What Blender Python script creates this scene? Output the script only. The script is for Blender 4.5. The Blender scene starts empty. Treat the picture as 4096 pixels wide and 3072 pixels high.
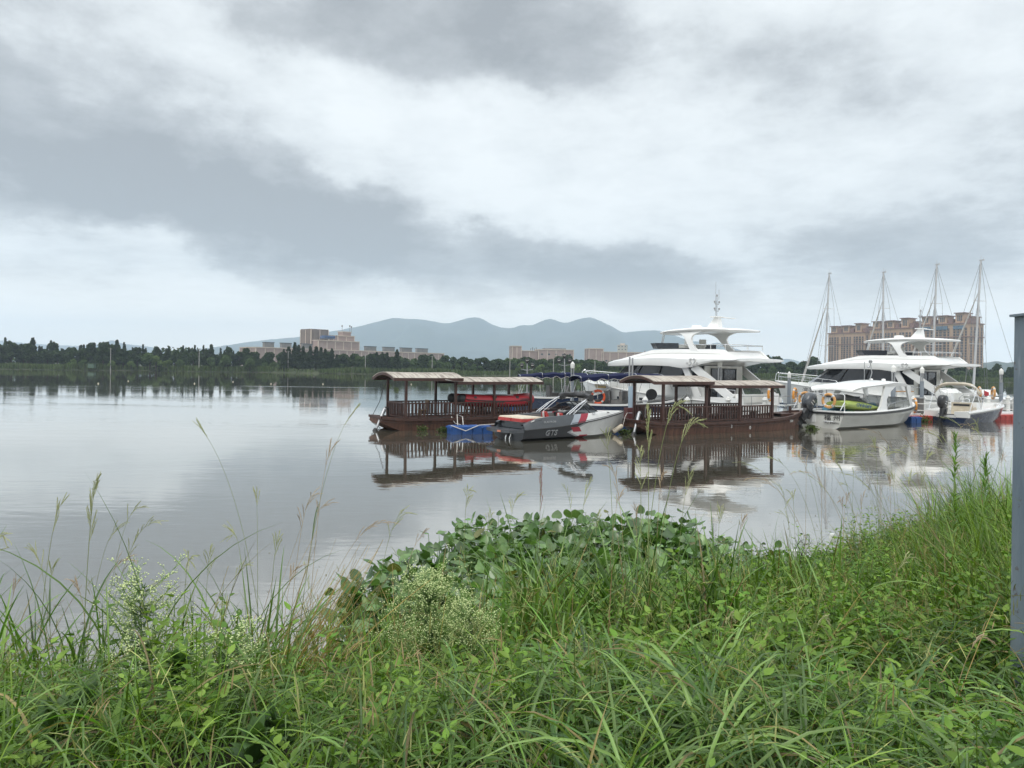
import bpy, math, random
import numpy as np
from mathutils import Vector, Matrix, noise

# ------------------------------------------------------------------ camera
random.seed(7)
SC = bpy.context.scene
COL = SC.collection
R = math.radians
F, H, ROLL, CX, HY = 2840.0, 3.1, R(0.76), 2048.0, 1474.0     # focal length and horizon in photo pixels, eye height, roll
CA, SA = math.cos(ROLL), math.sin(ROLL)

def P(px, py, Y):
    """World point seen at photo pixel (px, py) at depth Y."""
    u, v = px - CX, HY - py
    return Vector(((u*CA - v*SA)/F*Y, Y, H + (u*SA + v*CA)/F*Y))

cam = bpy.data.objects.new('camera', bpy.data.cameras.new('camera'))
COL.objects.link(cam)
cam.data.sensor_width = 36.0
cam.data.lens = 36.0*F/4096
cam.data.shift_y = -(1536 - HY)/4096
cam.data.clip_start = 0.05
cam.data.clip_end = 40000
cam.matrix_world = Matrix(((CA, -SA, 0, 0), (0, 0, -1, 0), (SA, CA, 0, H), (0, 0, 0, 1)))
SC.camera = cam

# ------------------------------------------------------------------ node helpers
class NT:
    def __init__(s, tree):
        s.t = tree
    def node(s, kind, **kw):
        n = s.t.nodes.new(kind)
        for k, v in kw.items():
            setattr(n, k, v)
        return n
    def put(s, sock, val):
        if isinstance(val, bpy.types.NodeSocket):
            s.t.links.new(val, sock)
        elif val is not None:
            sock.default_value = val
    def m(s, op, a, b=None, c=None, clamp=False):
        n = s.node('ShaderNodeMath', operation=op, use_clamp=clamp)
        for i, x in enumerate((a, b, c)):
            s.put(n.inputs[i], x)
        return n.outputs[0]
    def add(s, a, b): return s.m('ADD', a, b)
    def sub(s, a, b): return s.m('SUBTRACT', a, b)
    def mul(s, a, b): return s.m('MULTIPLY', a, b)
    def noise(s, vec, scale, detail=4.0, rough=0.5, dist=0.0, out=0):
        n = s.node('ShaderNodeTexNoise')
        if vec is not None: s.put(n.inputs['Vector'], vec)
        n.inputs['Scale'].default_value = scale
        n.inputs['Detail'].default_value = detail
        n.inputs['Roughness'].default_value = rough
        n.inputs['Distortion'].default_value = dist
        return n.outputs[out]
    def ramp(s, fac, stops, interp='LINEAR'):
        n = s.node('ShaderNodeValToRGB')
        n.color_ramp.interpolation = interp
        e = n.color_ramp.elements
        while len(e) < len(stops): e.new(0.5)
        for i, (p, c) in enumerate(stops):
            e[i].position = p
            e[i].color = (c[0], c[1], c[2], 1) if not isinstance(c, (int, float)) else (c, c, c, 1)
        s.put(n.inputs[0], fac)
        return n.outputs[0]
    def mix(s, fac, a, b, blend='MIX'):
        n = s.node('ShaderNodeMix', data_type='RGBA', blend_type=blend)
        s.put(n.inputs[0], fac)
        for i, x in ((6, a), (7, b)):
            if isinstance(x, (tuple, list)): x = (x[0], x[1], x[2], 1)
            s.put(n.inputs[i], x)
        return n.outputs[2]
    def smooth(s, x, a, b):
        n = s.node('ShaderNodeMapRange', interpolation_type='SMOOTHSTEP')
        s.put(n.inputs[0], x)
        n.inputs[1].default_value = a; n.inputs[2].default_value = b
        return n.outputs[0]
    def mapping(s, vec, scale=(1, 1, 1), loc=(0, 0, 0), rot=(0, 0, 0)):
        n = s.node('ShaderNodeMapping')
        s.put(n.inputs[0], vec)
        n.inputs['Scale'].default_value = scale
        n.inputs['Location'].default_value = loc
        n.inputs['Rotation'].default_value = rot
        return n.outputs[0]

# ------------------------------------------------------------------ world: overcast sky
SUN_EL, SUN_AZ = R(58), R(-150)          # azimuth from +Y, clockwise: high, behind the camera to its left
W = bpy.data.worlds.new('World')
SC.world = W
W.use_nodes = True
W.node_tree.nodes.clear()
n = NT(W.node_tree)
out = n.node('ShaderNodeOutputWorld')
bg = n.node('ShaderNodeBackground')
bg.inputs['Strength'].default_value = 0.1
n.t.links.new(bg.outputs[0], out.inputs[0])
sky = n.node('ShaderNodeTexSky', sky_type='NISHITA', sun_disc=False, sun_elevation=SUN_EL, sun_rotation=SUN_AZ)
tc = n.node('ShaderNodeTexCoord').outputs['Generated']
sp = n.node('ShaderNodeSeparateXYZ'); n.put(sp.inputs[0], tc)
sx, sy, sz = sp.outputs
zc = n.m('MAXIMUM', sz, 0.0)
den = n.add(zc, 0.16)
cb = n.node('ShaderNodeCombineXYZ')
n.put(cb.inputs[0], n.m('DIVIDE', sx, den)); n.put(cb.inputs[1], n.m('DIVIDE', sy, den))
plane = cb.outputs[0]                                       # the cloud layer seen in perspective
az = n.m('ARCTAN2', sx, sy)
el = n.m('ARCSINE', n.m('MINIMUM', sz, 1.0))
wn = n.noise(n.mapping(tc, scale=(1, 1, 1.4)), 3.6, 9, 0.60, 0.0, out=1)
ws = n.node('ShaderNodeSeparateColor'); n.put(ws.inputs[0], wn)
waz = n.add(az, n.mul(n.sub(ws.outputs[0], 0.5), 0.30))
wel = n.add(el, n.mul(n.sub(ws.outputs[1], 0.5), 0.19))
dark = None
def cloud(px, py, a, b, rot, w):
    """A bank of cloud centred on the sky direction of a photo pixel; half sizes a, b in radians."""
    global dark
    d = P(px, py, 1.0) - Vector((0, 0, H)); d.normalize()
    a0, e0 = math.atan2(d.x, d.y), math.asin(d.z)
    c, s = math.cos(R(rot)), math.sin(R(rot))
    dx, dy = n.sub(waz, a0), n.sub(wel, e0)
    q1 = n.m('MULTIPLY_ADD', dx, c/a, n.mul(dy, s/a))
    q2 = n.m('MULTIPLY_ADD', dx, -s/b, n.mul(dy, c/b))
    r2 = n.add(n.mul(q1, q1), n.mul(q2, q2))
    g = n.mul(n.m('EXPONENT', n.mul(n.mul(r2, r2), -0.7)), w)       # flat-topped, soft edge
    dark = g if dark is None else n.add(dark, g)
cloud(1550, 10, 0.34, 0.08, -3, 0.66)
cloud(2300, 200, 0.12, 0.05, -20, 0.30)
cloud(180, 600, 0.20, 0.075, -17, 0.46)
cloud(250, 380, 0.24, 0.10, -14, 0.34)
cloud(1000, 850, 0.23, 0.068, -17, 0.66)
cloud(1750, 1030, 0.23, 0.052, -14, 0.60)
cloud(2480, 1150, 0.17, 0.042, -10, 0.55)
cloud(3450, 330, 0.20, 0.07, -8, 0.28)
cloud(3000, 180, 0.14, 0.08, 0, 0.20)
cloud(3950, 800, 0.22, 0.08, -5, 0.34)
cloud(3200, 1150, 0.30, 0.07, 0, 0.34)
cloud(120, 150, 0.20, 0.06, -10, 0.20)
cloud(300, 1180, 0.35, 0.05, 0, 0.16)
cloud(1750, 600, 0.22, 0.07, -30, -0.24)
cloud(3200, 600, 0.16, 0.06, -10, -0.12)
cloud(450, 1000, 0.26, 0.035, -14, -0.22)
n1 = n.noise(n.mapping(plane, rot=(0, 0, R(-28)), scale=(0.9, 1.2, 1)), 2.2, 11, 0.62, 0.1)
n2 = n.noise(n.mapping(plane, rot=(0, 0, R(20)), loc=(3, 1, 0)), 7.0, 9, 0.64, 0.15)
n4 = n.noise(n.mapping(tc, scale=(1, 1, 1.5)), 5.5, 10, 0.58, 0.0)
n3 = n.noise(n.mapping(plane, loc=(7, 4, 2)), 0.55, 5, 0.5)
shade = n.add(n.add(n.mul(dark, 0.84), 0.17), n.add(n.add(n.mul(n.sub(n1, 0.5), 0.70), n.mul(n.sub(n4, 0.5), 1.05)), n.add(n.mul(n.sub(n2, 0.5), 0.55), n.mul(n.sub(n3, 0.45), 0.5))))
col = n.ramp(shade, [(0.0, (0.745, 0.778, 0.785)), (0.20, (0.690, 0.724, 0.733)), (0.40, (0.605, 0.637, 0.648)), (0.66, (0.410, 0.432, 0.445)), (1.0, (0.282, 0.298, 0.310))])
hz = n.smooth(el, 0.14, 0.01)
col = n.mix(n.mul(hz, 0.80), col, (1.46, 1.37, 1.22))
up = n.smooth(el, 0.50, 1.0)                                # unseen sky overhead made brighter to light the scene
col = n.mix(n.mul(up, 0.85), col, (1.62, 1.66, 1.68))
vm = n.node('ShaderNodeVectorMath', operation='SCALE'); n.put(vm.inputs[0], col); vm.inputs['Scale'].default_value = 10.0
n.put(bg.inputs['Color'], n.mix(0.93, sky.outputs[0], vm.outputs[0]))

sl = bpy.data.lights.new('sun', 'SUN')
sl.energy, sl.angle, sl.color = 1.1, R(25), (1.0, 0.97, 0.92)
so = bpy.data.objects.new('sun', sl); COL.objects.link(so)
sd = Vector((math.sin(SUN_AZ)*math.cos(SUN_EL), math.cos(SUN_AZ)*math.cos(SUN_EL), math.sin(SUN_EL)))
so.rotation_euler = sd.to_track_quat('Z', 'Y').to_euler()
so.location = (0, -20, 60)

SC.view_settings.view_transform = 'Standard'
SC.view_settings.look = 'None'
SC.view_settings.exposure = 0.45
SC.view_settings.gamma = 1.0
SC.render.engine = 'CYCLES'
SC.cycles.use_denoising = True
SC.cycles.max_bounces = 6
SC.cycles.diffuse_bounces = 3
SC.cycles.glossy_bounces = 4
SC.cycles.transmission_bounces = 4
SC.cycles.transparent_max_bounces = 8
SC.cycles.volume_bounces = 2
SC.cycles.caustics_reflective = False
SC.cycles.caustics_refractive = False
SC.cycles.sample_clamp_indirect = 4.0

# ------------------------------------------------------------------ materials
MATS = {}
def pm(name, c1, c2=None, scale=3.0, rough=0.5, metal=0.0, bump=0.0, bscale=None, stretch=(1, 1, 1), spec=0.5, coat=0.0, detail=5.0, lo=0.35, hi=0.65):
    """Principled material with two colours mixed by a noise in object space, uneven roughness and an optional bump."""
    if name in MATS: return MATS[name]
    m = bpy.data.materials.new(name); m.use_nodes = True
    k = NT(m.node_tree); b = m.node_tree.nodes['Principled BSDF']
    c2 = c2 or tuple(x*0.82 for x in c1)
    co = k.mapping(k.node('ShaderNodeTexCoord').outputs['Object'], scale=stretch)
    f = k.noise(co, scale, detail, 0.6, 0.2)
    k.put(b.inputs['Base Color'], k.ramp(f, [(lo, c1), (hi, c2)]))
    k.put(b.inputs['Roughness'], k.m('MULTIPLY_ADD', f, 0.25, max(0.02, rough - 0.12)))
    b.inputs['Metallic'].default_value = metal
    b.inputs['Specular IOR Level'].default_value = spec
    b.inputs['Coat Weight'].default_value = coat
    if bump:
        bn = k.node('ShaderNodeBump'); bn.inputs['Strength'].default_value = 1.0
        bn.inputs['Distance'].default_value = bump
        k.put(bn.inputs['Height'], k.noise(co, bscale or scale*4, 5, 0.6))
        k.put(b.inputs['Normal'], bn.outputs[0])
    MATS[name] = m
    return m

def leafmat(name, rough=0.42, trans=0.35, spec=0.5, tint=(1, 1, 1)):
    """Leaf: colour from the mesh attribute Col (a plain colour of each leaf), part of the light passing through."""
    m = bpy.data.materials.new(name); m.use_nodes = True
    k = NT(m.node_tree); b = m.node_tree.nodes['Principled BSDF']; o = m.node_tree.nodes['Material Output']
    a = k.node('ShaderNodeAttribute', attribute_name='Col').outputs['Color']
    f = k.noise(k.node('ShaderNodeTexCoord').outputs['Object'], 6.0, 4, 0.6)
    c = k.mix(1.0, k.mix(1.0, a, k.ramp(f, [(0.3, 0.75), (0.7, 1.2)]), 'MULTIPLY'), tint, 'MULTIPLY')
    k.put(b.inputs['Base Color'], c)
    b.inputs['Roughness'].default_value = rough
    b.inputs['Specular IOR Level'].default_value = spec
    t = k.node('ShaderNodeBsdfTranslucent')
    k.put(t.inputs[0], k.mix(1.0, c, (1.25, 1.35, 0.55), 'MULTIPLY'))
    x = k.node('ShaderNodeMixShader'); x.inputs[0].default_value = trans
    k.t.links.new(b.outputs[0], x.inputs[1]); k.t.links.new(t.outputs[0], x.inputs[2])
    k.t.links.new(x.outputs[0], o.inputs[0])
    return m

# ------------------------------------------------------------------ mesh builder
def rotm(rx=0, ry=0, rz=0):
    return Matrix.Rotation(rz, 3, 'Z') @ Matrix.Rotation(ry, 3, 'Y') @ Matrix.Rotation(rx, 3, 'X')

class MB:
    def __init__(s):
        s.v, s.f, s.mi, s.cur = [], [], [], 0
    def add(s, vs, fs):
        o = len(s.v)
        s.v += [tuple(p) for p in vs]
        s.f += [tuple(i + o for i in f) for f in fs]
        s.mi += [s.cur]*len(fs)
        return s
    def box(s, c, size, rx=0, ry=0, rz=0, taper=1.0):
        m = rotm(rx, ry, rz); c = Vector(c); a, b, h = (q/2 for q in size)
        vs = []
        for z, t in ((-h, 1.0), (h, taper)):
            for x, y in ((-a, -b), (a, -b), (a, b), (-a, b)):
                vs.append(c + m @ Vector((x*t, y*t, z)))
        return s.add(vs, [(3, 2, 1, 0), (4, 5, 6, 7), (0, 1, 5, 4), (1, 2, 6, 5), (2, 3, 7, 6), (3, 0, 4, 7)])
    def beam(s, p, q, w, h=None):
        p, q = Vector(p), Vector(q); h = h or w
        d = (q - p).normalized()
        a = d.cross(Vector((0, 0, 1)))
        a = Vector((1, 0, 0)) if a.length < 1e-4 else a.normalized()
        b = a.cross(d).normalized()
        vs = [e + a*i*w/2 + b*j*h/2 for e in (p, q) for i, j in ((-1, -1), (1, -1), (1, 1), (-1, 1))]
        return s.add(vs, [(3, 2, 1, 0), (4, 5, 6, 7), (0, 1, 5, 4), (1, 2, 6, 5), (2, 3, 7, 6), (3, 0, 4, 7)])
    def loft(s, rings, closed=True, cap0=False, cap1=False):
        n = len(rings[0]); vs = [p for r in rings for p in r]; fs = []
        for i in range(len(rings) - 1):
            for j in range(n if closed else n - 1):
                k = (j + 1) % n
                fs.append((i*n + j, i*n + k, (i + 1)*n + k, (i + 1)*n + j))
        if cap0: fs.append(tuple(range(n - 1, -1, -1)))
        if cap1: fs.append(tuple((len(rings) - 1)*n + j for j in range(n)))
        return s.add(vs, fs)
    def tube(s, pts, r, n=8, caps=True):
        pts = [Vector(p) for p in pts]
        rs = r if isinstance(r, (list, tuple)) else [r]*len(pts)
        rings, ref = [], None
        for i, p in enumerate(pts):
            d = (pts[min(i + 1, len(pts) - 1)] - pts[max(i - 1, 0)]).normalized()
            if ref is None:
                ref = d.orthogonal().normalized()
            a = (ref - d*ref.dot(d))
            a = d.orthogonal().normalized() if a.length < 1e-5 else a.normalized()
            ref = a; b = d.cross(a)
            rings.append([p + (a*math.cos(t) + b*math.sin(t))*rs[i] for t in (2*math.pi*j/n for j in range(n))])
        return s.loft(rings, True, caps, caps)
    def lathe(s, prof, n=12, c=(0, 0, 0), m=None):
        c = Vector(c); rings = []
        for r, z in prof:
            ring = []
            for j in range(n):
                t = 2*math.pi*j/n
                v = Vector((r*math.cos(t), r*math.sin(t), z))
                ring.append(c + (m @ v if m else v))
            rings.append(ring)
        return s.loft(rings, True, True, True)
    def torus(s, c, R0, r, n=28, k=10, m=None, a0=0, a1=2*math.pi):
        c = Vector(c); rings = []
        full = abs(a1 - a0 - 2*math.pi) < 1e-6
        cnt = n + 1
        for i in range(cnt):
            t = a0 + (a1 - a0)*i/n; ring = []
            for j in range(k):
                q = 2*math.pi*j/k
                v = Vector(((R0 + r*math.cos(q))*math.cos(t), (R0 + r*math.cos(q))*math.sin(t), r*math.sin(q)))
                ring.append(c + (m @ v if m else v))
            rings.append(ring)
        return s.loft(rings, True, not full, not full)
    def prism(s, pts, d):
        """Extrude a planar outline (3-D points) by the vector d."""
        d = Vector(d); n = len(pts); a = [Vector(p) for p in pts]
        fs = [tuple(range(n - 1, -1, -1)), tuple(range(n, 2*n))]
        fs += [(i, (i + 1) % n, n + (i + 1) % n, n + i) for i in range(n)]
        return s.add(a + [p + d for p in a], fs)
    def quad(s, *pts):
        return s.add(pts, [tuple(range(len(pts)))])
    def build(s, name, mats, parent=None, smooth=40, loc=None):
        me = bpy.data.meshes.new(name)
        me.from_pydata(s.v, [], s.f)
        for m in (mats if isinstance(mats, (list, tuple)) else [mats]): me.materials.append(m)
        me.polygons.foreach_set('material_index', s.mi)
        if smooth:
            me.polygons.foreach_set('use_smooth', [True]*len(s.f))
            me.set_sharp_from_angle(angle=R(smooth))
        me.update()
        o = bpy.data.objects.new(name, me); COL.objects.link(o)
        if parent: o.parent = parent
        if loc is not None: o.location = loc
        return o

def tag(o, label=None, cat=None, group=None, kind=None):
    if label: o['label'] = label
    if cat: o['category'] = cat
    if group: o['group'] = group
    if kind: o['kind'] = kind
    return o
def thing(name, label, cat, loc=(0, 0, 0), rz=0.0, group=None):
    o = bpy.data.objects.new(name, None); COL.objects.link(o)
    o.empty_display_size = 0.3
    o.location = loc; o.rotation_euler = (0, 0, rz)
    return tag(o, label, cat, group)
def copy_tree(o, parent=None, kids=None):
    c = o.copy(); COL.objects.link(c)
    c.parent = parent
    for k in [k for k in bpy.data.objects if k.parent == o]:
        copy_tree(k, c)
    return c
def lerp(tab, x):
    if x <= tab[0][0]: return tab[0][1]
    for (a, u), (b, v) in zip(tab, tab[1:]):
        if x <= b: return u + (v - u)*(x - a)/(b - a)
    return tab[-1][1]
def catmull(tab, x):
    xs = [p[0] for p in tab]
    if x <= xs[0]: return tab[0][1]
    if x >= xs[-1]: return tab[-1][1]
    i = max(j for j in range(len(xs)) if xs[j] <= x)
    i = min(i, len(xs) - 2)
    t = (x - xs[i])/(xs[i+1] - xs[i])
    y = [q[1] for q in tab]
    m0 = (y[i+1] - y[i-1])/(xs[i+1] - xs[i-1]) if i > 0 else (y[1] - y[0])/(xs[1] - xs[0])
    m1 = (y[i+2] - y[i])/(xs[i+2] - xs[i]) if i + 2 < len(xs) else (y[i+1] - y[i])/(xs[i+1] - xs[i])
    h = xs[i+1] - xs[i]
    return (2*t**3 - 3*t*t + 1)*y[i] + (t**3 - 2*t*t + t)*h*m0 + (-2*t**3 + 3*t*t)*y[i+1] + (t**3 - t*t)*h*m1

def text_mesh(name, body, size, mat, parent, origin, xdir, ydir, depth=0.004, outline=None, shear=0.0, spacing=1.0):
    """Lettering as a thin mesh lying on the plane xdir/ydir at origin (its middle)."""
    cu = bpy.data.curves.new(name, 'FONT'); cu.body = body; cu.size = size
    cu.align_x = 'CENTER'; cu.align_y = 'CENTER'; cu.shear = shear; cu.space_character = spacing
    if outline:
        cu.fill_mode = 'NONE'; cu.bevel_depth = outline; cu.bevel_resolution = 0
    else:
        cu.extrude = depth
    cu.resolution_u = 3
    t = bpy.data.objects.new(name, cu); COL.objects.link(t)
    dg = bpy.context.evaluated_depsgraph_get(); dg.update()
    me = bpy.data.meshes.new_from_object(t.evaluated_get(dg), depsgraph=dg)
    bpy.data.objects.remove(t); bpy.data.curves.remove(cu)
    me.name = name; me.materials.clear(); me.materials.append(mat)
    X = Vector(xdir).normalized(); Yv = Vector(ydir); Yv = (Yv - X*X.dot(Yv)).normalized(); Z = X.cross(Yv)
    M = Matrix((X, Yv, Z)).transposed().to_4x4(); M.translation = Vector(origin)
    me.transform(M)
    o = bpy.data.objects.new(name, me); COL.objects.link(o)
    if parent: o.parent = parent
    return o
def np_mesh(name, V, Q, mat, col=None, parent=None, smooth=True, mats=None, mi=None):
    """Mesh from arrays: V (n,3) points, Q (m,4) quads, col (n,3) per-point colour."""
    me = bpy.data.meshes.new(name)
    V = np.asarray(V, np.float32); Q = np.asarray(Q, np.int32)
    me.vertices.add(len(V)); me.vertices.foreach_set('co', V.ravel())
    me.loops.add(Q.size); me.loops.foreach_set('vertex_index', Q.ravel())
    me.polygons.add(len(Q))
    me.polygons.foreach_set('loop_start', np.arange(0, Q.size, Q.shape[1], dtype=np.int32))
    me.polygons.foreach_set('use_smooth', np.full(len(Q), smooth))
    for m in (mats or [mat]): me.materials.append(m)
    if mi is not None: me.polygons.foreach_set('material_index', np.asarray(mi, np.int32))
    if col is not None:
        a = me.color_attributes.new('Col', 'FLOAT_COLOR', 'POINT')
        c4 = np.ones((len(V), 4), np.float32); c4[:, :3] = col
        a.data.foreach_set('color', c4.ravel())
    me.update(calc_edges=True); me.validate()
    o = bpy.data.objects.new(name, me); COL.objects.link(o)
    if parent: o.parent = parent
    return o

# ================================================================== SETTING: water, land, hills
def water_material():
    m = bpy.data.materials.new('river_water'); m.use_nodes = True
    k = NT(m.node_tree); b = m.node_tree.nodes['Principled BSDF']
    co = k.node('ShaderNodeTexCoord').outputs['Object']
    f = k.noise(co, 0.05, 3)
    k.put(b.inputs['Base Color'], k.ramp(f, [(0.3, (0.085, 0.078, 0.058)), (0.7, (0.070, 0.068, 0.052))]))
    b.inputs['Roughness'].default_value = 0.025
    b.inputs['IOR'].default_value = 1.36
    b.inputs['Specular IOR Level'].default_value = 0.5
    # wind ripples: long crests across the view, in patches between calm slicks
    patch = k.smooth(k.noise(k.mapping(co, scale=(0.35, 1.0, 1), loc=(11, 3, 0)), 0.07, 3, 0.55, 0.4), 0.40, 0.66)
    r1 = k.noise(k.mapping(co, scale=(0.45, 1.0, 1), rot=(0, 0, R(6))), 3.2, 3, 0.5, 0.3)
    r2 = k.noise(k.mapping(co, scale=(0.4, 1.0, 1), rot=(0, 0, R(-9))), 0.9, 2, 0.5, 0.2)
    ys = k.node('ShaderNodeSeparateXYZ'); k.put(ys.inputs[0], co)
    lee = k.m('MULTIPLY_ADD', k.smooth(ys.outputs[1], 120.0, 55.0), 0.8, 0.2)   # sheltered water under the far bank
    wy = k.m('ABSOLUTE', k.add(ys.outputs[1], k.mul(ys.outputs[0], .06)))     # a wind streak lying across the far water
    streak = k.mul(k.smooth(k.m('ABSOLUTE', k.sub(wy, 103.0)), 1.6, .5), k.mul(k.smooth(ys.outputs[0], -41.0, -36.0), k.smooth(ys.outputs[0], -18.0, -27.0)))
    amp = k.add(k.mul(k.m('MULTIPLY_ADD', patch, 0.9, 0.22), lee), k.mul(streak, 5.0))
    h = k.add(k.mul(k.mul(r1, amp), 0.0075), k.mul(k.mul(r2, amp), 0.012))
    bn = k.node('ShaderNodeBump'); bn.inputs['Strength'].default_value = 1.0; bn.inputs['Distance'].default_value = 1.0
    k.put(bn.inputs['Height'], h)
    k.put(b.inputs['Normal'], bn.outputs[0])
    gl = k.node('ShaderNodeBsdfGlossy'); gl.inputs['Roughness'].default_value = 0.02; gl.inputs['Color'].default_value = (1, .965, .92, 1); k.put(gl.inputs['Normal'], bn.outputs[0])
    mx = k.node('ShaderNodeMixShader'); mx.inputs[0].default_value = 0.46
    k.t.links.new(b.outputs[0], mx.inputs[1]); k.t.links.new(gl.outputs[0], mx.inputs[2]); k.t.links.new(mx.outputs[0], m.node_tree.nodes['Material Output'].inputs[0])
    return m
MW = water_material()
w = MB(); w.quad((-4500, -40, 0), (4500, -40, 0), (4500, 8000, 0), (-4500, 8000, 0))
tag(w.build('river_water', MW, smooth=0), 'calm grey-green river water mirroring the sky and boats', None, kind='structure')

M_soil = pm('damp_soil', (0.045, 0.038, 0.024), (0.025, 0.024, 0.014), 4, 0.9, bump=0.03, bscale=14)
M_far = pm('far_meadow', (0.040, 0.060, 0.022), (0.055, 0.060, 0.030), 0.05, 0.9)
SHORE = [(-9, 5.5), (-6, 5.6), (-3, 5.8), (-1.6, 6.2), (-1.0, 6.7), (0, 7.5), (2, 7.9), (3.5, 8.8), (4.5, 10.4), (6, 12.2), (8, 13.2), (12, 14.5)]
SHX = np.array([p[0] for p in SHORE]); SHY = np.array([p[1] for p in SHORE])
def shore(x): return np.interp(x, SHX, SHY)
def ground(x, y):
    x = np.asarray(x, float); y = np.asarray(y, float)
    t = (y - 2.6)/(shore(x) - 2.6)
    z = np.where(t < 0, 1.45 + t*0.02, 1.45*(1 - t) + 0.16*np.sin(np.clip(t, 0, 1)*np.pi))
    z = z + 0.035*np.sin(x*2.3 + y*1.7) + 0.03*np.sin(x*5.1 - y*3.3)
    return np.maximum(z, -1.2)
gx = np.linspace(-14, 16, 121); gy = np.linspace(-3, 17, 81)
GX, GY = np.meshgrid(gx, gy)
V = np.stack([GX.ravel(), GY.ravel(), ground(GX, GY).ravel()], 1)
nx = len(gx)
Q = np.array([(j*nx + i, j*nx + i + 1, (j + 1)*nx + i + 1, (j + 1)*nx + i) for j in range(len(gy) - 1) for i in range(nx - 1)])
tag(np_mesh('river_bank', V, Q, M_soil), 'sloping earth bank under the grass', None, kind='structure')

def far_shore(x): return 300 + 5*math.sin(x*0.031) + 3*math.sin(x*0.11 + 1)
rows = []
for i in range(121):
    x = -700 + i*1400/120
    s = far_shore(x)
    rows.append([(x, s - 1.5, -0.6), (x, s, 0.15), (x, s + 4, 1.0), (x, s + 25, 1.6), (x*1.6, 700, 2.5), (x*4, 3500, 6), (x*6.2, 7900, 10)])
l = MB(); l.loft(rows, closed=False)
tag(l.build('far_land', M_far), 'low green land beyond the river', None, kind='structure')

M_hill = pm('wooded_hillside', (0.020, 0.036, 0.026), (0.050, 0.066, 0.042), 0.006, 0.95, detail=8)
def ridge(name, label, pts, Y, depth, rough=8.0, base=0):
    """A mountain range: crest line through photo pixels, at depth Y, with flanks and spurs in front and behind."""
    crest = [P(px, py, Y) for px, py in pts]
    N = 160; xs = [crest[0].x + (crest[-1].x - crest[0].x)*i/(N - 1) for i in range(N)]
    tab = [(c.x, c.z) for c in crest]
    rows = []
    for i, x in enumerate(xs):
        zc = catmull(tab, x) + rough*0.55*noise.fractal(Vector((x*0.012, 1.3, 0)), 1.0, 2.0, 5)
        row = []
        for j in range(25):
            t = j/24*2 - 1                         # -1 front foot .. 0 crest .. 1 back foot
            h = max(0.0, 1 - abs(t))**1.15
            z = base + (zc - base)*h
            if 0 < h < 1:
                q = noise.fractal(Vector((x*0.0022, t*3.0, Y*0.01)), 1.0, 2.0, 5)
                z += (zc - base)*0.34*q*min(1, 4*h*(1 - h))
            row.append((x*(1 + 0.02*t), Y + t*depth, z))
        rows.append(row)
    m = MB(); m.loft(rows, closed=False)
    tag(m.build(name, M_hill, smooth=180), label, None, kind='structure')
MAIN = [(700, 1440), (900, 1384), (1050, 1362), (1216, 1344), (1343, 1322), (1440, 1304), (1506, 1288), (1565, 1273), (1623, 1275), (1664, 1276), (1736, 1286), (1786, 1293), (1840, 1281), (1897, 1269), (1929, 1275), (1965, 1296), (2001, 1308), (2052, 1313), (2084, 1301), (2131, 1300), (2175, 1281), (2207, 1276), (2247, 1289), (2276, 1289), (2320, 1274), (2359, 1270), (2399, 1283), (2442, 1305), (2486, 1329), (2522, 1327), (2569, 1322), (2638, 1323), (2687, 1342), (2752, 1362), (2793, 1381), (2834, 1379), (2871, 1369), (2900, 1382), (3000, 1412), (3200, 1450), (3500, 1480)]
ridge('mountain_range', 'hazy blue mountain range across the river', MAIN, 6200, 1500)
ridge('distant_hills', 'faint pale hills far beyond the left tree line', [(-500, 1410), (-200, 1385), (0, 1362), (90, 1371), (200, 1378), (362, 1384), (410, 1372), (447, 1361), (497, 1376), (579, 1384), (660, 1400), (800, 1436), (900, 1452)], 7000, 700)
ridge('wooded_hill', 'low bluish wooded hill behind the right bank', [(3600, 1490), (3800, 1470), (3909, 1454), (3972, 1446), (4044, 1455), (4200, 1440), (4500, 1470), (4800, 1500)], 2200, 300, rough=14)

# ================================================================== FAR BANK: trees, reeds, poles, buildings
RNG = np.random.default_rng(11)
M_treeleaf = leafmat('far_foliage', 0.6, 0.2, 0.25)
M_bark = pm('dark_bark', (0.05, 0.04, 0.03), None, 4, 0.9)

def leaf_cloud(cent, size, nrm_up, col, rng):
    """Leaf clumps as small bent quads: centres (n,3), sizes (n,), colours (n,3)."""
    n_ = len(cent)
    a = rng.normal(size=(n_, 3)); a /= np.linalg.norm(a, axis=1)[:, None]
    b = rng.normal(size=(n_, 3)) + np.array([0, 0, nrm_up]); b = np.cross(a, b); b /= np.linalg.norm(b, axis=1)[:, None] + 1e-9
    s = size[:, None]
    V = np.stack([cent - a*s - b*s*0.6, cent + a*s - b*s*0.7, cent + a*s*0.9 + b*s*0.6, cent - a*s*0.8 + b*s*0.7], 1).reshape(-1, 3)
    Q = np.arange(n_*4).reshape(-1, 4)
    return V, Q, np.repeat(col, 4, 0)

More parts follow.
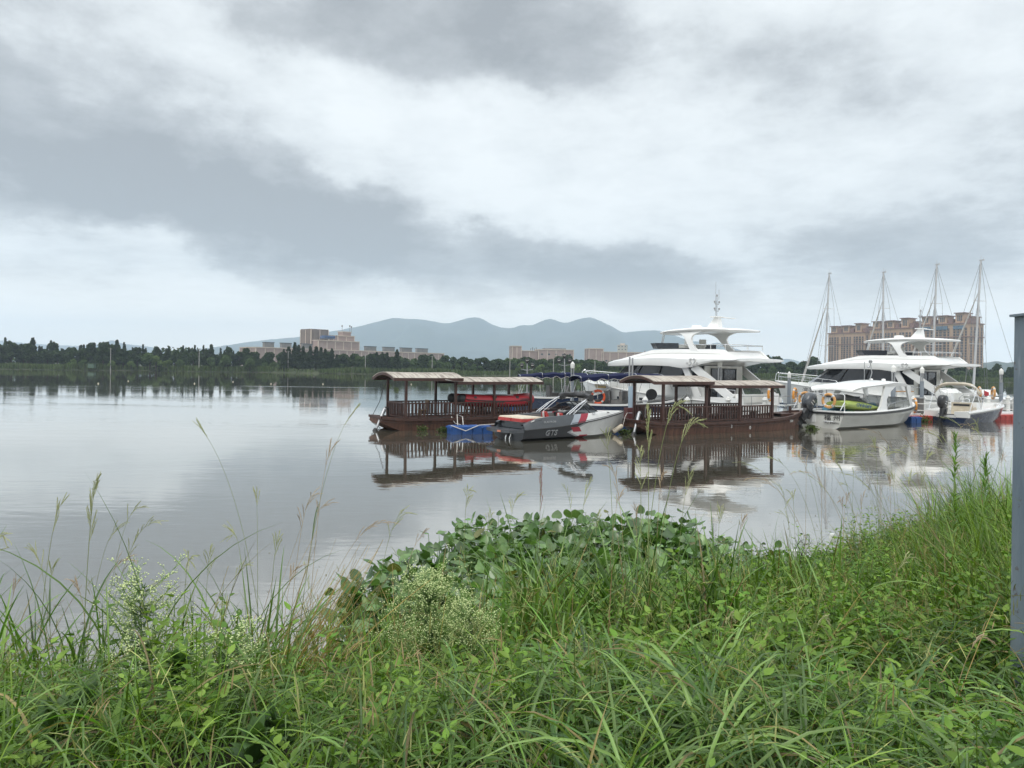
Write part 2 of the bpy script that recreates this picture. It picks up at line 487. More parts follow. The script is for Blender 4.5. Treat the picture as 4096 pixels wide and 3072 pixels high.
def crown_points(kind, h, w, n_, rng):
    if kind == 'spire':            # slender, ragged, leafless lower trunk
        t = rng.beta(1.6, 1.3, n_)
        z = h*(0.12 + 0.88*t)
        rad = w*(0.10 + 0.90*np.clip((1 - t)*1.35, 0, 1))*(0.78 + 0.22*np.sin(t*31 + rng.uniform(0, 6)))
        th = rng.uniform(0, 2*np.pi, n_); r = rad*np.sqrt(rng.uniform(0, 1, n_))
        return np.stack([r*np.cos(th), r*np.sin(th), z], 1)
    # several irregular lobes
    k = rng.integers(7, 12)
    lc = np.stack([rng.normal(0, w*0.42, k), rng.normal(0, w*0.42, k), h*rng.uniform(0.28, 0.86, k)], 1)
    lc[:, :2] *= np.clip(1.35 - lc[:, 2:3]/h*0.9, 0.25, 1.2)
    lr = w*rng.uniform(0.28, 0.5, k)
    i = rng.integers(0, k, n_)
    d = rng.normal(size=(n_, 3)); d /= np.linalg.norm(d, axis=1)[:, None]
    p = lc[i] + d*(lr[i]*rng.uniform(0.55, 1.05, n_)**0.6)[:, None]*np.array([1, 1, 0.85])
    p[:, 2] = np.abs(p[:, 2]) + 0.2
    return p
def tree_mesh(name, kind, h, w, n_, ls, c0, c1, seed):
    rng = np.random.default_rng(seed)
    p = crown_points(kind, h, w, n_, rng)
    clump = 0.5 + 0.5*np.sin(p[:, 0]*2.1 + seed)*np.sin(p[:, 2]*1.3 + p[:, 1]*1.7)
    f = np.clip(0.65*clump + rng.normal(0, 0.25, n_), 0, 1)[:, None]
    col = np.array(c0)*(1 - f) + np.array(c1)*f
    V, Q, C = leaf_cloud(p, ls*rng.uniform(0.6, 1.4, n_), 0.5, col, rng)
    o = np_mesh('crown', V, Q, M_treeleaf, C, smooth=False)
    m = MB(); lean = rng.normal(0, 0.2, 2)
    m.tube([(0, 0, -0.3), (lean[0]*0.3, lean[1]*0.3, h*0.35), (lean[0], lean[1], h*0.85)], [w*0.07 + 0.08, w*0.05 + 0.06, 0.03], 6)
    for q in range(5):
        a = rng.uniform(0, 6.28); z = h*rng.uniform(0.3, 0.7)
        m.tube([(0, 0, z), (math.cos(a)*w*0.45, math.sin(a)*w*0.45, z + h*0.12)], [0.07, 0.02], 4)
    t = m.build('trunk', M_bark)
    return o, t
KINDS = {}
DK, MD, LT, YL = (0.025, 0.042, 0.018), (0.058, 0.096, 0.032), (0.095, 0.152, 0.046), (0.135, 0.19, 0.05)
def kind(key, *a): KINDS[key] = [tree_mesh(key, *a, seed=s) for s in range(3)]
kind('spire', 'spire', 11.5, 1.15, 420, 0.34, DK, (0.040, 0.062, 0.026))
kind('casuarina', 'spire', 11.0, 2.4, 1500, 0.34, DK, (0.042, 0.064, 0.028))
kind('dark', 'round', 7.5, 3.6, 1300, 0.36, (0.026, 0.046, 0.018), MD)
kind('mid', 'round', 6.5, 3.4, 1300, 0.34, MD, LT)
kind('light', 'round', 4.6, 2.8, 900, 0.30, LT, YL)
kind('tall', 'round', 10.5, 3.2, 1500, 0.36, DK, MD)
USED = set()
def plant(key, x, y, s, label, group, cat='tree', rng=random, sz=1.0):
    k = rng.randrange(3)
    t = thing('shrub' if cat == 'shrub' else 'tree', label, cat, (x, y, 0.9 if y > 303 else 0.25), rng.uniform(0, 6.28), group)
    t.scale = (s*rng.uniform(0.9, 1.1), s*rng.uniform(0.9, 1.1), s*sz*rng.uniform(0.88, 1.1))
    for o in KINDS[key][k]:
        if o.name in USED: o = o.copy(); COL.objects.link(o)
        else: USED.add(o.name)
        o.parent = t
    return t
rt = random.Random(3)
def wx(px, Y): return P(px, 1450, Y).x
x = wx(-150, 318)
while x < wx(950, 318):                    # left: a long row of slender trees
    f = (x - wx(0, 318))/(wx(950, 318) - wx(0, 318))
    plant('spire', x, 315 + rt.uniform(-3, 4), 0.95 - 0.06*f, 'slender dark tree with a ragged spiky top in the left-hand tree row', 'slender trees in a row on the far bank', rng=rt, sz=rt.uniform(0.80, 1.08))
    x += rt.uniform(1.1, 2.2)
x = wx(-150, 312)
while x < wx(1020, 312):
    plant('tall' if rt.random() < 0.6 else 'dark', x, 309 + rt.uniform(-2, 3), 0.98 if x < wx(560, 312) else .86, 'dark bushy tree below the spiky tops of the left-hand tree row', 'bushy trees under the slender trees on the far bank', rng=rt)
    x += rt.uniform(2.4, 3.8)
for px, k, s in ((290, 'light', .75), (330, 'mid', .6), (450, 'light', .7), (520, 'light', .7), (600, 'mid', 1.0), (625, 'light', 1.0), (665, 'light', .75), (720, 'mid', .6), (840, 'mid', .8), (900, 'mid', .9), (1000, 'mid', .8)):
    plant(k, wx(px, 303.5), 303.5 + rt.uniform(-.5, 1), s, 'light green bush between the reeds and the dark left-hand trees', 'light bushes behind the reeds of the far bank', 'shrub', rt)
for px, Y, s in ((935//2, 309, 1.12), (845, 308, 1.02), (375, 311, 1.1), (410, 311, 1.12), (430, 310, 1.08), (130, 312, 1.12)):
    plant('casuarina', wx(px, Y), Y, s, 'broad dark conifer standing out of the left-hand tree row', 'broad conifers in the left-hand tree row', rng=rt)
x = wx(1000, 330)
while x < wx(4200, 330):                   # middle and right: round dark trees
    px = CX + x/330*F
    plant('dark' if rt.random() < .7 else 'mid', x, 322 + rt.uniform(-7, 6), rt.uniform(.82, 1.12)*(1.0 if px < 3500 else .75), 'round dark green tree in the wood on the middle far bank', 'round trees of the far bank wood', rng=rt)
    x += rt.uniform(2.6, 4.2)
x = wx(1000, 310)
while x < wx(4200, 310):
    px = CX + x/310*F
    plant('mid' if rt.random() < .55 else 'dark', x, 309 + rt.uniform(-3, 3), rt.uniform(.5, .8)*(1 if px < 3500 else .8), 'low round bush in front of the wood on the middle far bank', 'bushes in front of the far bank wood', 'shrub', rt)
    x += rt.uniform(2.8, 5.0)
for px, s in ((1135, .9), (1150, 1.0), (1172, 1.05), (1190, .95), (1212, 1.02), (1236, .9), (1258, 1.03), (1280, .98), (1300, .92), (1322, .85), (1345, .8)):
    plant('casuarina', wx(px, 302), 301.5 + rt.uniform(0, 3), s, 'dark conifer of the clump leaning over the water below the factory tower', 'conifers in the clump below the factory tower', rng=rt)
for px, s in ((1485, .82), (1505, .88), (1530, .92), (1548, .85), (1588, 1.0)):
    plant('casuarina', wx(px, 302), 301.5 + rt.uniform(0, 2), s, 'dark conifer beside the water below the right end of the long factory', 'conifers below the right end of the factory', rng=rt)
for px, s in ((2085, .95), (2160, .85), (2310, .9), (2110, .7)):
    plant('light', wx(px, 304), 304, s, 'yellow-green bush behind the reeds by the lamp posts', 'yellow-green bushes near the lamp posts', 'shrub', rt)

def blades(base, az, tilt, curl, L, Wd, nseg, col, prof='blade', fold=0.25, roll=None, rng=RNG):
    """Many ribbons at once (grass blades, leaves): base (n,3), heading, tilt from upright, extra bend, length, width."""
    n_ = len(base); t = np.linspace(0, 1, nseg + 1)
    ang = tilt[:, None] + curl[:, None]*t[None, :]**1.25
    ds = (L/nseg)[:, None]
    mid = (ang[:, 1:] + ang[:, :-1])/2
    r = np.concatenate([np.zeros((n_, 1)), np.cumsum(np.sin(mid)*ds, 1)], 1)
    z = np.concatenate([np.zeros((n_, 1)), np.cumsum(np.cos(mid)*ds, 1)], 1)
    hx, hy = np.cos(az)[:, None], np.sin(az)[:, None]
    c = np.stack([base[:, 0:1] + r*hx, base[:, 1:2] + r*hy, base[:, 2:3] + z], 2)
    if prof == 'blade': w = np.minimum(1, 0.55 + 1.6*t)*(1 - t**3.2)
    elif prof == 'leaf': w = np.sin(np.pi*np.clip(t, 0, 1)**0.72)**0.85
    elif prof == 'stem': w = 1 - 0.5*t
    w = np.maximum(w, 0.04)
    side = np.stack([-hy*np.ones_like(r), hx*np.ones_like(r), np.zeros_like(r)], 2)
    nrm = np.stack([np.cos(ang)*hx, np.cos(ang)*hy, -np.sin(ang)], 2)
    if roll is not None:
        side = side*np.cos(roll)[:, None, None] + nrm*np.sin(roll)[:, None, None]
    hw = (Wd[:, None]*w[None, :]/2)[:, :, None]
    V = np.stack([c - side*hw + nrm*hw*-fold, c + nrm*hw*fold, c + side*hw - nrm*hw*fold], 2)   # n, seg+1, 3, 3
    per = (nseg + 1)*3
    q = []
    for i in range(nseg):
        for j in (0, 1):
            a = i*3 + j
            q.append((a, a + 1, a + 4, a + 3))
    Q = (np.array(q)[None] + (np.arange(n_)*per)[:, None, None]).reshape(-1, 4)
    return V.reshape(-1, 3), Q, np.repeat(col, per, 0)
def merge(parts):
    Vs, Qs, Cs, o = [], [], [], 0
    for V, Q, C in parts:
        Vs.append(V); Qs.append(Q + o); Cs.append(C); o += len(V)
    return np.concatenate(Vs), np.concatenate(Qs), np.concatenate(Cs)

nr = 15000                                  # reeds along the far shore
rx_ = RNG.uniform(-260, 260, nr); ry_ = np.array([far_shore(q) for q in rx_]) + RNG.uniform(-0.5, 6, nr)
tallm = 0.55 + 0.45*np.sin(rx_*0.13)*np.sin(rx_*0.041 + 2) + RNG.normal(0, .12, nr)
keep = ~((np.abs(rx_ + 91) < 11) & (RNG.uniform(0, 1, nr) < .8))
rc = np.array((0.066, 0.105, 0.034))*RNG.uniform(0.6, 1.5, (nr, 1)) + np.array((0.03, 0.02, 0.01))*RNG.uniform(0, 1, (nr, 1))
V, Q, C = blades(np.stack([rx_, ry_, np.full(nr, 0.1)], 1)[keep], RNG.uniform(0, 6.28, nr)[keep], RNG.uniform(0, .25, nr)[keep], RNG.uniform(.1, .9, nr)[keep], (1.6 + 1.7*np.clip(tallm, .2, 1.2))[keep], RNG.uniform(.2, .42, nr)[keep], 3, rc[keep])
tag(np_mesh('reeds', V, Q, M_treeleaf, C), 'band of pale green reeds along the far shore', 'reeds', kind='stuff')
# the wood behind the first trees
nw = 15000
px_ = RNG.uniform(-420, 420, nw); hz_ = np.clip(4.6 + 1.6*np.sin(px_*.07) + 1.0*np.sin(px_*.23), 3, 8)*np.where(px_ < -120, 1.45, 1.0)*np.where(px_ > 165, .8, 1)
pt_ = np.stack([px_, RNG.uniform(326, 350, nw), 0.8 + hz_*RNG.uniform(0, 1, nw)**.6], 1)
ff = np.clip(RNG.normal(.4, .3, nw), 0, 1)[:, None]
V, Q, C = leaf_cloud(pt_, RNG.uniform(.5, 1.1, nw), .5, np.array(DK)*(1 - ff) + np.array(MD)*ff, RNG)
tag(np_mesh('woodland', V, Q, M_treeleaf, C, smooth=False), 'dark mass of woodland behind the trees of the far bank', 'woodland', kind='stuff')

M_conc = pm('pole_concrete', (0.42, 0.41, 0.38), None, 3, 0.85)
for px, yt, lab in ((797, 1394, 'tall pale utility pole among the left-hand reeds, nearest the conifer clump'), (443, 1393, 'pale utility pole in front of the left-hand dark trees'), (1153, 1404, 'pale utility pole rising out of the conifer clump'), (1462, 1414, 'pale utility pole under the middle of the long factory'), (1729, 1424, 'pale utility pole below the right end of the long factory'), (2040, 1431, 'pale utility pole left of the first lamp post'), (2214, 1437, 'pale utility pole between the two lamp posts'), (2380, 1445, 'pale utility pole left of the white yacht bow roof')):
    b = P(px, yt, 302); t = thing('utility_pole', lab, 'utility pole', (b.x, 302, 0.1), 0, 'utility poles along the far bank')
    m = MB(); m.tube([(0, 0, -.3), (0, 0, b.z)], [.17, .10], 8); m.build('pole', M_conc, t)
    m = MB(); m.beam((-.7, 0, b.z - .4), (.7, 0, b.z - .4), .08); m.build('crossarm', M_conc, t)
tag(MB().box((0, 0, 1.0), (2.6, 1.6, 1.6)).box((0, 0, 2.0), (3.0, 2.0, .12)).build('garden_shed', pm('shed_green', (.10, .16, .11), None, 2, .8), loc=(wx(368, 302.5), 302.5, .8)), 'small pale green shed behind the left-hand reeds', 'shed')

for k_ in KINDS.values():                    # variants the loops never drew
    for pr_ in k_:
        for o in pr_:
            if o.name not in USED: bpy.data.objects.remove(o)
# ---------------------------------------------------------------- factory
M_pink = pm('pink_render', (0.34, 0.255, 0.225), (0.29, 0.215, 0.19), 0.15, 0.9)
M_brown = pm('stained_brown_render', (0.20, 0.155, 0.13), (0.13, 0.105, 0.09), 0.25, 0.9, stretch=(1, 1, .25))
M_cream = pm('cream_trim', (0.58, 0.48, 0.40), (0.50, 0.41, 0.34), 0.3, 0.85)
M_grey = pm('grey_sheet_roof', (0.20, 0.19, 0.18), (0.15, 0.145, 0.14), 0.3, 0.7)
M_dkgl = pm('dark_window', (0.05, 0.06, 0.07), (0.08, 0.09, 0.10), 1, 0.2)
M_blue = pm('blue_tank_paint', (0.06, 0.13, 0.30), None, 0.6, 0.5)
def block(root, name, c, size, mat, nw_=0, rows_=1, pil=True, top=True):
    """A block with pilasters and a cornice; windows in the front wall as parts."""
    m = MB(); m.box(c, size); w_ = m.build(name, mat, root, 0)
    x0, y0, z0 = c[0] - size[0]/2, c[1] - size[1]/2, c[2] - size[2]/2
    if pil:
        t = MB()
        k = max(2, round(size[0]/9))
        for i in range(k + 1):
            t.box((x0 + size[0]*i/k, y0 - .15, c[2] - .3), (.7, .3, size[2] - .6))
        k = max(1, round(size[1]/9))
        for i in range(k + 1):
            t.box((x0 - .15, y0 + size[1]*i/k + .4, c[2] - .3), (.3, .7, size[2] - .6))
            t.box((x0 + size[0] + .15, y0 + size[1]*i/k + .4, c[2] - .3), (.3, .7, size[2] - .6))
        t.build('pilaster_frame', M_cream, root, 0)
    if top:
        t = MB(); t.box((c[0], c[1], z0 + size[2] + .2), (size[0] + 1.0, size[1] + 1.0, .8)); t.build('cornice', M_cream, root, 0)
    for i in range(nw_):
        for r_ in range(rows_):
            f = MB(); xx = x0 + size[0]*(i + .5)/nw_; zz = z0 + size[2]*(r_ + .55)/rows_
            f.box((xx, y0 - .05, zz), (2.4, .12, 1.7)); f.build('window', M_dkgl, root, 0)
    return w_
pl = P(1024, 1390, 640); pr = P(1776, 1411, 820)
ang = math.atan2(pr.y - pl.y, pr.x - pl.x); ln = math.hypot(pr.x - pl.x, pr.y - pl.y)
fac = thing('factory', 'long pink factory with grey roof sheds and a tall brown tower', 'factory', (pl.x, pl.y, 0), ang)
block(fac, 'wall', (ln/2, 14, 10.5), (ln, 28, 17), M_pink, 12, 1)
ca, sa = math.cos(-ang), math.sin(-ang)
def fx(px):                                # photo column -> distance along the factory front
    a = (px - CX)/F
    d = Vector((math.cos(ang), math.sin(ang)))
    return (a*pl.y - pl.x)/(d.x - a*d.y)
for cx_ in (398, 552, 735, 905, 1065, 1300, 1462, 1615, 1755):
    pc_ = 900 + cx_/2.212; xx = fx(pc_); w_ = max(6.0, (fx(pc_ + 25) - fx(pc_ - 25)) - 3.0)
    m = MB(); m.box((xx, 3.2, 21.6), (w_, 3.4, 4.4)); q = m.build('roof_shed', M_grey, fac, 0)
    m = MB(); m.box((xx, 3.2, 24.1), (w_ + .8, 4.2, .6)); m.build('shed_roof', M_dkgl, q, 0)
tx = fx(1304)
block(fac, 'tower', (tx, 20, 26), (20, 18, 27), M_brown, 0, 1, True, False)
mx = (fx(1275) + fx(1438))/2; mw = fx(1438) - fx(1275)
block(fac, 'upper_storey', (mx, 11, 23.5), (mw, 20, 9), M_pink, 0)
ux = (fx(1359) + fx(1431))/2
block(fac, 'plant_room', (ux, 12, 30.8), (20, 14, 5.6), M_pink, 0)
block(fac, 'stair_head', (ux + 3, 12, 36), (10, 8, 4), M_pink, 0, 1, False)
m = MB()
for i in range(3): m.tube([(fx(1298), 3.5 + i*2, 31), (fx(1345), 3.5 + i*2, 31)], 1.1, 10)
m.box(((fx(1298) + fx(1345))/2, 5, 32.4), (13, 6, 1.4)); m.build('blue_tank', M_blue, fac)
m = MB()
for px in (1290, 1300, 1312, 1324, 1336, 1350): m.tube([(fx(px), 2.4, 28), (fx(px), 2.4, 34)], .25, 6)
m.beam((fx(1288), 2.4, 33.6), (fx(1352), 2.4, 33.6), .3); m.beam((fx(1288), 2.4, 30.2), (fx(1352), 2.4, 30.2), .3); m.build('pipe_rack', M_grey, fac)
for dx, hh in ((-2.5, 7), (7, 7.5), (9, 6.5)):
    m = MB(); m.tube([(ux + 1 + dx, 10, 37), (ux + 1 + dx, 10, 38 + hh)], [.25, .12], 6); m.box((ux + 1 + dx, 10, 37 + hh), (.9, .9, 1.8)); m.build('antenna', M_grey, fac)

p0, p1 = P(2050, 1384, 760), P(2298, 1402, 760)
f2 = thing('warehouse', 'pink windowed warehouse block with cream pilasters behind the lamp posts', 'warehouse', (p0.x, 760, 0), R(8))
w2 = p1.x - p0.x
block(f2, 'wall', (w2*.72, 14, 13), (w2*.58, 26, 21.5), M_pink, 5, 2)
block(f2, 'wing', (w2*.30, 16, 12), (w2*.30, 16, 20.5), M_pink, 0)
block(f2, 'end_tower', (w2*.075, 12, 14.5), (w2*.15, 22, 25), M_pink, 0)
m = MB(); m.box((w2*.72, 12, 25), (w2*.36, 12, 1.6)); m.build('roof_shed', M_grey, f2, 0)
m = MB()
for i in range(4): m.tube([(w2*.33 + i*2, 12, 22), (w2*.33 + i*2, 12, 25.5 + (i % 2))], .4, 6)
m.build('roof_pipe', M_grey, f2)
p0, p1 = P(2357, 1395, 780), P(2680, 1410, 780)
f3 = thing('warehouse', 'long pink warehouse running behind the white yacht roof', 'warehouse', (p0.x, 780, 0), R(6))
w3 = p1.x - p0.x
block(f3, 'wall', (w3*.58, 12, 12), (w3*.84, 22, 21), M_pink, 7, 1)
block(f3, 'end_tower', (w3*.09, 12, 13.5), (w3*.18, 22, 25), M_pink, 0)
pb = P(2489, 1381, 1250)
hb = thing('apartment_block', 'small beige apartment block above the long pink warehouse', 'apartment block', (pb.x, 1250, 0), R(-12))
block(hb, 'wall', (0, 8, pb.z/2), (17, 16, pb.z), pm('beige_render', (.46, .43, .36), None, .3, .9), 3, 9, False)
m = MB(); m.box((0, 8, pb.z + 1.5), (8, 8, 4)); m.build('stair_head', M_cream, hb, 0)

# ---------------------------------------------------------------- three apartment towers
M_tan = pm('tan_stone', (0.44, 0.30, 0.205), (0.39, 0.265, 0.18), 0.12, 0.9)
M_cor = pm('brown_cornice', (0.22, 0.13, 0.11), (0.18, 0.11, 0.095), 0.3, 0.85)
M_rec = pm('balcony_wall_painted_shade', (0.16, 0.115, 0.095), (0.12, 0.09, 0.08), 0.5, 0.8)  # shade of the balcony recesses is put into this colour
M_glb = pm('blue_glass', (0.08, 0.14, 0.20), None, 0.5, 0.15)
M_slab = pm('balcony_slab', (0.38, 0.26, 0.19), None, 0.5, 0.85)
def tower(px, Y, ztop, wd, dp, lab, glass):
    c = P(px, 1400, Y)
    t = thing('apartment_tower', lab, 'apartment tower', (c.x, Y, 0), R(-58), 'tan apartment towers beyond the river')
    m = MB(); m.box((0, 0, ztop/2), (wd, dp, ztop)); m.build('wall', M_tan, t, 0)
    nf = 18; fh = (ztop - 6)/nf
    unit = wd/3
    def bay(x, y, along, w_, z1, mat=M_rec):
        """One stack of windows: dark strip painted as recess shade, glass and a balcony slab on every floor."""
        g = MB()
        d = Vector((0, -1, 0)) if along == 'x' else Vector((1, 0, 0))
        cx, cy = (x, y) if along == 'x' else (y, x)
        def bx(off, zz, sw, sh, dd):
            if along == 'x': g.box((cx, cy - off, zz), (sw, dd, sh))
            else: g.box((cx + off, cy, zz), (dd, sw, sh))
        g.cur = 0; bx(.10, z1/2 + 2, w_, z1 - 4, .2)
        for k in range(nf):
            zz = 3 + k*fh + fh*.6
            if zz + 1 > z1: break
            g.cur = 1; bx(.24, zz, w_*.72, fh*.48, .12)
            g.cur = 2; bx(.45, zz - fh*.42, w_*1.04, fh*.16, .7)
        g.build('window_bay', [M_rec, M_dkgl, M_slab], t, 0)
    for u in range(3):
        x0 = -wd/2 + u*unit
        for f, w_ in ((.16, .12), (.36, .16), (.60, .16), (.82, .11)):
            bay(x0 + unit*f, -dp/2, 'x', unit*w_, ztop - 5)
        # penthouse with its cornice
        h = 7.5 + (2.0 if u == 2 else 0)
        m = MB(); m.box((x0 + unit*.40, -dp*.18, ztop + h/2), (unit*.50, dp*.5, h)); q = m.build('penthouse', M_tan, t, 0)
        m = MB(); m.box((x0 + unit*.40, -dp*.18, ztop + h + .35), (unit*.62, dp*.62, .8)); m.build('cornice', M_cor, q, 0)
        m = MB()
        for e in (-.1, .0, .1): m.box((x0 + unit*(.40 + e), -dp*.18 - dp*.25 - .1, ztop + h*.5), (unit*.06, .2, h*.6))
        m.build('window', M_dkgl, q, 0)
        m = MB(); m.box((x0 + unit*.85, -dp*.1, ztop + 2.2), (unit*.26, dp*.6, 4.4)); m.build('parapet', M_cor, t, 0)
        if glass:
            m = MB(); m.box((x0 + unit*.45, -dp/2 - .7, ztop - 4.5), (unit*.66, 1.2, 3.6)); m.build('glass_band', M_glb, t, 0)
    for f in (.14, .38, .62, .86): bay(-dp/2 + dp*f, wd/2, 'y', dp*.11, ztop - 4)
    for z, hh in ((ztop - 14, .9), (ztop - .6, 1.0)):
        m = MB(); m.box((0, 0, z), (wd + 1.6, dp + 1.6, hh)); m.build('cornice', M_cor, t, 0)
    m = MB(); m.box((wd*.30, dp*.2, ztop + 3), (wd*.30, dp*.5, 6)); q = m.build('penthouse', M_tan, t, 0)
    m = MB(); m.box((wd*.30, dp*.2, ztop + 6.4), (wd*.34, dp*.58, .8)); m.build('cornice', M_cor, q, 0)
tower(3412, 830, 50, 46, 27, 'tan apartment tower at the left end of the three, behind two masts', False)
tower(3590, 770, 52, 47, 27, 'middle tan apartment tower of the three, rising behind the yacht hardtop', False)
tower(3800, 720, 54, 49, 28, 'tan apartment tower nearest the tallest mast, with blue glass bands below its roof', True)

# ================================================================== MARINA
M_wood = pm('dark_red_wood', (0.070, 0.028, 0.019), (0.036, 0.018, 0.014), 5, 0.55, bump=0.004, bscale=30, stretch=(1, 1, 1))
M_hullw = pm('weathered_hull_wood', (0.150, 0.068, 0.043), (0.058, 0.031, 0.022), 2.2, 0.6, bump=0.006, bscale=18, stretch=(3.5, 1, .5))
M_deckw = pm('grey_deck_planks', (0.13, 0.085, 0.06), (0.075, 0.05, 0.037), 6, 0.75, stretch=(.4, 4, 1))
M_roofw = pm('bleached_roof_boards', (0.47, 0.43, 0.37), (0.12, 0.095, 0.08), 1.5, 0.85, bump=0.006, bscale=10, stretch=(6, .7, .7), detail=9, lo=.38, hi=.68)
M_chair = pm('yellow_wood', (0.22, 0.13, 0.05), (0.15, 0.085, 0.035), 5, 0.5)
M_cush = pm('grey_vinyl', (0.20, 0.19, 0.18), (0.15, 0.145, 0.14), 3, 0.5)
M_metal = pm('grey_steel_pipe', (0.38, 0.39, 0.40), (0.28, 0.29, 0.30), 3, 0.4, metal=.6)
M_chrome = pm('polished_tube', (0.70, 0.71, 0.72), None, 3, 0.2, metal=.9)
M_black = pm('black_rubber', (0.018, 0.018, 0.02), (0.03, 0.03, 0.03), 3, 0.5)
M_white = pm('white_gelcoat', (0.80, 0.80, 0.78), (0.74, 0.745, 0.73), 1.3, 0.22, coat=.3, stretch=(.6, 1, 1))
M_offw = pm('grimy_white_gelcoat', (0.70, 0.70, 0.66), (0.58, 0.58, 0.54), 1.6, 0.35, coat=.2, stretch=(.5, 1, 1))
M_cream2 = pm('cream_vinyl', (0.62, 0.55, 0.43), (0.52, 0.44, 0.33), 4, 0.5)
M_red = pm('red_vinyl', (0.42, 0.035, 0.03), (0.33, 0.03, 0.028), 4, 0.45)
M_raft = pm('red_raft_rubber', (0.40, 0.018, 0.028), (0.33, 0.016, 0.024), 2, 0.42)
M_navy = pm('navy_gelcoat', (0.018, 0.030, 0.068), (0.024, 0.038, 0.075), 1.6, 0.25, coat=.4)
M_canv = pm('navy_canvas', (0.009, 0.012, 0.042), (0.013, 0.017, 0.052), 2.5, 0.95, spec=.15, bump=.006, bscale=9)
M_rope = pm('white_rope', (0.62, 0.60, 0.55), None, 8, 0.8)
M_glass = pm('tinted_window', (0.018, 0.022, 0.030), (0.030, 0.034, 0.042), .6, 0.06, spec=.6)
M_bluep = pm('blue_float_plastic', (0.016, 0.085, 0.30), (0.022, 0.075, 0.23), 2.5, 0.5)
M_redp = pm('red_float_plastic', (0.46, 0.060, 0.050), (0.36, 0.055, 0.05), 2.5, 0.55)
M_pile = pm('pale_blue_pile', (0.36, 0.46, 0.54), (0.28, 0.36, 0.43), 1.6, 0.6, stretch=(1, 1, .4))
M_postw = pm('white_post_paint', (0.74, 0.74, 0.71), (0.62, 0.62, 0.59), 5, 0.5)
M_life = pm('orange_foam_ring', (0.72, 0.30, 0.035), (0.60, 0.26, 0.05), 5, 0.55)
M_lifep = pm('faded_orange_ring', (0.66, 0.36, 0.13), (0.55, 0.28, 0.10), 6, 0.65)
M_lifer = pm('red_orange_ring', (0.75, 0.11, 0.03), None, 5, 0.5)
M_band = pm('silver_band', (0.55, 0.55, 0.54), None, 5, 0.4)
M_engine = pm('charcoal_cowling', (0.045, 0.052, 0.062), (0.060, 0.067, 0.076), 3, 0.3, coat=.3)
M_blackp = pm('black_cowling', (0.016, 0.016, 0.018), None, 3, 0.3, coat=.3)
M_weed = pm('floating_weed', (0.05, 0.08, 0.02), (0.10, 0.12, 0.04), 12, 0.6)
M_ink = pm('dark_lettering', (0.03, 0.03, 0.035), None, 5, 0.5)
M_inkw = pm('white_lettering', (0.72, 0.72, 0.70), None, 5, 0.5)
M_silver = pm('silver_lettering', (0.45, 0.46, 0.47), None, 5, 0.35)
M_beige = pm('beige_canvas', (0.50, 0.45, 0.36), (0.43, 0.385, 0.31), 4, 0.85, bump=.006, bscale=9)

def bearing(th): return Vector((math.cos(th), math.sin(th), 0)), Vector((-math.sin(th), math.cos(th), 0))

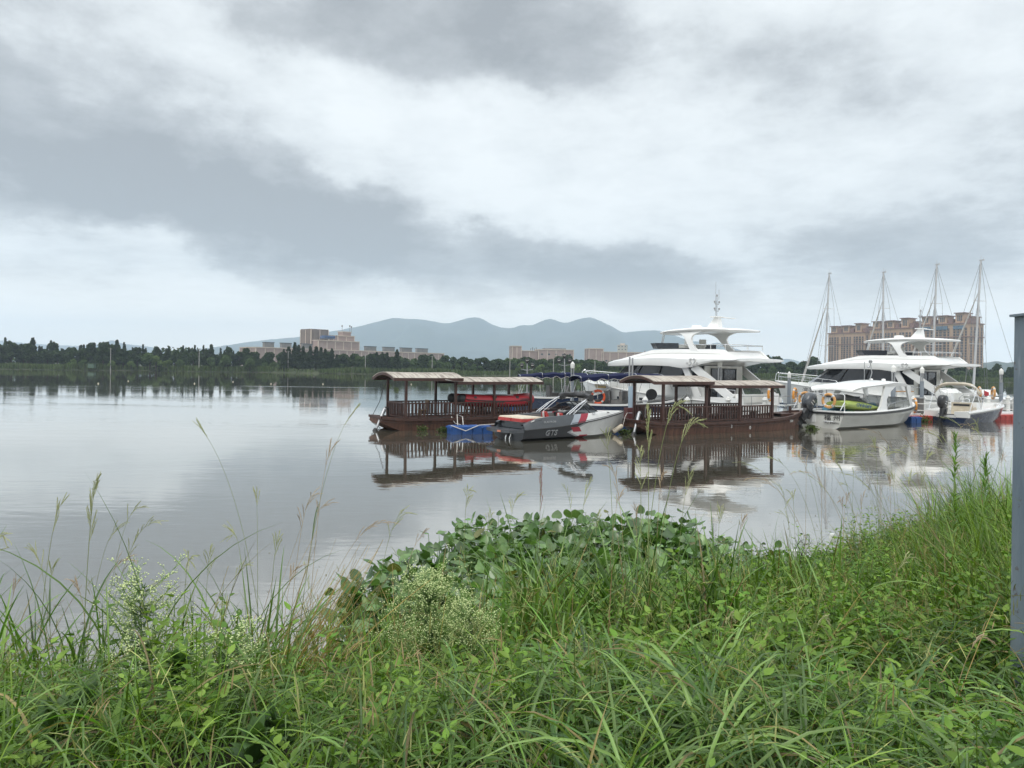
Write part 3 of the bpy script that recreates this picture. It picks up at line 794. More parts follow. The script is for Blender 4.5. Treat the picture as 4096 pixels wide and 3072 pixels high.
# ---------------------------------------------------------------- wooden tour boats
def tour_boat(label, loc, th, marks):
    t = thing('wooden_tour_boat', label, 'tour boat', loc, th, 'wooden tour boats with arched roofs')
    B = [(-1.1, .80), (-.3, 1.12), (1, 1.27), (7, 1.27), (8.4, 1.12), (9.4, .84), (10.3, .45), (10.9, .07)]
    G = [(-1.1, .66), (0, .56), (3, .52), (7, .58), (9, .70), (10.9, .92)]
    K = [(-1.1, .34), (-.5, .05), (.4, -.30), (9, -.30), (10.2, -.20), (10.9, .05)]
    rings = []
    for i in range(41):
        x = -1.1 + 12.0*i/40; b, g, k = lerp(B, x), catmull(G, x), lerp(K, x)
        rings.append([(x, b, g), (x - .0, b*.97, g*.6 + k*.4), (x - .02, b*.88, k + .06), (x, b*.6, k), (x, 0, k - .02), (x, -b*.6, k), (x - .02, -b*.88, k + .06), (x, -b*.97, g*.6 + k*.4), (x, -b, g)])
    m = MB(); m.loft(rings, closed=False, cap0=True); m.build('hull', M_hullw, t, 30)
    m = MB()
    for s in (-1, 1):
        for i in range(40):
            x0, x1 = -1.1 + 12*i/40, -1.1 + 12*(i + 1)/40
            m.beam((x0, s*(lerp(B, x0) + .03), catmull(G, x0) - .02), (x1, s*(lerp(B, x1) + .03), catmull(G, x1) - .02), .11, .13)
            m.beam((x0, s*(lerp(B, x0) + .012), catmull(G, x0) - .20), (x1, s*(lerp(B, x1) + .012), catmull(G, x1) - .20), .05, .05)
    m.beam((-1.1, -.8, .64), (-1.1, .8, .64), .12, .12)
    m.build('gunwale', M_wood, t, 0)
    m = MB()
    dr = [[(x, s*(lerp(B, x) - .04), catmull(G, x) - .06) for s in (1, .34, -.34, -1)] for x in (-1.05, -.4, .4, 1.4, 3, 5, 7, 8.4, 9.4, 10.3, 10.8)]
    m.loft(dr, closed=False); m.build('deck', M_deckw, t, 0)
    m = MB(); m.box((9.3, 0, .80), (.9, .9, .05)); m.box((9.3, .47, .74), (1.0, .06, .16)); m.box((9.3, -.47, .74), (1.0, .06, .16)); m.build('hatch', M_wood, t, 0)
    m = MB(); m.box((10.0, -.05, .98), (.10, .10, .42)); m.build('mooring_bitt', M_wood, t, 0)
    px_ = (0.0, 2.75, 5.05, 7.4); yy = 1.12
    for i, x in enumerate(px_):
        for s in (-1, 1):
            top = 2.50 if i < 2 else 2.33
            m = MB(); m.box((x, s*yy, (top + .48)/2), (.115, .115, top - .48)); m.build('post', M_wood, t, 0)
    zt, zb = 1.32, .64
    def rail(p, q, n_):
        m = MB(); p, q = Vector(p), Vector(q)
        m.beam(p + Vector((0, 0, zt)), q + Vector((0, 0, zt)), .07, .07)
        m.beam(p + Vector((0, 0, zb)), q + Vector((0, 0, zb)), .06, .07)
        for k in range(n_):
            c = p.lerp(q, (k + .5)/n_)
            m.box((c.x, c.y, (zt + zb)/2), (.062, .062, zt - zb - .07))
        m.build('railing', M_wood, t, 0)
    for s in (-1, 1):
        for a, b_, k in ((0, 2.75, 13), (2.75, 5.05, 12), (5.05, 7.4, 12)):
            rail((a + .07, s*yy, 0), (b_ - .07, s*yy, 0), k)
    rail((.0, -yy + .07, 0), (.0, yy - .07, 0), 10)
    def roof(x0, x1, ze, rise, seed):
        rr = random.Random(seed); rings = []; n_ = 14; hw = 1.36
        for j, x in enumerate(np.linspace(x0, x1, 13)):
            up, lo = [], []
            for i in range(n_ + 1):
                y = -hw + 2*hw*i/n_; z = ze + rise*(1 - (y/hw)**2) + .010*noise.noise(Vector((x*1.5, y*2, seed)))
                sag = -.02*math.sin(math.pi*(x - x0)/(x1 - x0))
                up.append((x, y, z + sag + .05)); lo.append((x, y, z + sag))
            rings.append(up + lo[::-1])
        m = MB(); m.loft(rings, True, True, True); q = m.build('roof', M_roofw, t, 30)
        for x in (x0 + .03, x1 - .03, (x0 + x1)/2):
            m = MB(); arc = [(x, -hw + 2*hw*i/n_, ze - .045 + rise*(1 - (2*i/n_ - 1)**2)) for i in range(n_ + 1)]
            for a, b_ in zip(arc, arc[1:]): m.beam(a, b_, .07, .12)
            m.build('roof_rib', M_wood, q, 0)
        for s in (-1, 1):
            m = MB(); m.beam((x0, s*hw, ze - .03), (x1, s*hw, ze - .03), .07, .15); m.build('eave_board', M_wood, q, 0)
            m = MB(); m.beam((x0 + .1, s*yy, ze - .02), (x1 - .1, s*yy, ze - .02), .09, .11); m.build('roof_beam', M_wood, q, 0)
    roof(-.75, 3.05, 2.53, .28, 1); roof(2.75, 8.05, 2.35, .24, 2)
    # tilted long-tail motor at the stern
    m = MB(); m.tube([(-.72, -.25, 1.02), (-.78, -.27, .98), (-1.25, -.52, .15), (-1.38, -.6, -.12)], [.10, .085, .06, .05], 10)
    mo = m.build('outboard_motor', M_metal, t)
    m = MB(); m.tube([(-.6, -.05, 1.0), (-.98, -.30, .45), (-1.2, -.45, .2)], .045, 8); m.tube([(-.6, .12, .9), (-1.0, .0, .35), (-1.1, .0, -.1)], .035, 8); m.tube([(-.45, -.1, .66), (-.55, -.2, 1.08), (-.72, -.22, 1.1)], .04, 8); m.build('motor_bracket', M_black, mo)
    m = MB(); m.lathe([(.10, -.18), (.12, -.05), (.12, .12), (.05, .16)], 12, (-1.38, -.6, -.02), rotm(ry=R(35))); m.build('propeller_guard', M_black, mo)
    return t

T1 = tour_boat('dark wooden tour boat carrying a red inflatable raft under its bleached arched roofs', (P(1585, 1700, 35.6).x, 35.6, 0), R(33), False)
T2 = tour_boat('dark wooden tour boat moored between the speedboat bow and the white cabin boat', (P(2592, 1700, 35.2).x, 35.2, 0), R(28), True)
for b_, x, z, s in (('3', 4.3, .30, .24), ('0', 5.6, .20, .24), ('3304', 9.05, .44, .2)):
    text_mesh('painted_number', b_, s, M_inkw, T2, (x, -1.315 + (0 if x < 7 else .34), z), (1, 0.0 if x < 7 else .28, 0), (0, 0, 1), .004)
m = MB()
for x in (2.6, 4.2, 5.8):
    m.box((x, .55, .80), (1.3, .42, .07)); m.box((x - .5, .55, .62), (.07, .4, .3)); m.box((x + .5, .55, .62), (.07, .4, .3))
m.build('bench', M_cush, T2, 0)
m = MB(); m.box((6.0, -.25, .98), (2.2, .55, .05))
for x in (5.1, 6.9): m.box((x, -.25, .74), (.08, .45, .46))
m.build('table', M_cush, T2, 0)
m = MB(); m.tube([(2.5, -1.18, .62), (2.45, -1.3, .55), (2.6, -1.36, .3), (2.9, -1.4, .22)], .02, 6); m.build('mooring_rope', M_rope, T1)
m = MB(); m.tube([(.0, 1.2, 2.45), (-.2, 1.3, 1.9), (-.35, 1.35, 1.3), (-.75, 1.3, .6), (-.9, 1.0, .30), (-.6, .6, .02)], .016, 6); m.build('hanging_cable', M_black, T1)
m = MB(); m.tube([(2.0, -1.40, 2.5), (2.5, -1.38, 2.42), (3.1, -1.3, 2.40), (3.5, -.9, 2.4), (3.55, -.88, 2.1)], .014, 6); m.build('roof_cable', M_rope, T1)
M1 = T1.matrix_basis.copy()
def onboat(t, v):
    th = t.rotation_euler.z; f, l = bearing(th)
    return Vector(t.location) + f*v[0] + l*v[1] + Vector((0, 0, v[2]))
def chair(label, loc, rz):
    t = thing('wooden_chair', label, 'chair', loc, rz, 'wooden chairs on the tour boat')
    m = MB(); m.box((0, 0, .44), (.44, .44, .045)); m.build('seat', M_chair, t, 0)
    for i, j in ((-1, -1), (1, -1), (1, 1), (-1, 1)):
        m = MB(); m.box((i*.18, j*.18, .21), (.045, .045, .42)); m.build('leg', M_chair, t, 0)
    m = MB(); m.box((-.20, -.19, .70), (.04, .05, .5)); m.box((-.20, .19, .70), (.04, .05, .5)); m.box((-.20, 0, .86), (.03, .42, .2)); m.box((-.20, 0, .62), (.03, .36, .06)); m.build('backrest', M_chair, t, 0)
chair('yellow wooden chair standing alone behind the railing near the stern', onboat(T1, (1.55, .15, .47)), R(33 + 175))
chair('yellow wooden chair under the red raft, next to the middle post', onboat(T1, (4.1, -.35, .47)), R(33 + 10))
chair('yellow wooden chair under the red raft, farthest from the stern', onboat(T1, (5.7, -.4, .47)), R(33 + 185))

# red inflatable raft lying on the benches of the first boat
rf = thing('inflatable_raft', 'red inflatable raft with black fittings lying under the tour boat roof', 'inflatable raft', onboat(T1, (3.75, -.15, 1.34)), R(33 - 3))
rf.scale = (1.08, 1.12, 1.25)
rr_ = .25
def raft_path(s):
    pts = [(-.25, s*.52, .10), (0, s*.54, .06), (1.5, s*.56, 0), (2.7, s*.55, .0), (3.3, s*.44, .03), (3.65, s*.2, .07), (3.72, 0, .08)]
    xs = np.linspace(0, len(pts) - 1, 26)
    return [tuple(catmull([(i, p[k]) for i, p in enumerate(pts)], q) for k in range(3)) for q in xs]
m = MB()
for s in (-1, 1): m.tube(raft_path(s), [.20] + [.25]*25, 14)
m.build('air_tube', M_raft, rf)
for s in (-1, 1):
    m = MB(); m.tube([(-.23, s*.52, .10), (-.42, s*.51, .12), (-.55, s*.51, .13), (-.60, s*.51, .135)], [.215, .21, .15, .05], 14); m.build('tube_end_cone', M_black, rf)
    m = MB(); m.tube([(x, y + s*.245, z + .02) for x, y, z in raft_path(s)[:20]], .022, 6); m.build('rubbing_strake', M_black, rf)
m = MB(); m.box((1.5, 0, -.14), (3.4, .7, .08)); m.build('raft_floor', M_black, rf)
for x in (.8, 2.0):
    m = MB(); m.box((x, 0, .22), (.24, 1.1, .05)); m.build('thwart_seat', M_black, rf)
m = MB(); m.tube([(.9, -.62, .30), (2.1, -.55, .27)], .022, 6); m.box((2.25, -.55, .27), (.4, .14, .03)); m.build('paddle', M_metal, rf)
for x in (.25, 1.35, 2.6):
    m = MB(); m.box((x, -.72, .16), (.14, .10, .14)); m.build('grab_handle', M_black, rf)
for xx in np.linspace(2.85, 3.2, 6): pass
text_mesh('raft_name', 'JOWEREN', .13, M_ink, rf, (3.02, -.775, .09), (1, .16, 0), (0, .25, 1), .003)

# ---------------------------------------------------------------- speedboat
def hull_paint():
    m = bpy.data.materials.new('speedboat_paint'); m.use_nodes = True
    k = NT(m.node_tree); b = m.node_tree.nodes['Principled BSDF']
    s = k.node('ShaderNodeSeparateXYZ'); k.put(s.inputs[0], k.node('ShaderNodeTexCoord').outputs['Object'])
    x, y, z = s.outputs
    d = k.sub(x, k.mul(z, -1.1))             # slanted stripes
    above = k.m('GREATER_THAN', k.sub(z, k.m('MULTIPLY_ADD', x, .075, .44)), 0.0)
    st = lambda v, a, b_: k.mul(k.m('GREATER_THAN', v, a), k.m('LESS_THAN', v, b_))
    white, dark = (0.74, 0.74, 0.72), (0.022, 0.024, 0.029)
    d1 = k.add(x, k.mul(z, -.75))
    up = k.mix(k.m('GREATER_THAN', d1, 2.35), (0.085, 0.093, 0.102), white)
    up = k.mix(st(d1, 2.02, 2.42), up, (0.38, 0.42, 0.47))
    up = k.mix(st(d1, 2.42, 2.86), up, (0.36, 0.022, 0.045))
    d2 = k.sub(x, k.m('ABSOLUTE', k.mul(k.sub(z, .30), 2.6)))
    lo = k.mix(k.m('GREATER_THAN', d2, 2.35), dark, white)
    lo = k.mix(st(d2, 2.35, 2.55), lo, (0.40, 0.41, 0.43))
    lo = k.mix(k.mul(st(k.add(x, k.mul(z, .9)), 3.0, 3.5), st(z, .30, .52)), lo, (0.38, 0.02, 0.04))
    lo = k.mix(k.mul(st(k.add(x, k.mul(z, -.9)), 3.0, 3.5), st(z, -.05, .15)), lo, (0.38, 0.02, 0.04))
    f = k.noise(k.node('ShaderNodeTexCoord').outputs['Object'], 2.0, 5, .6)
    k.put(b.inputs['Base Color'], k.mix(1.0, k.mix(above, lo, up), k.ramp(f, [(.3, .82), (.7, 1.0)]), 'MULTIPLY'))
    b.inputs['Roughness'].default_value = .28; b.inputs['Coat Weight'].default_value = .1
    return m
TH = R(36); fS, lS = bearing(TH)
sb = thing('speedboat', 'white and charcoal speedboat with red stripes and a folded black bimini', 'speedboat', (-.10, 31.1, 0), TH)
BW = [(0, 1.16), (2, 1.22), (3.6, 1.20), (4.7, 1.05), (5.6, .78), (6.3, .45), (6.75, .18), (7.0, .03)]
RZ = [(0, .46), (2, .56), (4, .76), (5.5, .92), (7.0, 1.03)]
CZ = [(0, .72), (.8, .95), (2, 1.04), (3.6, 1.10), (5, 1.12), (7, 1.06)]
bw, rz_, cz = (lambda x: catmull(BW, x)), (lambda x: catmull(RZ, x)), (lambda x: catmull(CZ, x))
PAINT = hull_paint()
rings = []
for i in range(49):
    x = 7.0*i/48; b, r = bw(x), rz_(x); q = max(0, (x - 4.2)/2.8)
    ch = b*(.90 - .45*q**1.5); zc_ = .10 + .42*q**2
    rings.append([(x, b, r), (x - .0, b*.985 - .02*q, r*.8 + zc_*.2), (x - .02, (b + ch)/2, (r + zc_)/2), (x - .05*q, ch, zc_), (x - .5*q**2, ch*.55, -.12 + .25*q**2), (x - .9*q**2, 0, -.32 + .28*q**2),
                  (x - .5*q**2, -ch*.55, -.12 + .25*q**2), (x - .05*q, -ch, zc_), (x - .02, -(b + ch)/2, (r + zc_)/2), (x, -b*.985 + .02*q, r*.8 + zc_*.2), (x, -b, r)])
m = MB(); m.loft(rings, closed=False, cap0=True); hu = m.build('hull', PAINT, sb, 35)
rings = []
for i in range(49):
    x = 7.0*i/48; b, r, c = bw(x), rz_(x), max(cz(x), rz_(x) + .03)
    iw = max(.0, b - .26)
    rings.append([(x, b - .01, r + .02), (x, b - .05, (r*.4 + c*.6)), (x, max(0, b - .13), c), (x, iw, c - .005), (x, iw*.98, (c - .1) if x < 4.3 else c + .01), (x, 0, .42 if x < 4.3 else c + .03)])
m = MB()
m.loft([r_[:5] for r_ in rings], closed=False)
m.loft([[(x, -y, z) for x, y, z in r_[:5]] for r_ in rings], closed=False)
m.build('topside', PAINT, sb, 35)
m = MB()
m.loft([[(x, y, z) for x, y, z in (r_[4], r_[5])] + [(r_[4][0], -r_[4][1], r_[4][2])] for r_ in rings[28:]], closed=False)
m.build('foredeck', M_white, sb, 35)
m = MB()
m.loft([[(x, s*max(0, (bw(x) - .28)), cz(x) - .06) for s in (1,)] + [(x, max(0, bw(x) - .34), .42), (x, -max(0, bw(x) - .34), .42), (x, -max(0, bw(x) - .28), cz(x) - .06)] for x in np.linspace(.9, 4.2, 14)], closed=False, cap1=True)
m.build('cockpit_liner', M_cush, sb, 30)
m = MB()
for s in (-1, 1):
    m.tube([(x, s*(bw(x) + .012), rz_(x) + .01) for x in np.linspace(-.0, 6.98, 40)], .028, 6)
m.build('rub_rail', M_black, sb)
m = MB()
for s in (-1, 1): m.tube([(x, s*(bw(x) - .012), rz_(x) + .075) for x in np.linspace(2.6, 6.9, 30)], .012, 5)
m.build('stripe_line', M_ink, sb)
pl_ = [(.05, 1.12), (-.35, 1.08), (-.62, .85), (-.72, .4), (-.74, 0), (-.72, -.4), (-.62, -.85), (-.35, -1.08), (.05, -1.12)]
m = MB(); m.prism([(x, y, .36) for x, y in pl_][::-1], (0, 0, .13)); m.build('swim_platform', M_engine, sb, 30)
m = MB(); m.prism([(0.02, -1.08, .48), (.95, -1.10, .48), (.95, -1.12, .93), (.40, -1.08, .80)], (0, .2, 0)); m.prism([(0.02, .88, .48), (.95, .9, .48), (.95, .92, .93), (.40, .88, .80)], (0, .2, 0)); m.box((.45, 0, .64), (.5, 1.8, .3)); m.build('stern_moulding', M_engine, sb, 30)
m = MB(); m.box((.62, .42, .87), (1.18, .96, .14), taper=.96); m.box((.62, -.50, .87), (1.18, .82, .14), taper=.96); m.build('sunpad_base', M_red, sb, 30)
m = MB(); m.box((.62, .42, .965), (1.12, .92, .06), taper=.93); m.box((.62, -.50, .965), (1.12, .78, .06), taper=.93); m.box((1.35, -.1, .93), (.3, 1.5, .06)); m.build('sunpad', M_cream2, sb, 30)
for y in (-.55, .55):
    st = MB(); st.box((2.75, y, .78), (.55, .55, .16)); q = st.build('seat', M_engine, sb, 30)
    st = MB(); st.box((2.45, y, .93), (.16, .46, .38), ry=R(-12), taper=.65); st.build('backrest', M_red, q, 30)
    st = MB(); st.box((2.375, y, .93), (.05, .12, .36), ry=R(-12), taper=.8); st.build('backrest_stripe', M_inkw, q, 0)
m = MB(); m.box((3.5, -.55, .85), (.35, .75, .5), ry=R(-12)); m.box((3.5, .55, .85), (.35, .75, .5), ry=R(-12)); m.build('dashboard', M_black, sb, 30)
m = MB(); m.torus((3.22, -.55, 1.08), .17, .018, 18, 6, rotm(ry=R(-65))); m.build('steering_wheel', M_black, sb)
# windshield
def glassmat():
    m = bpy.data.materials.new('clear_windscreen'); m.use_nodes = True
    k = NT(m.node_tree); o = m.node_tree.nodes['Material Output']; b = m.node_tree.nodes['Principled BSDF']
    b.inputs['Base Color'].default_value = (.03, .035, .04, 1); b.inputs['Roughness'].default_value = .04
    tr = k.node('ShaderNodeBsdfTransparent'); tr.inputs[0].default_value = (.55, .58, .6, 1)
    x = k.node('ShaderNodeMixShader'); x.inputs[0].default_value = .62
    k.t.links.new(b.outputs[0], x.inputs[1]); k.t.links.new(tr.outputs[0], x.inputs[2]); k.t.links.new(x.outputs[0], o.inputs[0])
    return m
M_clear = glassmat()
base = [(2.9, -1.02), (3.9, -.98), (4.75, -.62), (4.95, -.32), (4.95, .32), (4.75, .62), (3.9, .98), (2.9, 1.02)]
topz = [(2.98, -1.0, 1.14), (3.55, -.88, 1.46), (3.95, -.55, 1.58), (4.05, -.30, 1.58), (4.05, .30, 1.58), (3.95, .55, 1.58), (3.55, .88, 1.46), (2.98, 1.0, 1.14)]
bz = [(x, y, 1.09) for x, y in base]
m = MB()
for i in range(7): m.quad(bz[i], bz[i+1], topz[i+1], topz[i])
ws_ = m.build('windshield', M_clear, sb, 0)
m = MB(); m.tube(topz, .022, 6); m.tube(bz, .02, 6)
for i in (1, 2, 3, 4, 5, 6): m.tube([bz[i], topz[i]], .022, 6)
m.build('windshield_frame', M_black, ws_)
for s in (-1, 1):
    m = MB()
    for d_ in (0, .16): m.tube([(2.35 + d_, s*1.10, 1.08), (3.0 + d_, s*1.08, 1.48 + d_*.2), (3.72 + d_*.4, s*1.02, 1.80), (3.9, s*.9, 1.84)], .020, 6)
    m.tube([(2.75, s*1.10, 1.08), (3.6, s*1.06, 1.66)], .014, 6)
    m.build('bimini_frame', M_chrome, sb)
rings = []
rr = random.Random(4)
for i in range(25):
    y = -1.1 + 2.2*i/24; ring = []
    for j in range(10):
        a = 2*math.pi*j/10; rad = .13 + .035*noise.noise(Vector((y*4, a, 0))) + (.03 if abs(y) > .9 else 0)
        ring.append((3.86 + rad*1.15*math.cos(a) + .03*math.sin(y*7), y, 1.86 + .09*(1 - y*y) - .05*abs(math.sin(y*5)) + rad*math.sin(a)))
    rings.append(ring)
m = MB(); m.loft(rings, True, True, True); m.build('bimini_cover', M_black, sb)
def side(x, z, off=.004): return (x, -bw(x) - off, z)
text_mesh('hull_lettering', 'GTS', .34, M_silver, sb, (1.42, -bw(1.42)*.96 - .02, .305), (1, .0, 0), (0, -.2, 1), outline=.011, shear=.25, spacing=1.15)
text_mesh('maker_name', 'GLASTRON', .125, M_silver, sb, (1.35, -bw(1.35) + .025, .79), (1, 0.01, 0), (0, .16, 1), .004, spacing=1.1)
m = MB()
for x in (.35, 3.9, 5.0): m.beam((x, -bw(x) + .07, cz(x) - .02), (x + .2, -bw(x + .2) + .07, cz(x + .2) - .02), .03, .035)
m.build('cleat', M_chrome, sb)
m = MB()
for y in (-.2, .1): m.tube([(-.02, y, .30), (-.10, y, .1), (-.10, y, -.25)], .035, 8)
m.build('stern_fitting', M_chrome, sb)
m = MB(); m.box((-.03, .3, .15), (.10, .7, .25)); m.build('drive_housing', M_black, sb, 0)
tx_ = MB(); tx_.box((-.745, -.3, .42), (.012, .22, .08), rz=R(8)); tx_.build('warning_sticker', pm('sticker_orange', (.7, .25, .15)), sb, 0)
text_mesh('motor_lettering', 'MERCURY', .13, M_inkw, sb, (3.46, .55, 1.125), (0, -1, 0), (.25, 0, 1), .003, shear=.2)

# ---------------------------------------------------------------- blue float raft beside the tour boat
def float_cubes(name, label, cells, mat, group=None):
    t = thing(name, label, 'floating pontoon', (0, 0, 0), 0, group)
    proto = None
    for x, y, a in cells:
        if proto is None:
            m = MB(); m.box((0, 0, .10), (.47, .47, .50), taper=1.0); m.box((0, 0, .36), (.40, .40, .03), taper=.9)
            for i, j in ((-1, -1), (1, 1), (1, -1), (-1, 1)): m.lathe([(.055, .0), (.055, .06), (.03, .065)], 8, (i*.235, j*.235, .26))
            for i in (-1, 0, 1):
                m.box((i*.15, -.238, .10), (.06, .02, .42)); m.box((-.238, i*.15, .10), (.02, .06, .42)); m.box((.238, i*.15, .10), (.02, .06, .42)); m.box((i*.15, .238, .10), (.06, .02, .42))
            o = proto = m.build('float_cube', mat, t, 25)
        else:
            o = proto.copy(); COL.objects.link(o); o.parent = t
        o.location = (x, y, 0); o.rotation_euler = (random.uniform(-.02, .02), random.uniform(-.02, .02), a)
    return t
a0 = P(1822, 1725, 33.2); cells = []
f_, l_ = bearing(R(18))
for i in range(4):
    for j in range(2):
        p = Vector((a0.x, a0.y, 0)) + f_*(i*.5) + l_*(j*.5); cells.append((p.x, p.y, R(18)))
fr = float_cubes('float_raft', 'small raft of blue plastic float cubes behind the speedboat stern', cells, M_bluep)
m = MB(); m.tube([(a0.x - .2, a0.y - .25, .42), (a0.x + .5, a0.y - .3, .18), (a0.x + 1.1, a0.y + .1, .42), (a0.x + 1.9, a0.y + .7, .44)], .022, 6)
m.tube([(a0.x + .1, a0.y - .05, .42), (a0.x + .05, a0.y + .2, .9), (a0.x + .3, a0.y + .3, .8), (a0.x + .35, a0.y + .1, .42)], .022, 6); m.build('rope', M_rope, fr)

# ---------------------------------------------------------------- navy launches
def launch(label, stern, bow, beam, zs, zb, cz0, extra):
    d = bow - stern; L = d.length; th = math.atan2(d.y, d.x)
    t = thing('navy_launch', label, 'launch', (stern.x, stern.y, 0), th, 'navy launches with blue canopies')
    hb = beam/2
    BB = [(0, hb*.55), (.04, hb*.78), (.15, hb*.95), (.4, hb), (.7, hb*.92), (.85, hb*.68), (.95, hb*.32), (1, .04)]
    GG = [(0, zs), (.3, zs*.93), (.6, zs*1.0), (.85, zs*.6 + zb*.4), (1, zb)]
    rings, rings2 = [], []
    for i in range(41):
        u = i/40; b, g = catmull(BB, u), catmull(GG, u); x = L*u; r_ = max(0, (u - .75)/.25)
        rings.append([(x, b, g), (x - .12*r_, b*.97, g*.5), (x - .35*r_, b*.85*(1 - .35*r_), .05), (x - .6*r_, 0, -.3), (x - .35*r_, -b*.85*(1 - .35*r_), .05), (x - .12*r_, -b*.97, g*.5), (x, -b, g)])
    m = MB(); m.loft(rings, closed=False, cap0=True); m.build('hull', M_navy, t, 35)
    m = MB()
    for s in (-1, 1):
        pr_ = [[(L*u + ox, s*(catmull(BB, u) + oy), catmull(GG, u) + oz) for ox, oy, oz in ((0, .03, -.06), (0, .03, .05), (0, -.16, .06), (0, -.16, -.05))] for u in np.linspace(0, 1, 41)]
        m.loft(pr_, True, True, True)
    m.tube([(0, -hb*.55, zs), (-.05, 0, zs), (0, hb*.55, zs)], .07, 8)
    m.build('gunwale', M_white, t, 35)
    m = MB(); m.loft([[(L*u, s*(catmull(BB, u) - .1), catmull(GG, u) - .35) for s in (1, 0, -1)] for u in np.linspace(.02, .97, 20)], closed=False); m.build('deck', M_cush, t, 30)
    # canopy: arched canvas with a scalloped valance
    x0, x1, w_ = L*.03, L*.97, hb*.98
    rings = []
    for u in np.linspace(0, 1, 61):
        x = x0 + (x1 - x0)*u; z = cz0 + .22*math.sin(math.pi*min(1, max(0, u)))**.8 + .025*math.sin(u*37)
        row = []
        for v in np.linspace(-1, 1, 13):
            row.append((x, w_*v, z + .13*(1 - v*v)))
        e = .22 + .06*math.sin(u*58)
        rings.append([(x, -w_ - .01, z - e)] + row + [(x, w_ + .01, z - e)])
    m = MB(); m.loft(rings, closed=False); ca_ = m.build('canopy', M_canv, t, 60)
    m = MB()
    for s in (-1, 1): m.tube([(x0 + (x1 - x0)*u, s*(w_ + .015), cz0 + .22*math.sin(math.pi*u)**.8 + .025*math.sin(u*37) - .22 - .06*math.sin(u*58)) for u in np.linspace(0, 1, 61)], .012, 4)
    m.build('valance_piping', M_rope, ca_)
    n_ = 5
    for k in range(n_):
        u = (k + .02)/(n_ - .96) if k else .01
        x = x0 + (x1 - x0)*min(u, .995); z = cz0 + .22*math.sin(math.pi*min(u, .995))**.8
        m = MB(); g = catmull(GG, x/L)
        m.tube([(x + .1, -hb*.93, g)] + [(x, -w_*math.cos(a) , z + .03 + .13*math.sin(a)) for a in np.linspace(0, math.pi, 11)] + [(x + .1, hb*.93, g)], .018, 6)
        m.build('canopy_hoop', M_chrome, t)
        if k % 2 == 0:
            m = MB(); m.tube([(x, -hb*.92, g), (x + (.5 if k < 3 else -.5), -w_, z)], .014, 6); m.tube([(x, hb*.92, g), (x + (.5 if k < 3 else -.5), w_, z)], .014, 6); m.build('canopy_strut', M_chrome, t)
    def armchair(x, y, rz, s_=1.0):
        q = rotm(rz=rz); c = lambda a, b, z: tuple(Vector((x, y, zs - .34)) + q @ Vector((a, b, z)))
        m = MB(); m.box(c(0, 0, .25), (.62, .62, .42), rz=rz); m.box(c(-.30, 0, .72), (.20, .66, .75), rz=rz, taper=.85); m.box(c(.02, .33, .42), (.55, .14, .30), rz=rz); m.box(c(.02, -.33, .42), (.55, .14, .30), rz=rz)
        m.build('seat', M_cush, t, 30)
    for a in extra: armchair(L*a[0], a[1], R(a[2]))
    return t, L, catmull, GG
La, LaL, _, LaG = launch('navy launch farther out, its bow by the yacht hull, with a long blue canopy', Vector((.25, 51.2, 0)), Vector((7.15, 51.6, 0)), 2.3, 1.15, 1.72, 2.52, [(.50, -.2, 185), (.58, .2, 180), (.40, .45, 20)])
Lb, LbL, _, LbG = launch('navy launch behind the speedboat windscreen, with grey armchairs and a blue canopy', Vector((3.7, 44.6, 0)), Vector((11.35, 46.3, 0)), 2.3, .98, 1.50, 2.55, [(.20, .35, 20), (.30, .40, 200), (.37, -.25, 160), (.44, .3, 180), (.12, -.3, 10)])
m = MB(); m.lathe([(.0, -.12), (.34, -.12), (.36, 0), (.34, .12), (.0, .12)], 18, (LbL*.70, .1, 1.55), rotm(rx=R(90))); m.build('engine_drum', M_black, Lb)
m = MB(); m.box((LaL*.90, 0, 1.85), (.7, .35, .16)); m.tube([(LaL*.84, -.2, 1.98), (LaL*.97, -.2, 2.0)], .03, 6); m.tube([(LaL*.84, .2, 1.98), (LaL*.97, .2, 2.0)], .03, 6); m.box((LaL*.86, 0, 1.95), (.2, .3, .2)); m.build('bow_windlass', pm('brass', (.5, .38, .18), None, 3, .4, metal=.5), La, 0)

# ---------------------------------------------------------------- life rings
def life_ring(label, loc, rz, mat, tilt=0.0, r=.30, group='life rings around the marina'):
    t = thing('life_ring', label, 'life ring', loc, rz, group)
    mm = rotm(rx=R(90), rz=0) @ rotm(ry=0)
    m = MB(); m.torus((0, 0, 0), r, .075, 32, 10, rotm(rx=R(90) + tilt)); m.build('ring', mat, t)
    for a in (45, 135, 225, 315):
        m = MB(); m.torus((0, 0, 0), r, .081, 3, 10, rotm(rx=R(90) + tilt), R(a - 9), R(a + 9)); m.build('band', M_band, t)
    m = MB(); m.tube([(r*.7*math.cos(a), .02, r*.7*math.sin(a)) for a in (R(100), R(20))], .008, 4); m.tube([(0, 0, .05), (0, 0, r)], .008, 4); m.tube([(0, 0, .05), (r*.7, 0, -r*.6)], .008, 4); m.build('grab_line', M_black, t)
    return t
p = P(2392, 1588, 44.4); life_ring('bright red-orange life ring on the navy launch behind the speedboat', (p.x, 44.05 + .35, p.z), R(5), M_lifer, r=.40)

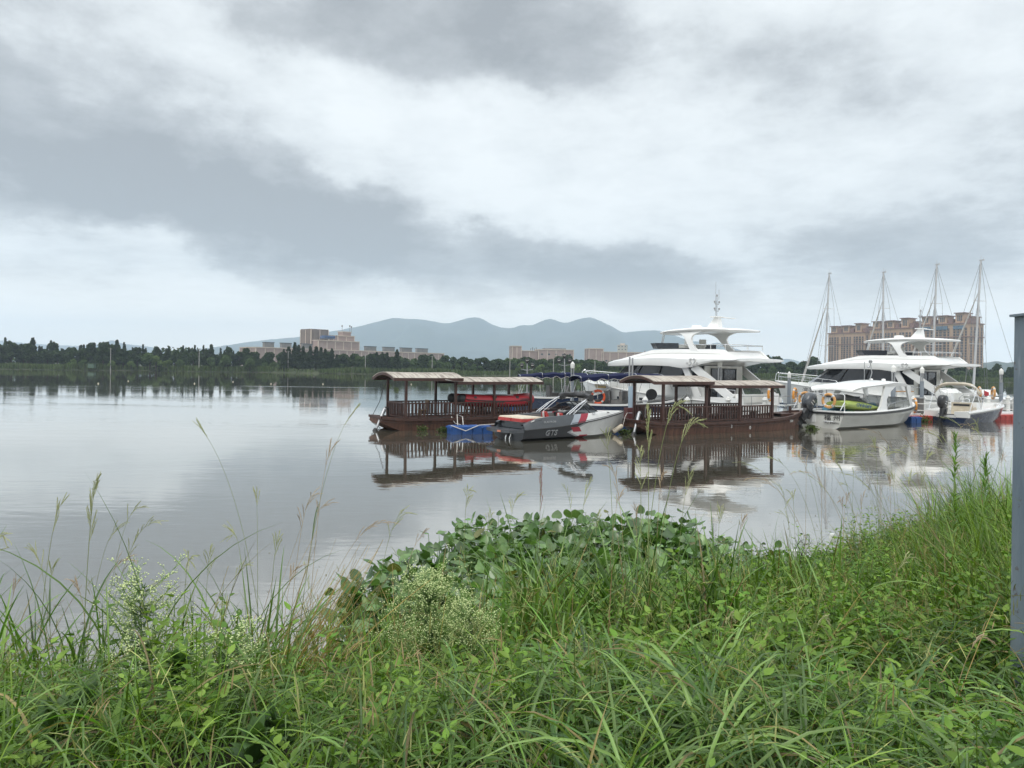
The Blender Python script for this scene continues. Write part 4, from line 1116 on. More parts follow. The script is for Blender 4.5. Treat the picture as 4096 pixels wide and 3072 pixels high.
# ---------------------------------------------------------------- flybridge yachts
def yacht(label, T, th, hull_name):
    t = thing('motor_yacht', label, 'yacht', T, th, 'white flybridge motor yachts')
    BB = [(0, 2.15), (2, 2.30), (6, 2.38), (9.5, 2.34), (12, 2.0), (14, 1.35), (15.4, .62), (16.3, .05)]
    ZZ = [(0, 1.20), (3, 1.32), (6, 1.50), (10, 1.82), (13, 2.08), (16.3, 2.32)]
    rings = []
    for i in range(61):
        x = 16.3*i/60; b, g = catmull(BB, x), catmull(ZZ, x); q = max(0, (x - 9)/7.3)
        kx = .45*q
        rings.append([(x, b, g), (x, b, g - .12), (x - kx, b*(.985 - .05*q), g*.62), (x - kx*2, b*(.95 - .25*q), .22), (x - kx*3, b*(.55 - .2*q), -.45), (x - kx*3, 0, -.6),
                      (x - kx*3, -b*(.55 - .2*q), -.45), (x - kx*2, -b*(.95 - .25*q), .22), (x - kx, -b*(.985 - .05*q), g*.62), (x, -b, g - .12), (x, -b, g)])
    m = MB(); m.loft(rings, closed=False, cap0=True); hu = m.build('hull', M_white, t, 35)
    m = MB()
    for s in (-1, 1): m.tube([(x, s*(catmull(BB, x) + .02), catmull(ZZ, x) - .06) for x in np.linspace(0, 16.25, 50)], .05, 6)
    m.build('rub_rail', M_white, t)
    for s in (-1, 1):
        for x in (7.2, 9.4, 11.3):
            b = catmull(BB, x); m = MB(); m.box((x, s*(b*.985 + .0), 1.12), (1.15, .05, .17), rz=-s*R(1 if x < 10 else 9)); m.build('hull_window', M_glass, t, 0)
    m = MB(); m.loft([[(x, s*(catmull(BB, x) - .03), catmull(ZZ, x) - .04) for s in (1, 0, -1)] for x in np.linspace(.0, 16.2, 30)], closed=False); m.build('deck', M_offw, t, 30)
    m = MB(); m.box((-.45, 0, .32), (1.1, 3.9, .16)); m.build('swim_platform', M_white, t, 20)
    # saloon: white base, dark window band, raked front screen
    m = MB()
    pl_ = [(2.6, 1.95), (9.8, 1.92), (11.6, 1.45), (12.4, .75), (12.6, 0), (12.4, -.75), (11.6, -1.45), (9.8, -1.92), (2.6, -1.95)]
    def ring(z, k, zoff): return [(2.6 + (x - 2.6)*k, y*(.97 if k < 1 else 1.0), z) for x, y in pl_]
    m.loft([ring(1.25, 1.02, 0), ring(2.25, 1.0, 0)], True); sa = m.build('saloon_base', M_white, t, 25)
    m = MB(); m.loft([ring(2.25, .995, 0), ring(3.42, .80, 0)], True, False, True); m.build('saloon_window', M_glass, t, 20)
    for x, x2 in ((4.4, 4.3), (6.6, 6.2), (8.8, 8.0), (10.7, 9.5)):
        for s in (-1, 1):
            m = MB(); m.beam((x, s*1.955, 2.27), (x2, s*1.90, 3.40), .07, .03); m.build('window_mullion', M_black, sa, 0)
    for y in (-.3, .3):
        m = MB(); m.beam((12.55, y, 2.25), (10.8, y, 3.42), .07, .05); m.build('window_mullion', M_black, sa, 0)
    # aft bulkhead with glass door
    m = MB(); m.box((2.56, 0, 2.35), (.08, 3.86, 2.15)); m.build('aft_bulkhead', M_offw, t, 0)
    m = MB(); m.box((2.50, .1, 2.30), (.06, 2.5, 1.85)); q = m.build('saloon_door', M_glass, t, 0)
    m = MB()
    for y in (-1.15, .1, 1.35): m.box((2.46, y, 2.30), (.05, .07, 1.9))
    m.box((2.46, .1, 3.25), (.05, 2.6, .07)); m.build('door_frame', M_black, q, 0)
    # flybridge deck (the brow): outline at mid height, lofted along x
    S = [(12.9, .10, 3.46, 3.56), (12.6, .75, 3.42, 3.60), (11.9, 1.45, 3.38, 3.68), (10.8, 2.05, 3.40, 3.80), (9.5, 2.38, 3.42, 3.92), (8, 2.52, 3.44, 4.02), (6.4, 2.58, 3.44, 4.08), (5.0, 2.60, 3.40, 4.08), (3.9, 2.62, 3.27, 4.04), (3.1, 2.62, 3.34, 3.98), (2.2, 2.63, 3.55, 3.95), (1.3, 2.63, 3.70, 3.93), (.5, 2.62, 3.72, 3.91), (.0, 2.58, 3.74, 3.90), (-.2, 2.48, 3.78, 3.87)]
    rings = []
    for x, b, z0, z1 in S:
        zi = min(z0, 3.46) if x > 9 else (3.46 if x > 2.6 else max(3.5, z0 - .05))
        w_ = (z1 - z0)
        rings.append([(x, b*.9, z1 - .0), (x, b*.985, z1 - w_*.22), (x, b, z0 + w_*.35), (x, b*.985, z0), (x, b*.80, zi), (x, 0, zi), (x, -b*.80, zi), (x, -b*.985, z0), (x, -b, z0 + w_*.35), (x, -b*.985, z1 - w_*.22), (x, -b*.9, z1), (x, 0, z1 + .05)])
    m = MB(); m.loft(rings, True, True, True); m.build('flybridge_deck', M_white, t, 32)
    CO = [(11.6, .75, 3.62, 3.72), (10.4, 1.45, 3.72, 3.95), (9.0, 1.80, 3.85, 4.15), (7.8, 1.92, 3.95, 4.36), (7.1, 1.96, 3.98, 4.50), (6.0, 2.02, 4.02, 4.54), (4, 2.06, 4.0, 4.52), (1.7, 2.06, 3.92, 4.48), (1.1, 2.04, 3.90, 4.44), (.5, 2.0, 3.86, 3.98)]
    rings = [[(x, b*1.06, z0 - .05), (x, b, (z0 + z1)/2), (x, b*.95, z1), (x, b*.86, z1 + .0), (x, b*.84, z1 - .12), (x, -b*.84, z1 - .12), (x, -b*.86, z1), (x, -b*.95, z1), (x, -b, (z0 + z1)/2), (x, -b*1.06, z0 - .05)] for x, b, z0, z1 in CO]
    m = MB(); m.loft(rings, True, True, True); m.build('flybridge_coaming', M_white, t, 32)
    m = MB()
    pw = [(6.4, 1.93), (8.3, 1.88), (9.0, 1.55), (9.3, .8), (9.35, 0), (9.3, -.8), (9.0, -1.55), (8.3, -1.88), (6.4, -1.93)]
    a = [(x, y, 4.60) for x, y in pw]; b = [(x + .22*(1 if x > 6.5 else 0), y*1.02, 4.98 if x > 6.5 else 4.92) for x, y in pw]
    m.loft([a, b], False); m.loft([[(x, y*.985, z) for x, y, z in a], [(x, y*.985, z) for x, y, z in b]], False); m.build('flybridge_screen', M_glass, t, 20)
    for y in (-.75, .75):
        m = MB(); m.box((6.9, y, 4.75), (.6, .55, .2)); m.box((6.6, y, 5.0), (.16, .55, .5)); m.build('helm_seat', M_offw, t, 25)
    m = MB(); m.tube([(6.3, 1.90, 4.82), (2.7, 1.92, 4.76), (2.55, 1.7, 4.76), (2.5, 0, 4.76), (2.55, -1.7, 4.76), (2.7, -1.92, 4.76), (6.3, -1.90, 4.82)], .025, 6)
    for x, y in ((5, 1.92), (3.8, 1.92), (2.7, 1.92), (5, -1.92), (3.8, -1.92), (2.7, -1.92), (2.5, 0)): m.tube([(x, y, 4.5), (x, y, 4.78)], .018, 5)
    m.build('flybridge_rail', M_chrome, t)
    # hardtop with its sweeping arch legs
    HT = [(9.0, .55, .03), (8.85, 1.05, .08), (8.4, 1.50, .11), (7.4, 1.74, .15), (6, 1.82, .17), (5, 1.82, .17), (4, 1.76, .15), (3.0, 1.60, .12), (2.4, 1.25, .09), (2.2, .7, .03)]
    rings = []
    for x, b, h in HT:
        zc = 5.80 - .012*(x - 5.6)**2
        rings.append([(x, b*math.copysign(abs(math.cos(a))**.6, math.cos(a)), zc + h*math.copysign(abs(math.sin(a))**.7, math.sin(a))) for a in np.linspace(0, 2*math.pi, 24, endpoint=False)])
    m = MB(); m.loft(rings, True, True, True); m.build('hardtop', M_white, t, 45)
    for s in (-1, 1):
        #  outline in the side view: foot on the coaming, sweeping forward and up into the roof
        fr_ = [(5.30, 4.25), (5.55, 4.65), (5.9, 5.12), (6.3, 5.50), (7.1, 5.74)]
        bk = [(3.4, 5.78), (4.6, 5.66), (5.25, 5.46), (5.40, 5.15), (5.15, 4.75), (4.55, 4.25)]
        # forward curve bottom->top, then rear curve top->bottom
        pts = [(x, z) for x, z in fr_] + [(x, z) for x, z in bk]
        n2 = len(fr_)
        L_, R_ = fr_, bk[::-1]
        rows = []
        for k in range(13):
            u = k/12
            fxx = catmull([(i/(len(L_) - 1), p[0]) for i, p in enumerate(L_)], u); fz = catmull([(i/(len(L_) - 1), p[1]) for i, p in enumerate(L_)], u)
            bx_ = catmull([(i/(len(R_) - 1), p[0]) for i, p in enumerate(R_)], u); bz_ = catmull([(i/(len(R_) - 1), p[1]) for i, p in enumerate(R_)], u)
            yo = s*(2.02 - .42*u**1.3); yi = yo - s*.14
            rows.append([(fxx, yo, fz), (bx_, yo, bz_), (bx_, yi, bz_), (fxx, yi, fz)])
        m = MB(); m.loft(rows, True, True, True); m.build('arch_leg', M_white, t, 30)
        m = MB(); m.tube([(8.35, s*1.5, 4.6), (8.15, s*1.45, 5.72)], .035, 6); m.tube([(8.25, s*1.5, 4.6), (8.02, s*1.45, 5.72)], .03, 6); m.build('hardtop_pole', M_chrome, t)
        # brace from flybridge down to the bulwark, with its long opening
        A, B_, C_, D_ = Vector((3.95, s*2.34, 3.36)), Vector((2.75, s*2.36, 3.45)), Vector((.1, s*2.22, 1.42)), Vector((2.3, s*2.26, 1.42))
        m = MB()
        m.beam(A + Vector((-.15, 0, 0)), D_ + Vector((.45, 0, 0)), .12, .42)
        m.beam(B_ + Vector((.35, 0, -.05)), C_ + Vector((.1, 0, 0)), .12, .50)
        m.beam(C_ + Vector((-.3, 0, -.1)), D_ + Vector((.9, 0, -.1)), .14, .34)
        m.build('side_brace', M_white, t, 0)
    m = MB(); m.lathe([(.0, 0), (.36, 0), (.38, .08), (.34, .22), (.0, .26)], 20, (6.5, 0, 5.95)); m.build('radar_dome', M_white, t, 50)
    m = MB(); m.prism([(3.7, -.30, 5.88), (4.6, -.30, 5.92), (4.05, -.14, 6.62), (3.75, -.14, 6.64)], (0, .02, 0)); m.prism([(3.7, .30, 5.88), (4.6, .30, 5.92), (4.05, .14, 6.62), (3.75, .14, 6.64)], (0, -.02, 0)); m.loft([[(3.7, -.3, 5.88), (3.7, .3, 5.88), (4.6, .3, 5.92), (4.6, -.3, 5.92)], [(3.75, -.16, 6.62), (3.75, .16, 6.62), (4.05, .16, 6.62), (4.05, -.16, 6.62)]], True, True, True)
    ma = m.build('radar_mast', M_white, t, 25)
    m = MB(); m.box((3.9, 0, 6.66), (.5, .9, .07)); m.box((3.85, -.9, 6.65), (.16, 1.7, .05)); m.build('mast_spreader', M_white, ma, 20)
    m = MB(); m.tube([(3.85, .15, 6.7), (3.85, .15, 8.0)], .025, 6); m.tube([(3.85, .28, 6.6), (3.85, .28, 8.95)], [.018, .008], 5); m.tube([(3.85, -.05, 7.8), (3.85, -.05, 8.45)], .012, 5)
    for z in (7.05, 7.5): m.tube([(3.85, .38, z + .12), (3.85, .33, z), (3.85, -.03, z), (3.85, -.08, z + .12)], .022, 6); m.lathe([(.05, -.05), (.06, .05), (.02, .08)], 8, (3.85, .38, z + .14)); m.lathe([(.05, -.05), (.06, .05), (.02, .08)], 8, (3.85, -.08, z + .14))
    m.lathe([(.05, 0), (.06, .1), (.02, .16)], 8, (3.85, .15, 8.0)); m.build('antenna', M_metal, ma)
    for o in list(t.children):              # the upper deck sits towards the stern
        if o.name.split('.')[0] in ('flybridge_screen', 'helm_seat', 'flybridge_rail', 'hardtop', 'arch_leg', 'hardtop_pole', 'radar_dome', 'radar_mast'): o.location.x -= 0.8 if o.name.startswith('radar_mast') else 1.7
    for s in (-1, 1):
        m = MB(); m.tube([(x, s*(lerp([(a, b) for a, b, _, _ in CO[::-1]], x)*1.0 + .012), lerp([(a, (c + d)/2) for a, b, c, d in CO[::-1]], x)) for x in np.linspace(1.2, 9.0, 24)], .018, 5); m.build('moulded_line', M_offw, t)
        for x in (3.2, 6.3, 9.6):
            b = catmull(BB, x); m = MB(); m.box((x, s*(b + .035), catmull(ZZ, x) - .42), (.05, .012, .62)); m.build('hull_seam', M_cush, t, 0)
        m = MB()
        for x in np.linspace(.3, 15.6, 40): m.beam((x, s*(catmull(BB, x)*(.95 - .25*max(0, (x - 9)/7.3)) + .03), .17), (x + .38, s*(catmull(BB, x + .38)*(.95 - .25*max(0, (x + .38 - 9)/7.3)) + .03), .17), .03, .14)
        m.build('waterline_stripe', M_navy, t, 0)
    # bow rail
    m = MB()
    for s in (-1, 1):
        xs = [x for x in np.linspace(8.8, 16.0, 12)]
        m.tube([(8.2, s*(catmull(BB, 8.2) - .1), catmull(ZZ, 8.2))] + [(x, s*max(.12, catmull(BB, x) - .12), catmull(ZZ, x) + .72) for x in xs], .026, 6)
        m.tube([(x, s*max(.12, catmull(BB, x) - .12), catmull(ZZ, x) + .40) for x in xs], .016, 5)
        for x in xs[::2]: m.tube([(x, s*max(.12, catmull(BB, x) - .12), catmull(ZZ, x)), (x, s*max(.12, catmull(BB, x) - .12), catmull(ZZ, x) + .72)], .018, 5)
    m.tube([(16.2, .25, 2.25), (16.1, .2, 2.95), (16.0, .0, 3.1), (16.1, -.2, 2.95), (16.2, -.25, 2.25)], .03, 6)
    m.build('bow_rail', M_chrome, t)
    # cockpit: side rails, bulwark lockers
    m = MB()
    for s in (-1, 1): m.tube([(.1, s*2.1, 1.2), (.1, s*2.1, 1.95), (2.2, s*2.15, 2.05), (3.5, s*2.15, 2.2)], .022, 6); m.tube([(1.2, s*2.12, 1.2), (1.2, s*2.12, 2.0)], .016, 5)
    m.build('cockpit_rail', M_chrome, t)
    for s in (-1, 1):
        m = MB(); m.box((.3, s*1.85, 1.35), (.9, .55, .75), taper=.9); m.build('stern_locker', M_white, t, 20)
    m = MB(); m.box((.25, 0, 1.3), (.5, 3.0, .75)); m.build('transom_bench', M_offw, t, 20)
    # raised number on the flybridge side
    for s in (-1, 1):
        x = 3.0
        text_mesh('number_badge', '-52-', .60, M_band, t, (x, s*2.635, 3.66), (-s, 0, 0), (0, 0, 1), .02, shear=.15)
        m = MB(); m.box((7.6, s*2.05, 4.40), (.10, .05, .10)); m.build('side_light', M_metal, t, 0)
    if hull_name:
        text_mesh('hull_name', hull_name, .62, M_ink, t, (11.0, catmull(BB, 11.0)*.99 + .05, 1.45), (-1, .13, 0), (0, .06, 1), .004, shear=.1, spacing=1.1)
    return t
Y1 = yacht('large white flybridge yacht behind the right-hand wooden tour boat', (15.3, 44.2, 0), R(126), None)
Y2 = yacht('white flybridge yacht before the apartment towers, dark characters on its bow', (33.9, 53.4, 0), R(123.5), '滨海1号')

# ---------------------------------------------------------------- sailboats behind the second yacht
M_spar = pm('aluminium_spar', (0.52, 0.53, 0.54), (0.44, 0.45, 0.46), 2, 0.4, metal=.5)
M_wire = pm('rigging_wire', (0.25, 0.26, 0.27), None, 2, 0.5, metal=.5)
M_sail = pm('furled_sail_cover', (0.55, 0.54, 0.52), (0.46, 0.45, 0.43), 6, 0.8)
def sailboat(px0, py_top, px_top, Y, lab):
    top = P(px_top, py_top, Y); c = P(px0, 1500, Y); hM = top.z
    t = thing('sailing_boat', lab, 'sailing boat', (c.x, Y, 0), R(104), 'sailing boats moored behind the yachts')
    rings = []
    for i in range(31):
        u = i/30; x = -5.2 + 9.6*u; b = 1.5*catmull([(0, .66), (.3, .96), (.55, 1), (.8, .66), (1, .03)], u); g = .95 + .25*u
        rings.append([(x, b, g), (x, b*.95, .4), (x, b*.6, -.1), (x, 0, -.35), (x, -b*.6, -.1), (x, -b*.95, .4), (x, -b, g)])
    m = MB(); m.loft(rings, closed=False, cap0=True); m.loft([[(r_[0][0], r_[0][1], r_[0][2]), (r_[0][0], 0, r_[0][2] + .08), (r_[-1][0], r_[-1][1], r_[-1][2])] for r_ in rings], closed=False); m.build('hull', M_white, t, 35)
    m = MB(); m.box((.0, 0, 1.45), (3.8, 1.7, .55), taper=.85); m.build('cabin', M_white, t, 20)
    lx = math.cos(R(-104)); d = Vector((top.x - c.x, 0, 0)); a = math.cos(R(104)); b_ = -math.sin(R(104))
    mt = Vector((d.x*math.cos(R(104)), -d.x*math.sin(R(104)), hM))
    m = MB(); m.tube([(0, 0, 1.2), mt*.5 + Vector((0, 0, .6)), mt], [.105, .10, .085], 10); ms = m.build('mast', M_spar, t)
    m = MB(); m.box(tuple(mt + Vector((-.1, 0, .05))), (.45, .12, .12)); m.tube([mt, mt + Vector((0, 0, .5))], .015, 4); m.tube([mt + Vector((-.25, 0, .05)), mt + Vector((-.3, .0, .3))], .012, 4); m.build('masthead', M_spar, ms)
    for f, w_ in ((.38, .95), (.70, .70)):
        k = mt*f + Vector((0, 0, 1.2*(1 - f)))
        m = MB(); m.beam(k + Vector((-.15, -w_, 0)), k, .04); m.beam(k + Vector((-.15, w_, 0)), k, .04); m.build('spreader', M_spar, ms, 0)
    m = MB()
    for s in (-1, 1):
        m.tube([mt, mt*.70 + Vector((-.15, s*.70, .36)), mt*.38 + Vector((-.15, s*.95, .74)), (-.3, s*1.4, 1.0)], .014, 4)
        m.tube([mt*.70 + Vector((0, 0, .36)), mt*.38 + Vector((-.15, s*.95, .74))], .012, 4)
        m.tube([mt*.70 + Vector((0, 0, .36)), (-.2, s*1.35, 1.0)], .012, 4)
    m.tube([mt, (-5.1, 0, 1.0)], .014, 4); m.tube([mt, (4.2, 0, 1.2)], .014, 4); m.build('rigging', M_wire, t)
    ft = mt*.80
    m = MB(); m.tube([(4.1, 0, 1.35), Vector((4.1, 0, 1.35)).lerp(ft, .3), Vector((4.1, 0, 1.35)).lerp(ft, .8), ft], [.12, .11, .06, .02], 8); m.build('furled_jib', M_sail, t)
sailboat(3296, 1096, 3317, 78, 'sailing boat whose mast stands free on the left of the towers')
sailboat(3531, 1091, 3534, 76, 'sailing boat whose mast crosses the gap between the first two towers')
sailboat(3727, 1060, 3747, 70, 'sailing boat whose mast stands behind the second yacht hardtop, before the third tower')
sailboat(3893, 1043, 3924, 67, 'sailing boat with the tallest mast, at the right edge of the third tower')

# ---------------------------------------------------------------- white cabin boat
TH2 = R(34); fC, lC = bearing(TH2)
cb_ = thing('cabin_boat', 'white cabin boat with lettering on its transom, charcoal outboard and a tubular stern rail', 'cabin boat', (17.2, 40.0, 0), TH2)
cb_.scale = (1.25, 1.30, .95)
BB = [(0, 1.22), (2, 1.30), (4.5, 1.28), (6.3, 1.0), (7.4, .60), (8.2, .10)]
GG = [(0, .98), (2, .94), (5, 1.05), (7, 1.20), (8.2, 1.32)]
rings = []
for i in range(41):
    x = 8.2*i/40; b, g = catmull(BB, x), catmull(GG, x); q = max(0, (x - 4.5)/3.7)
    rings.append([(x, b, g), (x - .06*q, b*.985, g*.62 + .1), (x - .15*q, b*.97 - .10*q*b, g*.62 + .06), (x - .5*q, b*.86*(1 - .3*q), .12 + .1*q), (x - .9*q, b*.45*(1 - .4*q), -.25), (x - .9*q, 0, -.36),
                  (x - .9*q, -b*.45*(1 - .4*q), -.25), (x - .5*q, -b*.86*(1 - .3*q), .12 + .1*q), (x - .15*q, -b*.97 + .10*q*b, g*.62 + .06), (x - .06*q, -b*.985, g*.62 + .1), (x, -b, g)])
m = MB(); m.loft(rings, closed=False, cap0=True); m.build('hull', M_offw, cb_, 30)
m = MB()
for s in (-1, 1):
    for i in range(40):
        x0, x1 = 8.2*i/40, 8.2*(i + 1)/40
        m.beam((x0, s*(catmull(BB, x0) + .02), catmull(GG, x0) - .09), (x1, s*(catmull(BB, x1) + .02), catmull(GG, x1) - .09), .05, .11)
m.beam((-.02, -1.22, .89), (-.02, 1.22, .89), .05, .11); m.build('rub_rail', M_black, cb_, 0)
m = MB(); m.loft([[(x, catmull(BB, x) + .01, catmull(GG, x)), (x, catmull(BB, x) - .02, catmull(GG, x) + .06), (x, catmull(BB, x) - .26, catmull(GG, x) + .05), (x, catmull(BB, x)*.75 - .05, .45)] for x in np.linspace(0, 8.15, 36)], closed=False)
m.loft([[(x, -catmull(BB, x) - .01, catmull(GG, x)), (x, -catmull(BB, x) + .02, catmull(GG, x) + .06), (x, -catmull(BB, x) + .26, catmull(GG, x) + .05), (x, -catmull(BB, x)*.75 + .05, .45)] for x in np.linspace(0, 8.15, 36)], closed=False)
m.box((.12, 0, 1.0), (.26, 2.4, .08)); m.build('side_deck', M_white, cb_, 30)
m = MB(); m.loft([[(x, s*(catmull(BB, x) - .2), .48) for s in (1, -1)] for x in np.linspace(0, 5.6, 10)], closed=False); m.build('cockpit_floor', M_cush, cb_, 0)
m = MB(); m.loft([[(x, s*max(.02, catmull(BB, x) - .1), catmull(GG, x) + .05 + .12*(1 - abs(s))) for s in (1, .5, 0, -.5, -1)] for x in np.linspace(5.4, 8.15, 14)], closed=False, cap0=True); m.build('foredeck', M_white, cb_, 30)
# roof with raised ends and four swept legs
RF = [(1.15, .98, 2.22, .10), (1.25, 1.08, 2.34, .15), (1.6, 1.15, 2.44, .10), (2.6, 1.20, 2.53, .07), (3.3, 1.23, 2.60, .12), (4.2, 1.22, 2.70, .20), (5.2, 1.18, 2.66, .18), (5.9, 1.04, 2.54, .13), (6.2, .85, 2.44, .05)]
rings = []
for x, b, z, h in RF:
    rings.append([(x, b*v, z + .14*(1 - v*v)) for v in np.linspace(-1, 1, 11)] + [(x, b*.98*v, z - h + .12*(1 - v*v)) for v in np.linspace(1, -1, 11)])
m = MB(); m.loft(rings, True, True, True); m.build('roof', M_white, cb_, 40)
for s in (-1, 1):
    def leg(a, name='roof_leg', w_=.08):
        m = MB(); m.loft([[(x0, s*y, z), (x1, s*y, z), (x1, s*(y - w_), z), (x0, s*(y - w_), z)] for x0, x1, y, z in a], True, True, True); m.build(name, M_white, cb_, 35)
    leg([(2.75, 3.55, 1.26, 1.02), (3.0, 3.5, 1.24, 1.3), (3.15, 3.55, 1.22, 1.7), (3.3, 3.85, 1.20, 2.1), (3.45, 4.5, 1.18, 2.55)])
    leg([(6.0, 6.32, 1.02, 1.15), (5.8, 6.05, 1.06, 1.8), (5.55, 5.95, 1.08, 2.5)])
# windscreen and side glass
M_mist = glassmat(); M_mist.name = 'misted_plastic_pane'
_b = M_mist.node_tree.nodes['Principled BSDF']; _b.inputs['Base Color'].default_value = (.42, .42, .37, 1); _b.inputs['Roughness'].default_value = .3
for s in (-1, 1):
    m = MB(); m.quad((3.5, s*1.22, 1.10), (6.05, s*1.03, 1.24), (5.85, s*1.05, 1.62), (4.6, s*1.17, 1.52), (3.75, s*1.21, 1.36)); q = m.build('side_window', M_mist, cb_, 0)
    m = MB(); m.tube([(3.5, s*1.22, 1.10), (3.75, s*1.21, 1.36), (4.6, s*1.17, 1.52), (5.85, s*1.05, 1.62)], .018, 5); m.tube([(4.3, s*1.19, 1.14), (4.35, s*1.19, 1.48)], .014, 5); m.tube([(5.3, s*1.1, 1.19), (5.25, s*1.1, 1.58)], .014, 5); m.build('window_frame', M_metal, q)
m = MB(); m.quad((6.1, -1.0, 1.28), (6.1, 1.0, 1.28), (5.85, 1.0, 1.75), (5.85, -1.0, 1.75)); q = m.build('windscreen', M_mist, cb_, 0)
m = MB(); m.tube([(5.86, -1.0, 1.75), (5.86, 1.0, 1.75)], .02, 5)
for y in (-.5, 0, .5): m.tube([(6.1, y, 1.28), (5.86, y, 1.75)], .018, 5)
m.build('window_frame', M_metal, q)
m = MB(); m.box((5.5, .3, .95), (.6, 1.2, .75)); m.build('console', M_white, cb_, 20)
# tubular stern rail
m = MB()
for s in (-1, 1):
    m.tube([(.25, s*1.12, .95), (.25, s*1.12, 1.95), (.25, s*1.05, 2.02)], .022, 6); m.tube([(.25, s*1.12, 1.55), (-.02, s*1.10, 1.1)], .02, 6)
m.tube([(.25, 1.05, 2.02), (.25, -1.05, 2.02)], .022, 6); m.tube([(.25, 1.12, 1.32), (.25, -1.12, 1.32)], .018, 6); m.tube([(.25, .15, 2.02), (.25, .15, 1.0)], .018, 6); m.build('stern_rail', M_chrome, cb_)
m = MB()
for y0, y1 in ((.95, .45), (-.35, -.85)): m.tube([(-.02, y0, .42), (-.09, y0 - .04, .42), (-.09, y1 + .04, .42), (-.02, y1, .42)], .02, 6)
m.build('transom_handle', M_chrome, cb_)
m = MB(); m.box((-.012, .30, .62), (.02, .52, .60)); m.build('engine_well', M_white, cb_, 0)
m = MB(); m.tube([(4.4, .3, 2.74), (4.4, .3, 4.0)], .016, 5); m.tube([(3.9, -.2, 2.7), (4.05, -.25, 3.3), (4.0, -.2, 3.9)], .022, 6); m.lathe([(.05, 0), (.08, .05), (.08, .16), (.03, .2)], 10, (4.0, -.2, 3.9)); m.lathe([(.05, 0), (.07, .05), (.03, .14)], 10, (4.02, -.1, 3.62)); m.build('antenna', M_metal, cb_)
m = MB(); m.tube([(5.0, .3, 2.78), (5.0, -.3, 2.78)], .03, 6); m.lathe([(.02, 0), (.09, .03), (.09, .14), (.02, .17)], 10, (5.0, .3, 2.76)); m.lathe([(.02, 0), (.09, .03), (.09, .14), (.02, .17)], 10, (5.0, -.3, 2.76)); m.build('roof_horn', M_white, cb_)
text_mesh('port_name', '福 州', .33, M_ink, cb_, (-.012, -.72, .62), (0, -1, 0), (0, 0, 1), .004)
text_mesh('port_name_latin', 'FU ZHOU', .14, M_ink, cb_, (-.012, -.72, .34), (0, -1, 0), (0, 0, 1), .004, spacing=1.1)
text_mesh('bow_marking', '艇 05', .24, M_cush, cb_, (7.0, -catmull(BB, 7.0)*.97 - .02, .88), (1, .42, 0), (0, -.1, 1), .004)
def outboard(parent, x, y, z, mat, tilt, s=1.0, weedy=True):
    """Outboard engine tipped up on the transom."""
    ps = parent.scale
    M = Matrix.Translation((x, y, z)) @ Matrix.Diagonal((1/ps[0], 1/ps[1], 1/ps[2], 1)) @ Matrix.Rotation(tilt, 4, 'Y') @ Matrix.Scale(s, 4)
    def tr(m):
        m.v = [tuple(M @ Vector(p)) for p in m.v]; return m
    rings = []
    for zz, hx, hy, ox in ((-.02, .17, .13, -.18), (.06, .26, .19, -.24), (.25, .31, .22, -.27), (.48, .32, .22, -.27), (.62, .28, .20, -.25), (.70, .20, .15, -.22), (.72, .08, .06, -.2)):
        rings.append([(ox + hx*math.copysign(abs(math.cos(a))**.7, math.cos(a)), hy*math.copysign(abs(math.sin(a))**.7, math.sin(a)), zz) for a in np.linspace(0, 2*math.pi, 18, endpoint=False)])
    m = MB(); m.loft(rings, True, True, True); q = tr(m).build('outboard_motor', mat, parent, 35)
    m = MB(); m.loft([[(-.32, -.08, .0), (-.06, -.10, .0), (-.06, .10, .0), (-.32, .08, .0)], [(-.30, -.06, -.45), (-.08, -.08, -.45), (-.08, .08, -.45), (-.30, .06, -.45)], [(-.34, -.035, -.80), (-.10, -.03, -.80), (-.10, .03, -.80), (-.34, .035, -.80)]], True, True, True)
    m.box((-.24, 0, -.60), (.52, .30, .025)); m.tube([(.08, 0, -.82), (-.0, 0, -.82), (-.38, 0, -.82), (-.48, 0, -.82)], [.02, .07, .075, .04], 10); m.prism([(-.05, -.015, -.86), (-.30, -.015, -.86), (-.26, -.015, -1.10)], (0, .03, 0))
    tr(m).build('lower_unit', M_blackp, q, 30)
    m = MB(); m.box((.02, 0, -.12), (.16, .26, .36)); tr(m).build('mounting_bracket', M_blackp, q, 0)
    m = MB()
    for k in range(3):
        a = k*2.094; m.box((-.47, .12*math.cos(a), -.82 + .12*math.sin(a)), (.03, .10, .20), rx=a - 1.57 + .3)
    tr(m).build('propeller', M_blackp, q, 0)
    m = MB(); m.box((-.42, 0, .69), (.02, .20, .05), ry=R(-60)); m.box((-.28, -.226, .35), (.16, .01, .05)); m.box((-.30, -.226, .22), (.2, .01, .04)); tr(m).build('engine_badge', M_band, q, 0)
    return q
outboard(cb_, -.12, .30, .92, M_engine, R(38), 1.35)
def weed_clump(label, loc, rad, n_, seed):
    rng = np.random.default_rng(seed)
    p = np.stack([rng.normal(0, rad*.5, n_), rng.normal(0, rad*.5, n_), np.abs(rng.normal(0, rad*.35, n_))], 1)
    c = np.array((.07, .10, .03))*rng.uniform(.5, 1.6, (n_, 1))
    V, Q, C = leaf_cloud(p, rng.uniform(.03, .07, n_), .8, c, rng)
    o = np_mesh('water_weed', V, Q, M_treeleaf, C, smooth=False); o.location = loc
    tag(o, label, 'water weed', 'clumps of floating water weed')
q = P(3248, 1718, 38.6); weed_clump('clump of floating weed caught under the charcoal outboard motor', (q.x, 38.6, .02), .32, 160, 1)
q = P(1775, 1730, 34.0); weed_clump('tuft of floating weed between the first tour boat and the blue raft', (q.x, 34.2, .02), .30, 130, 2)
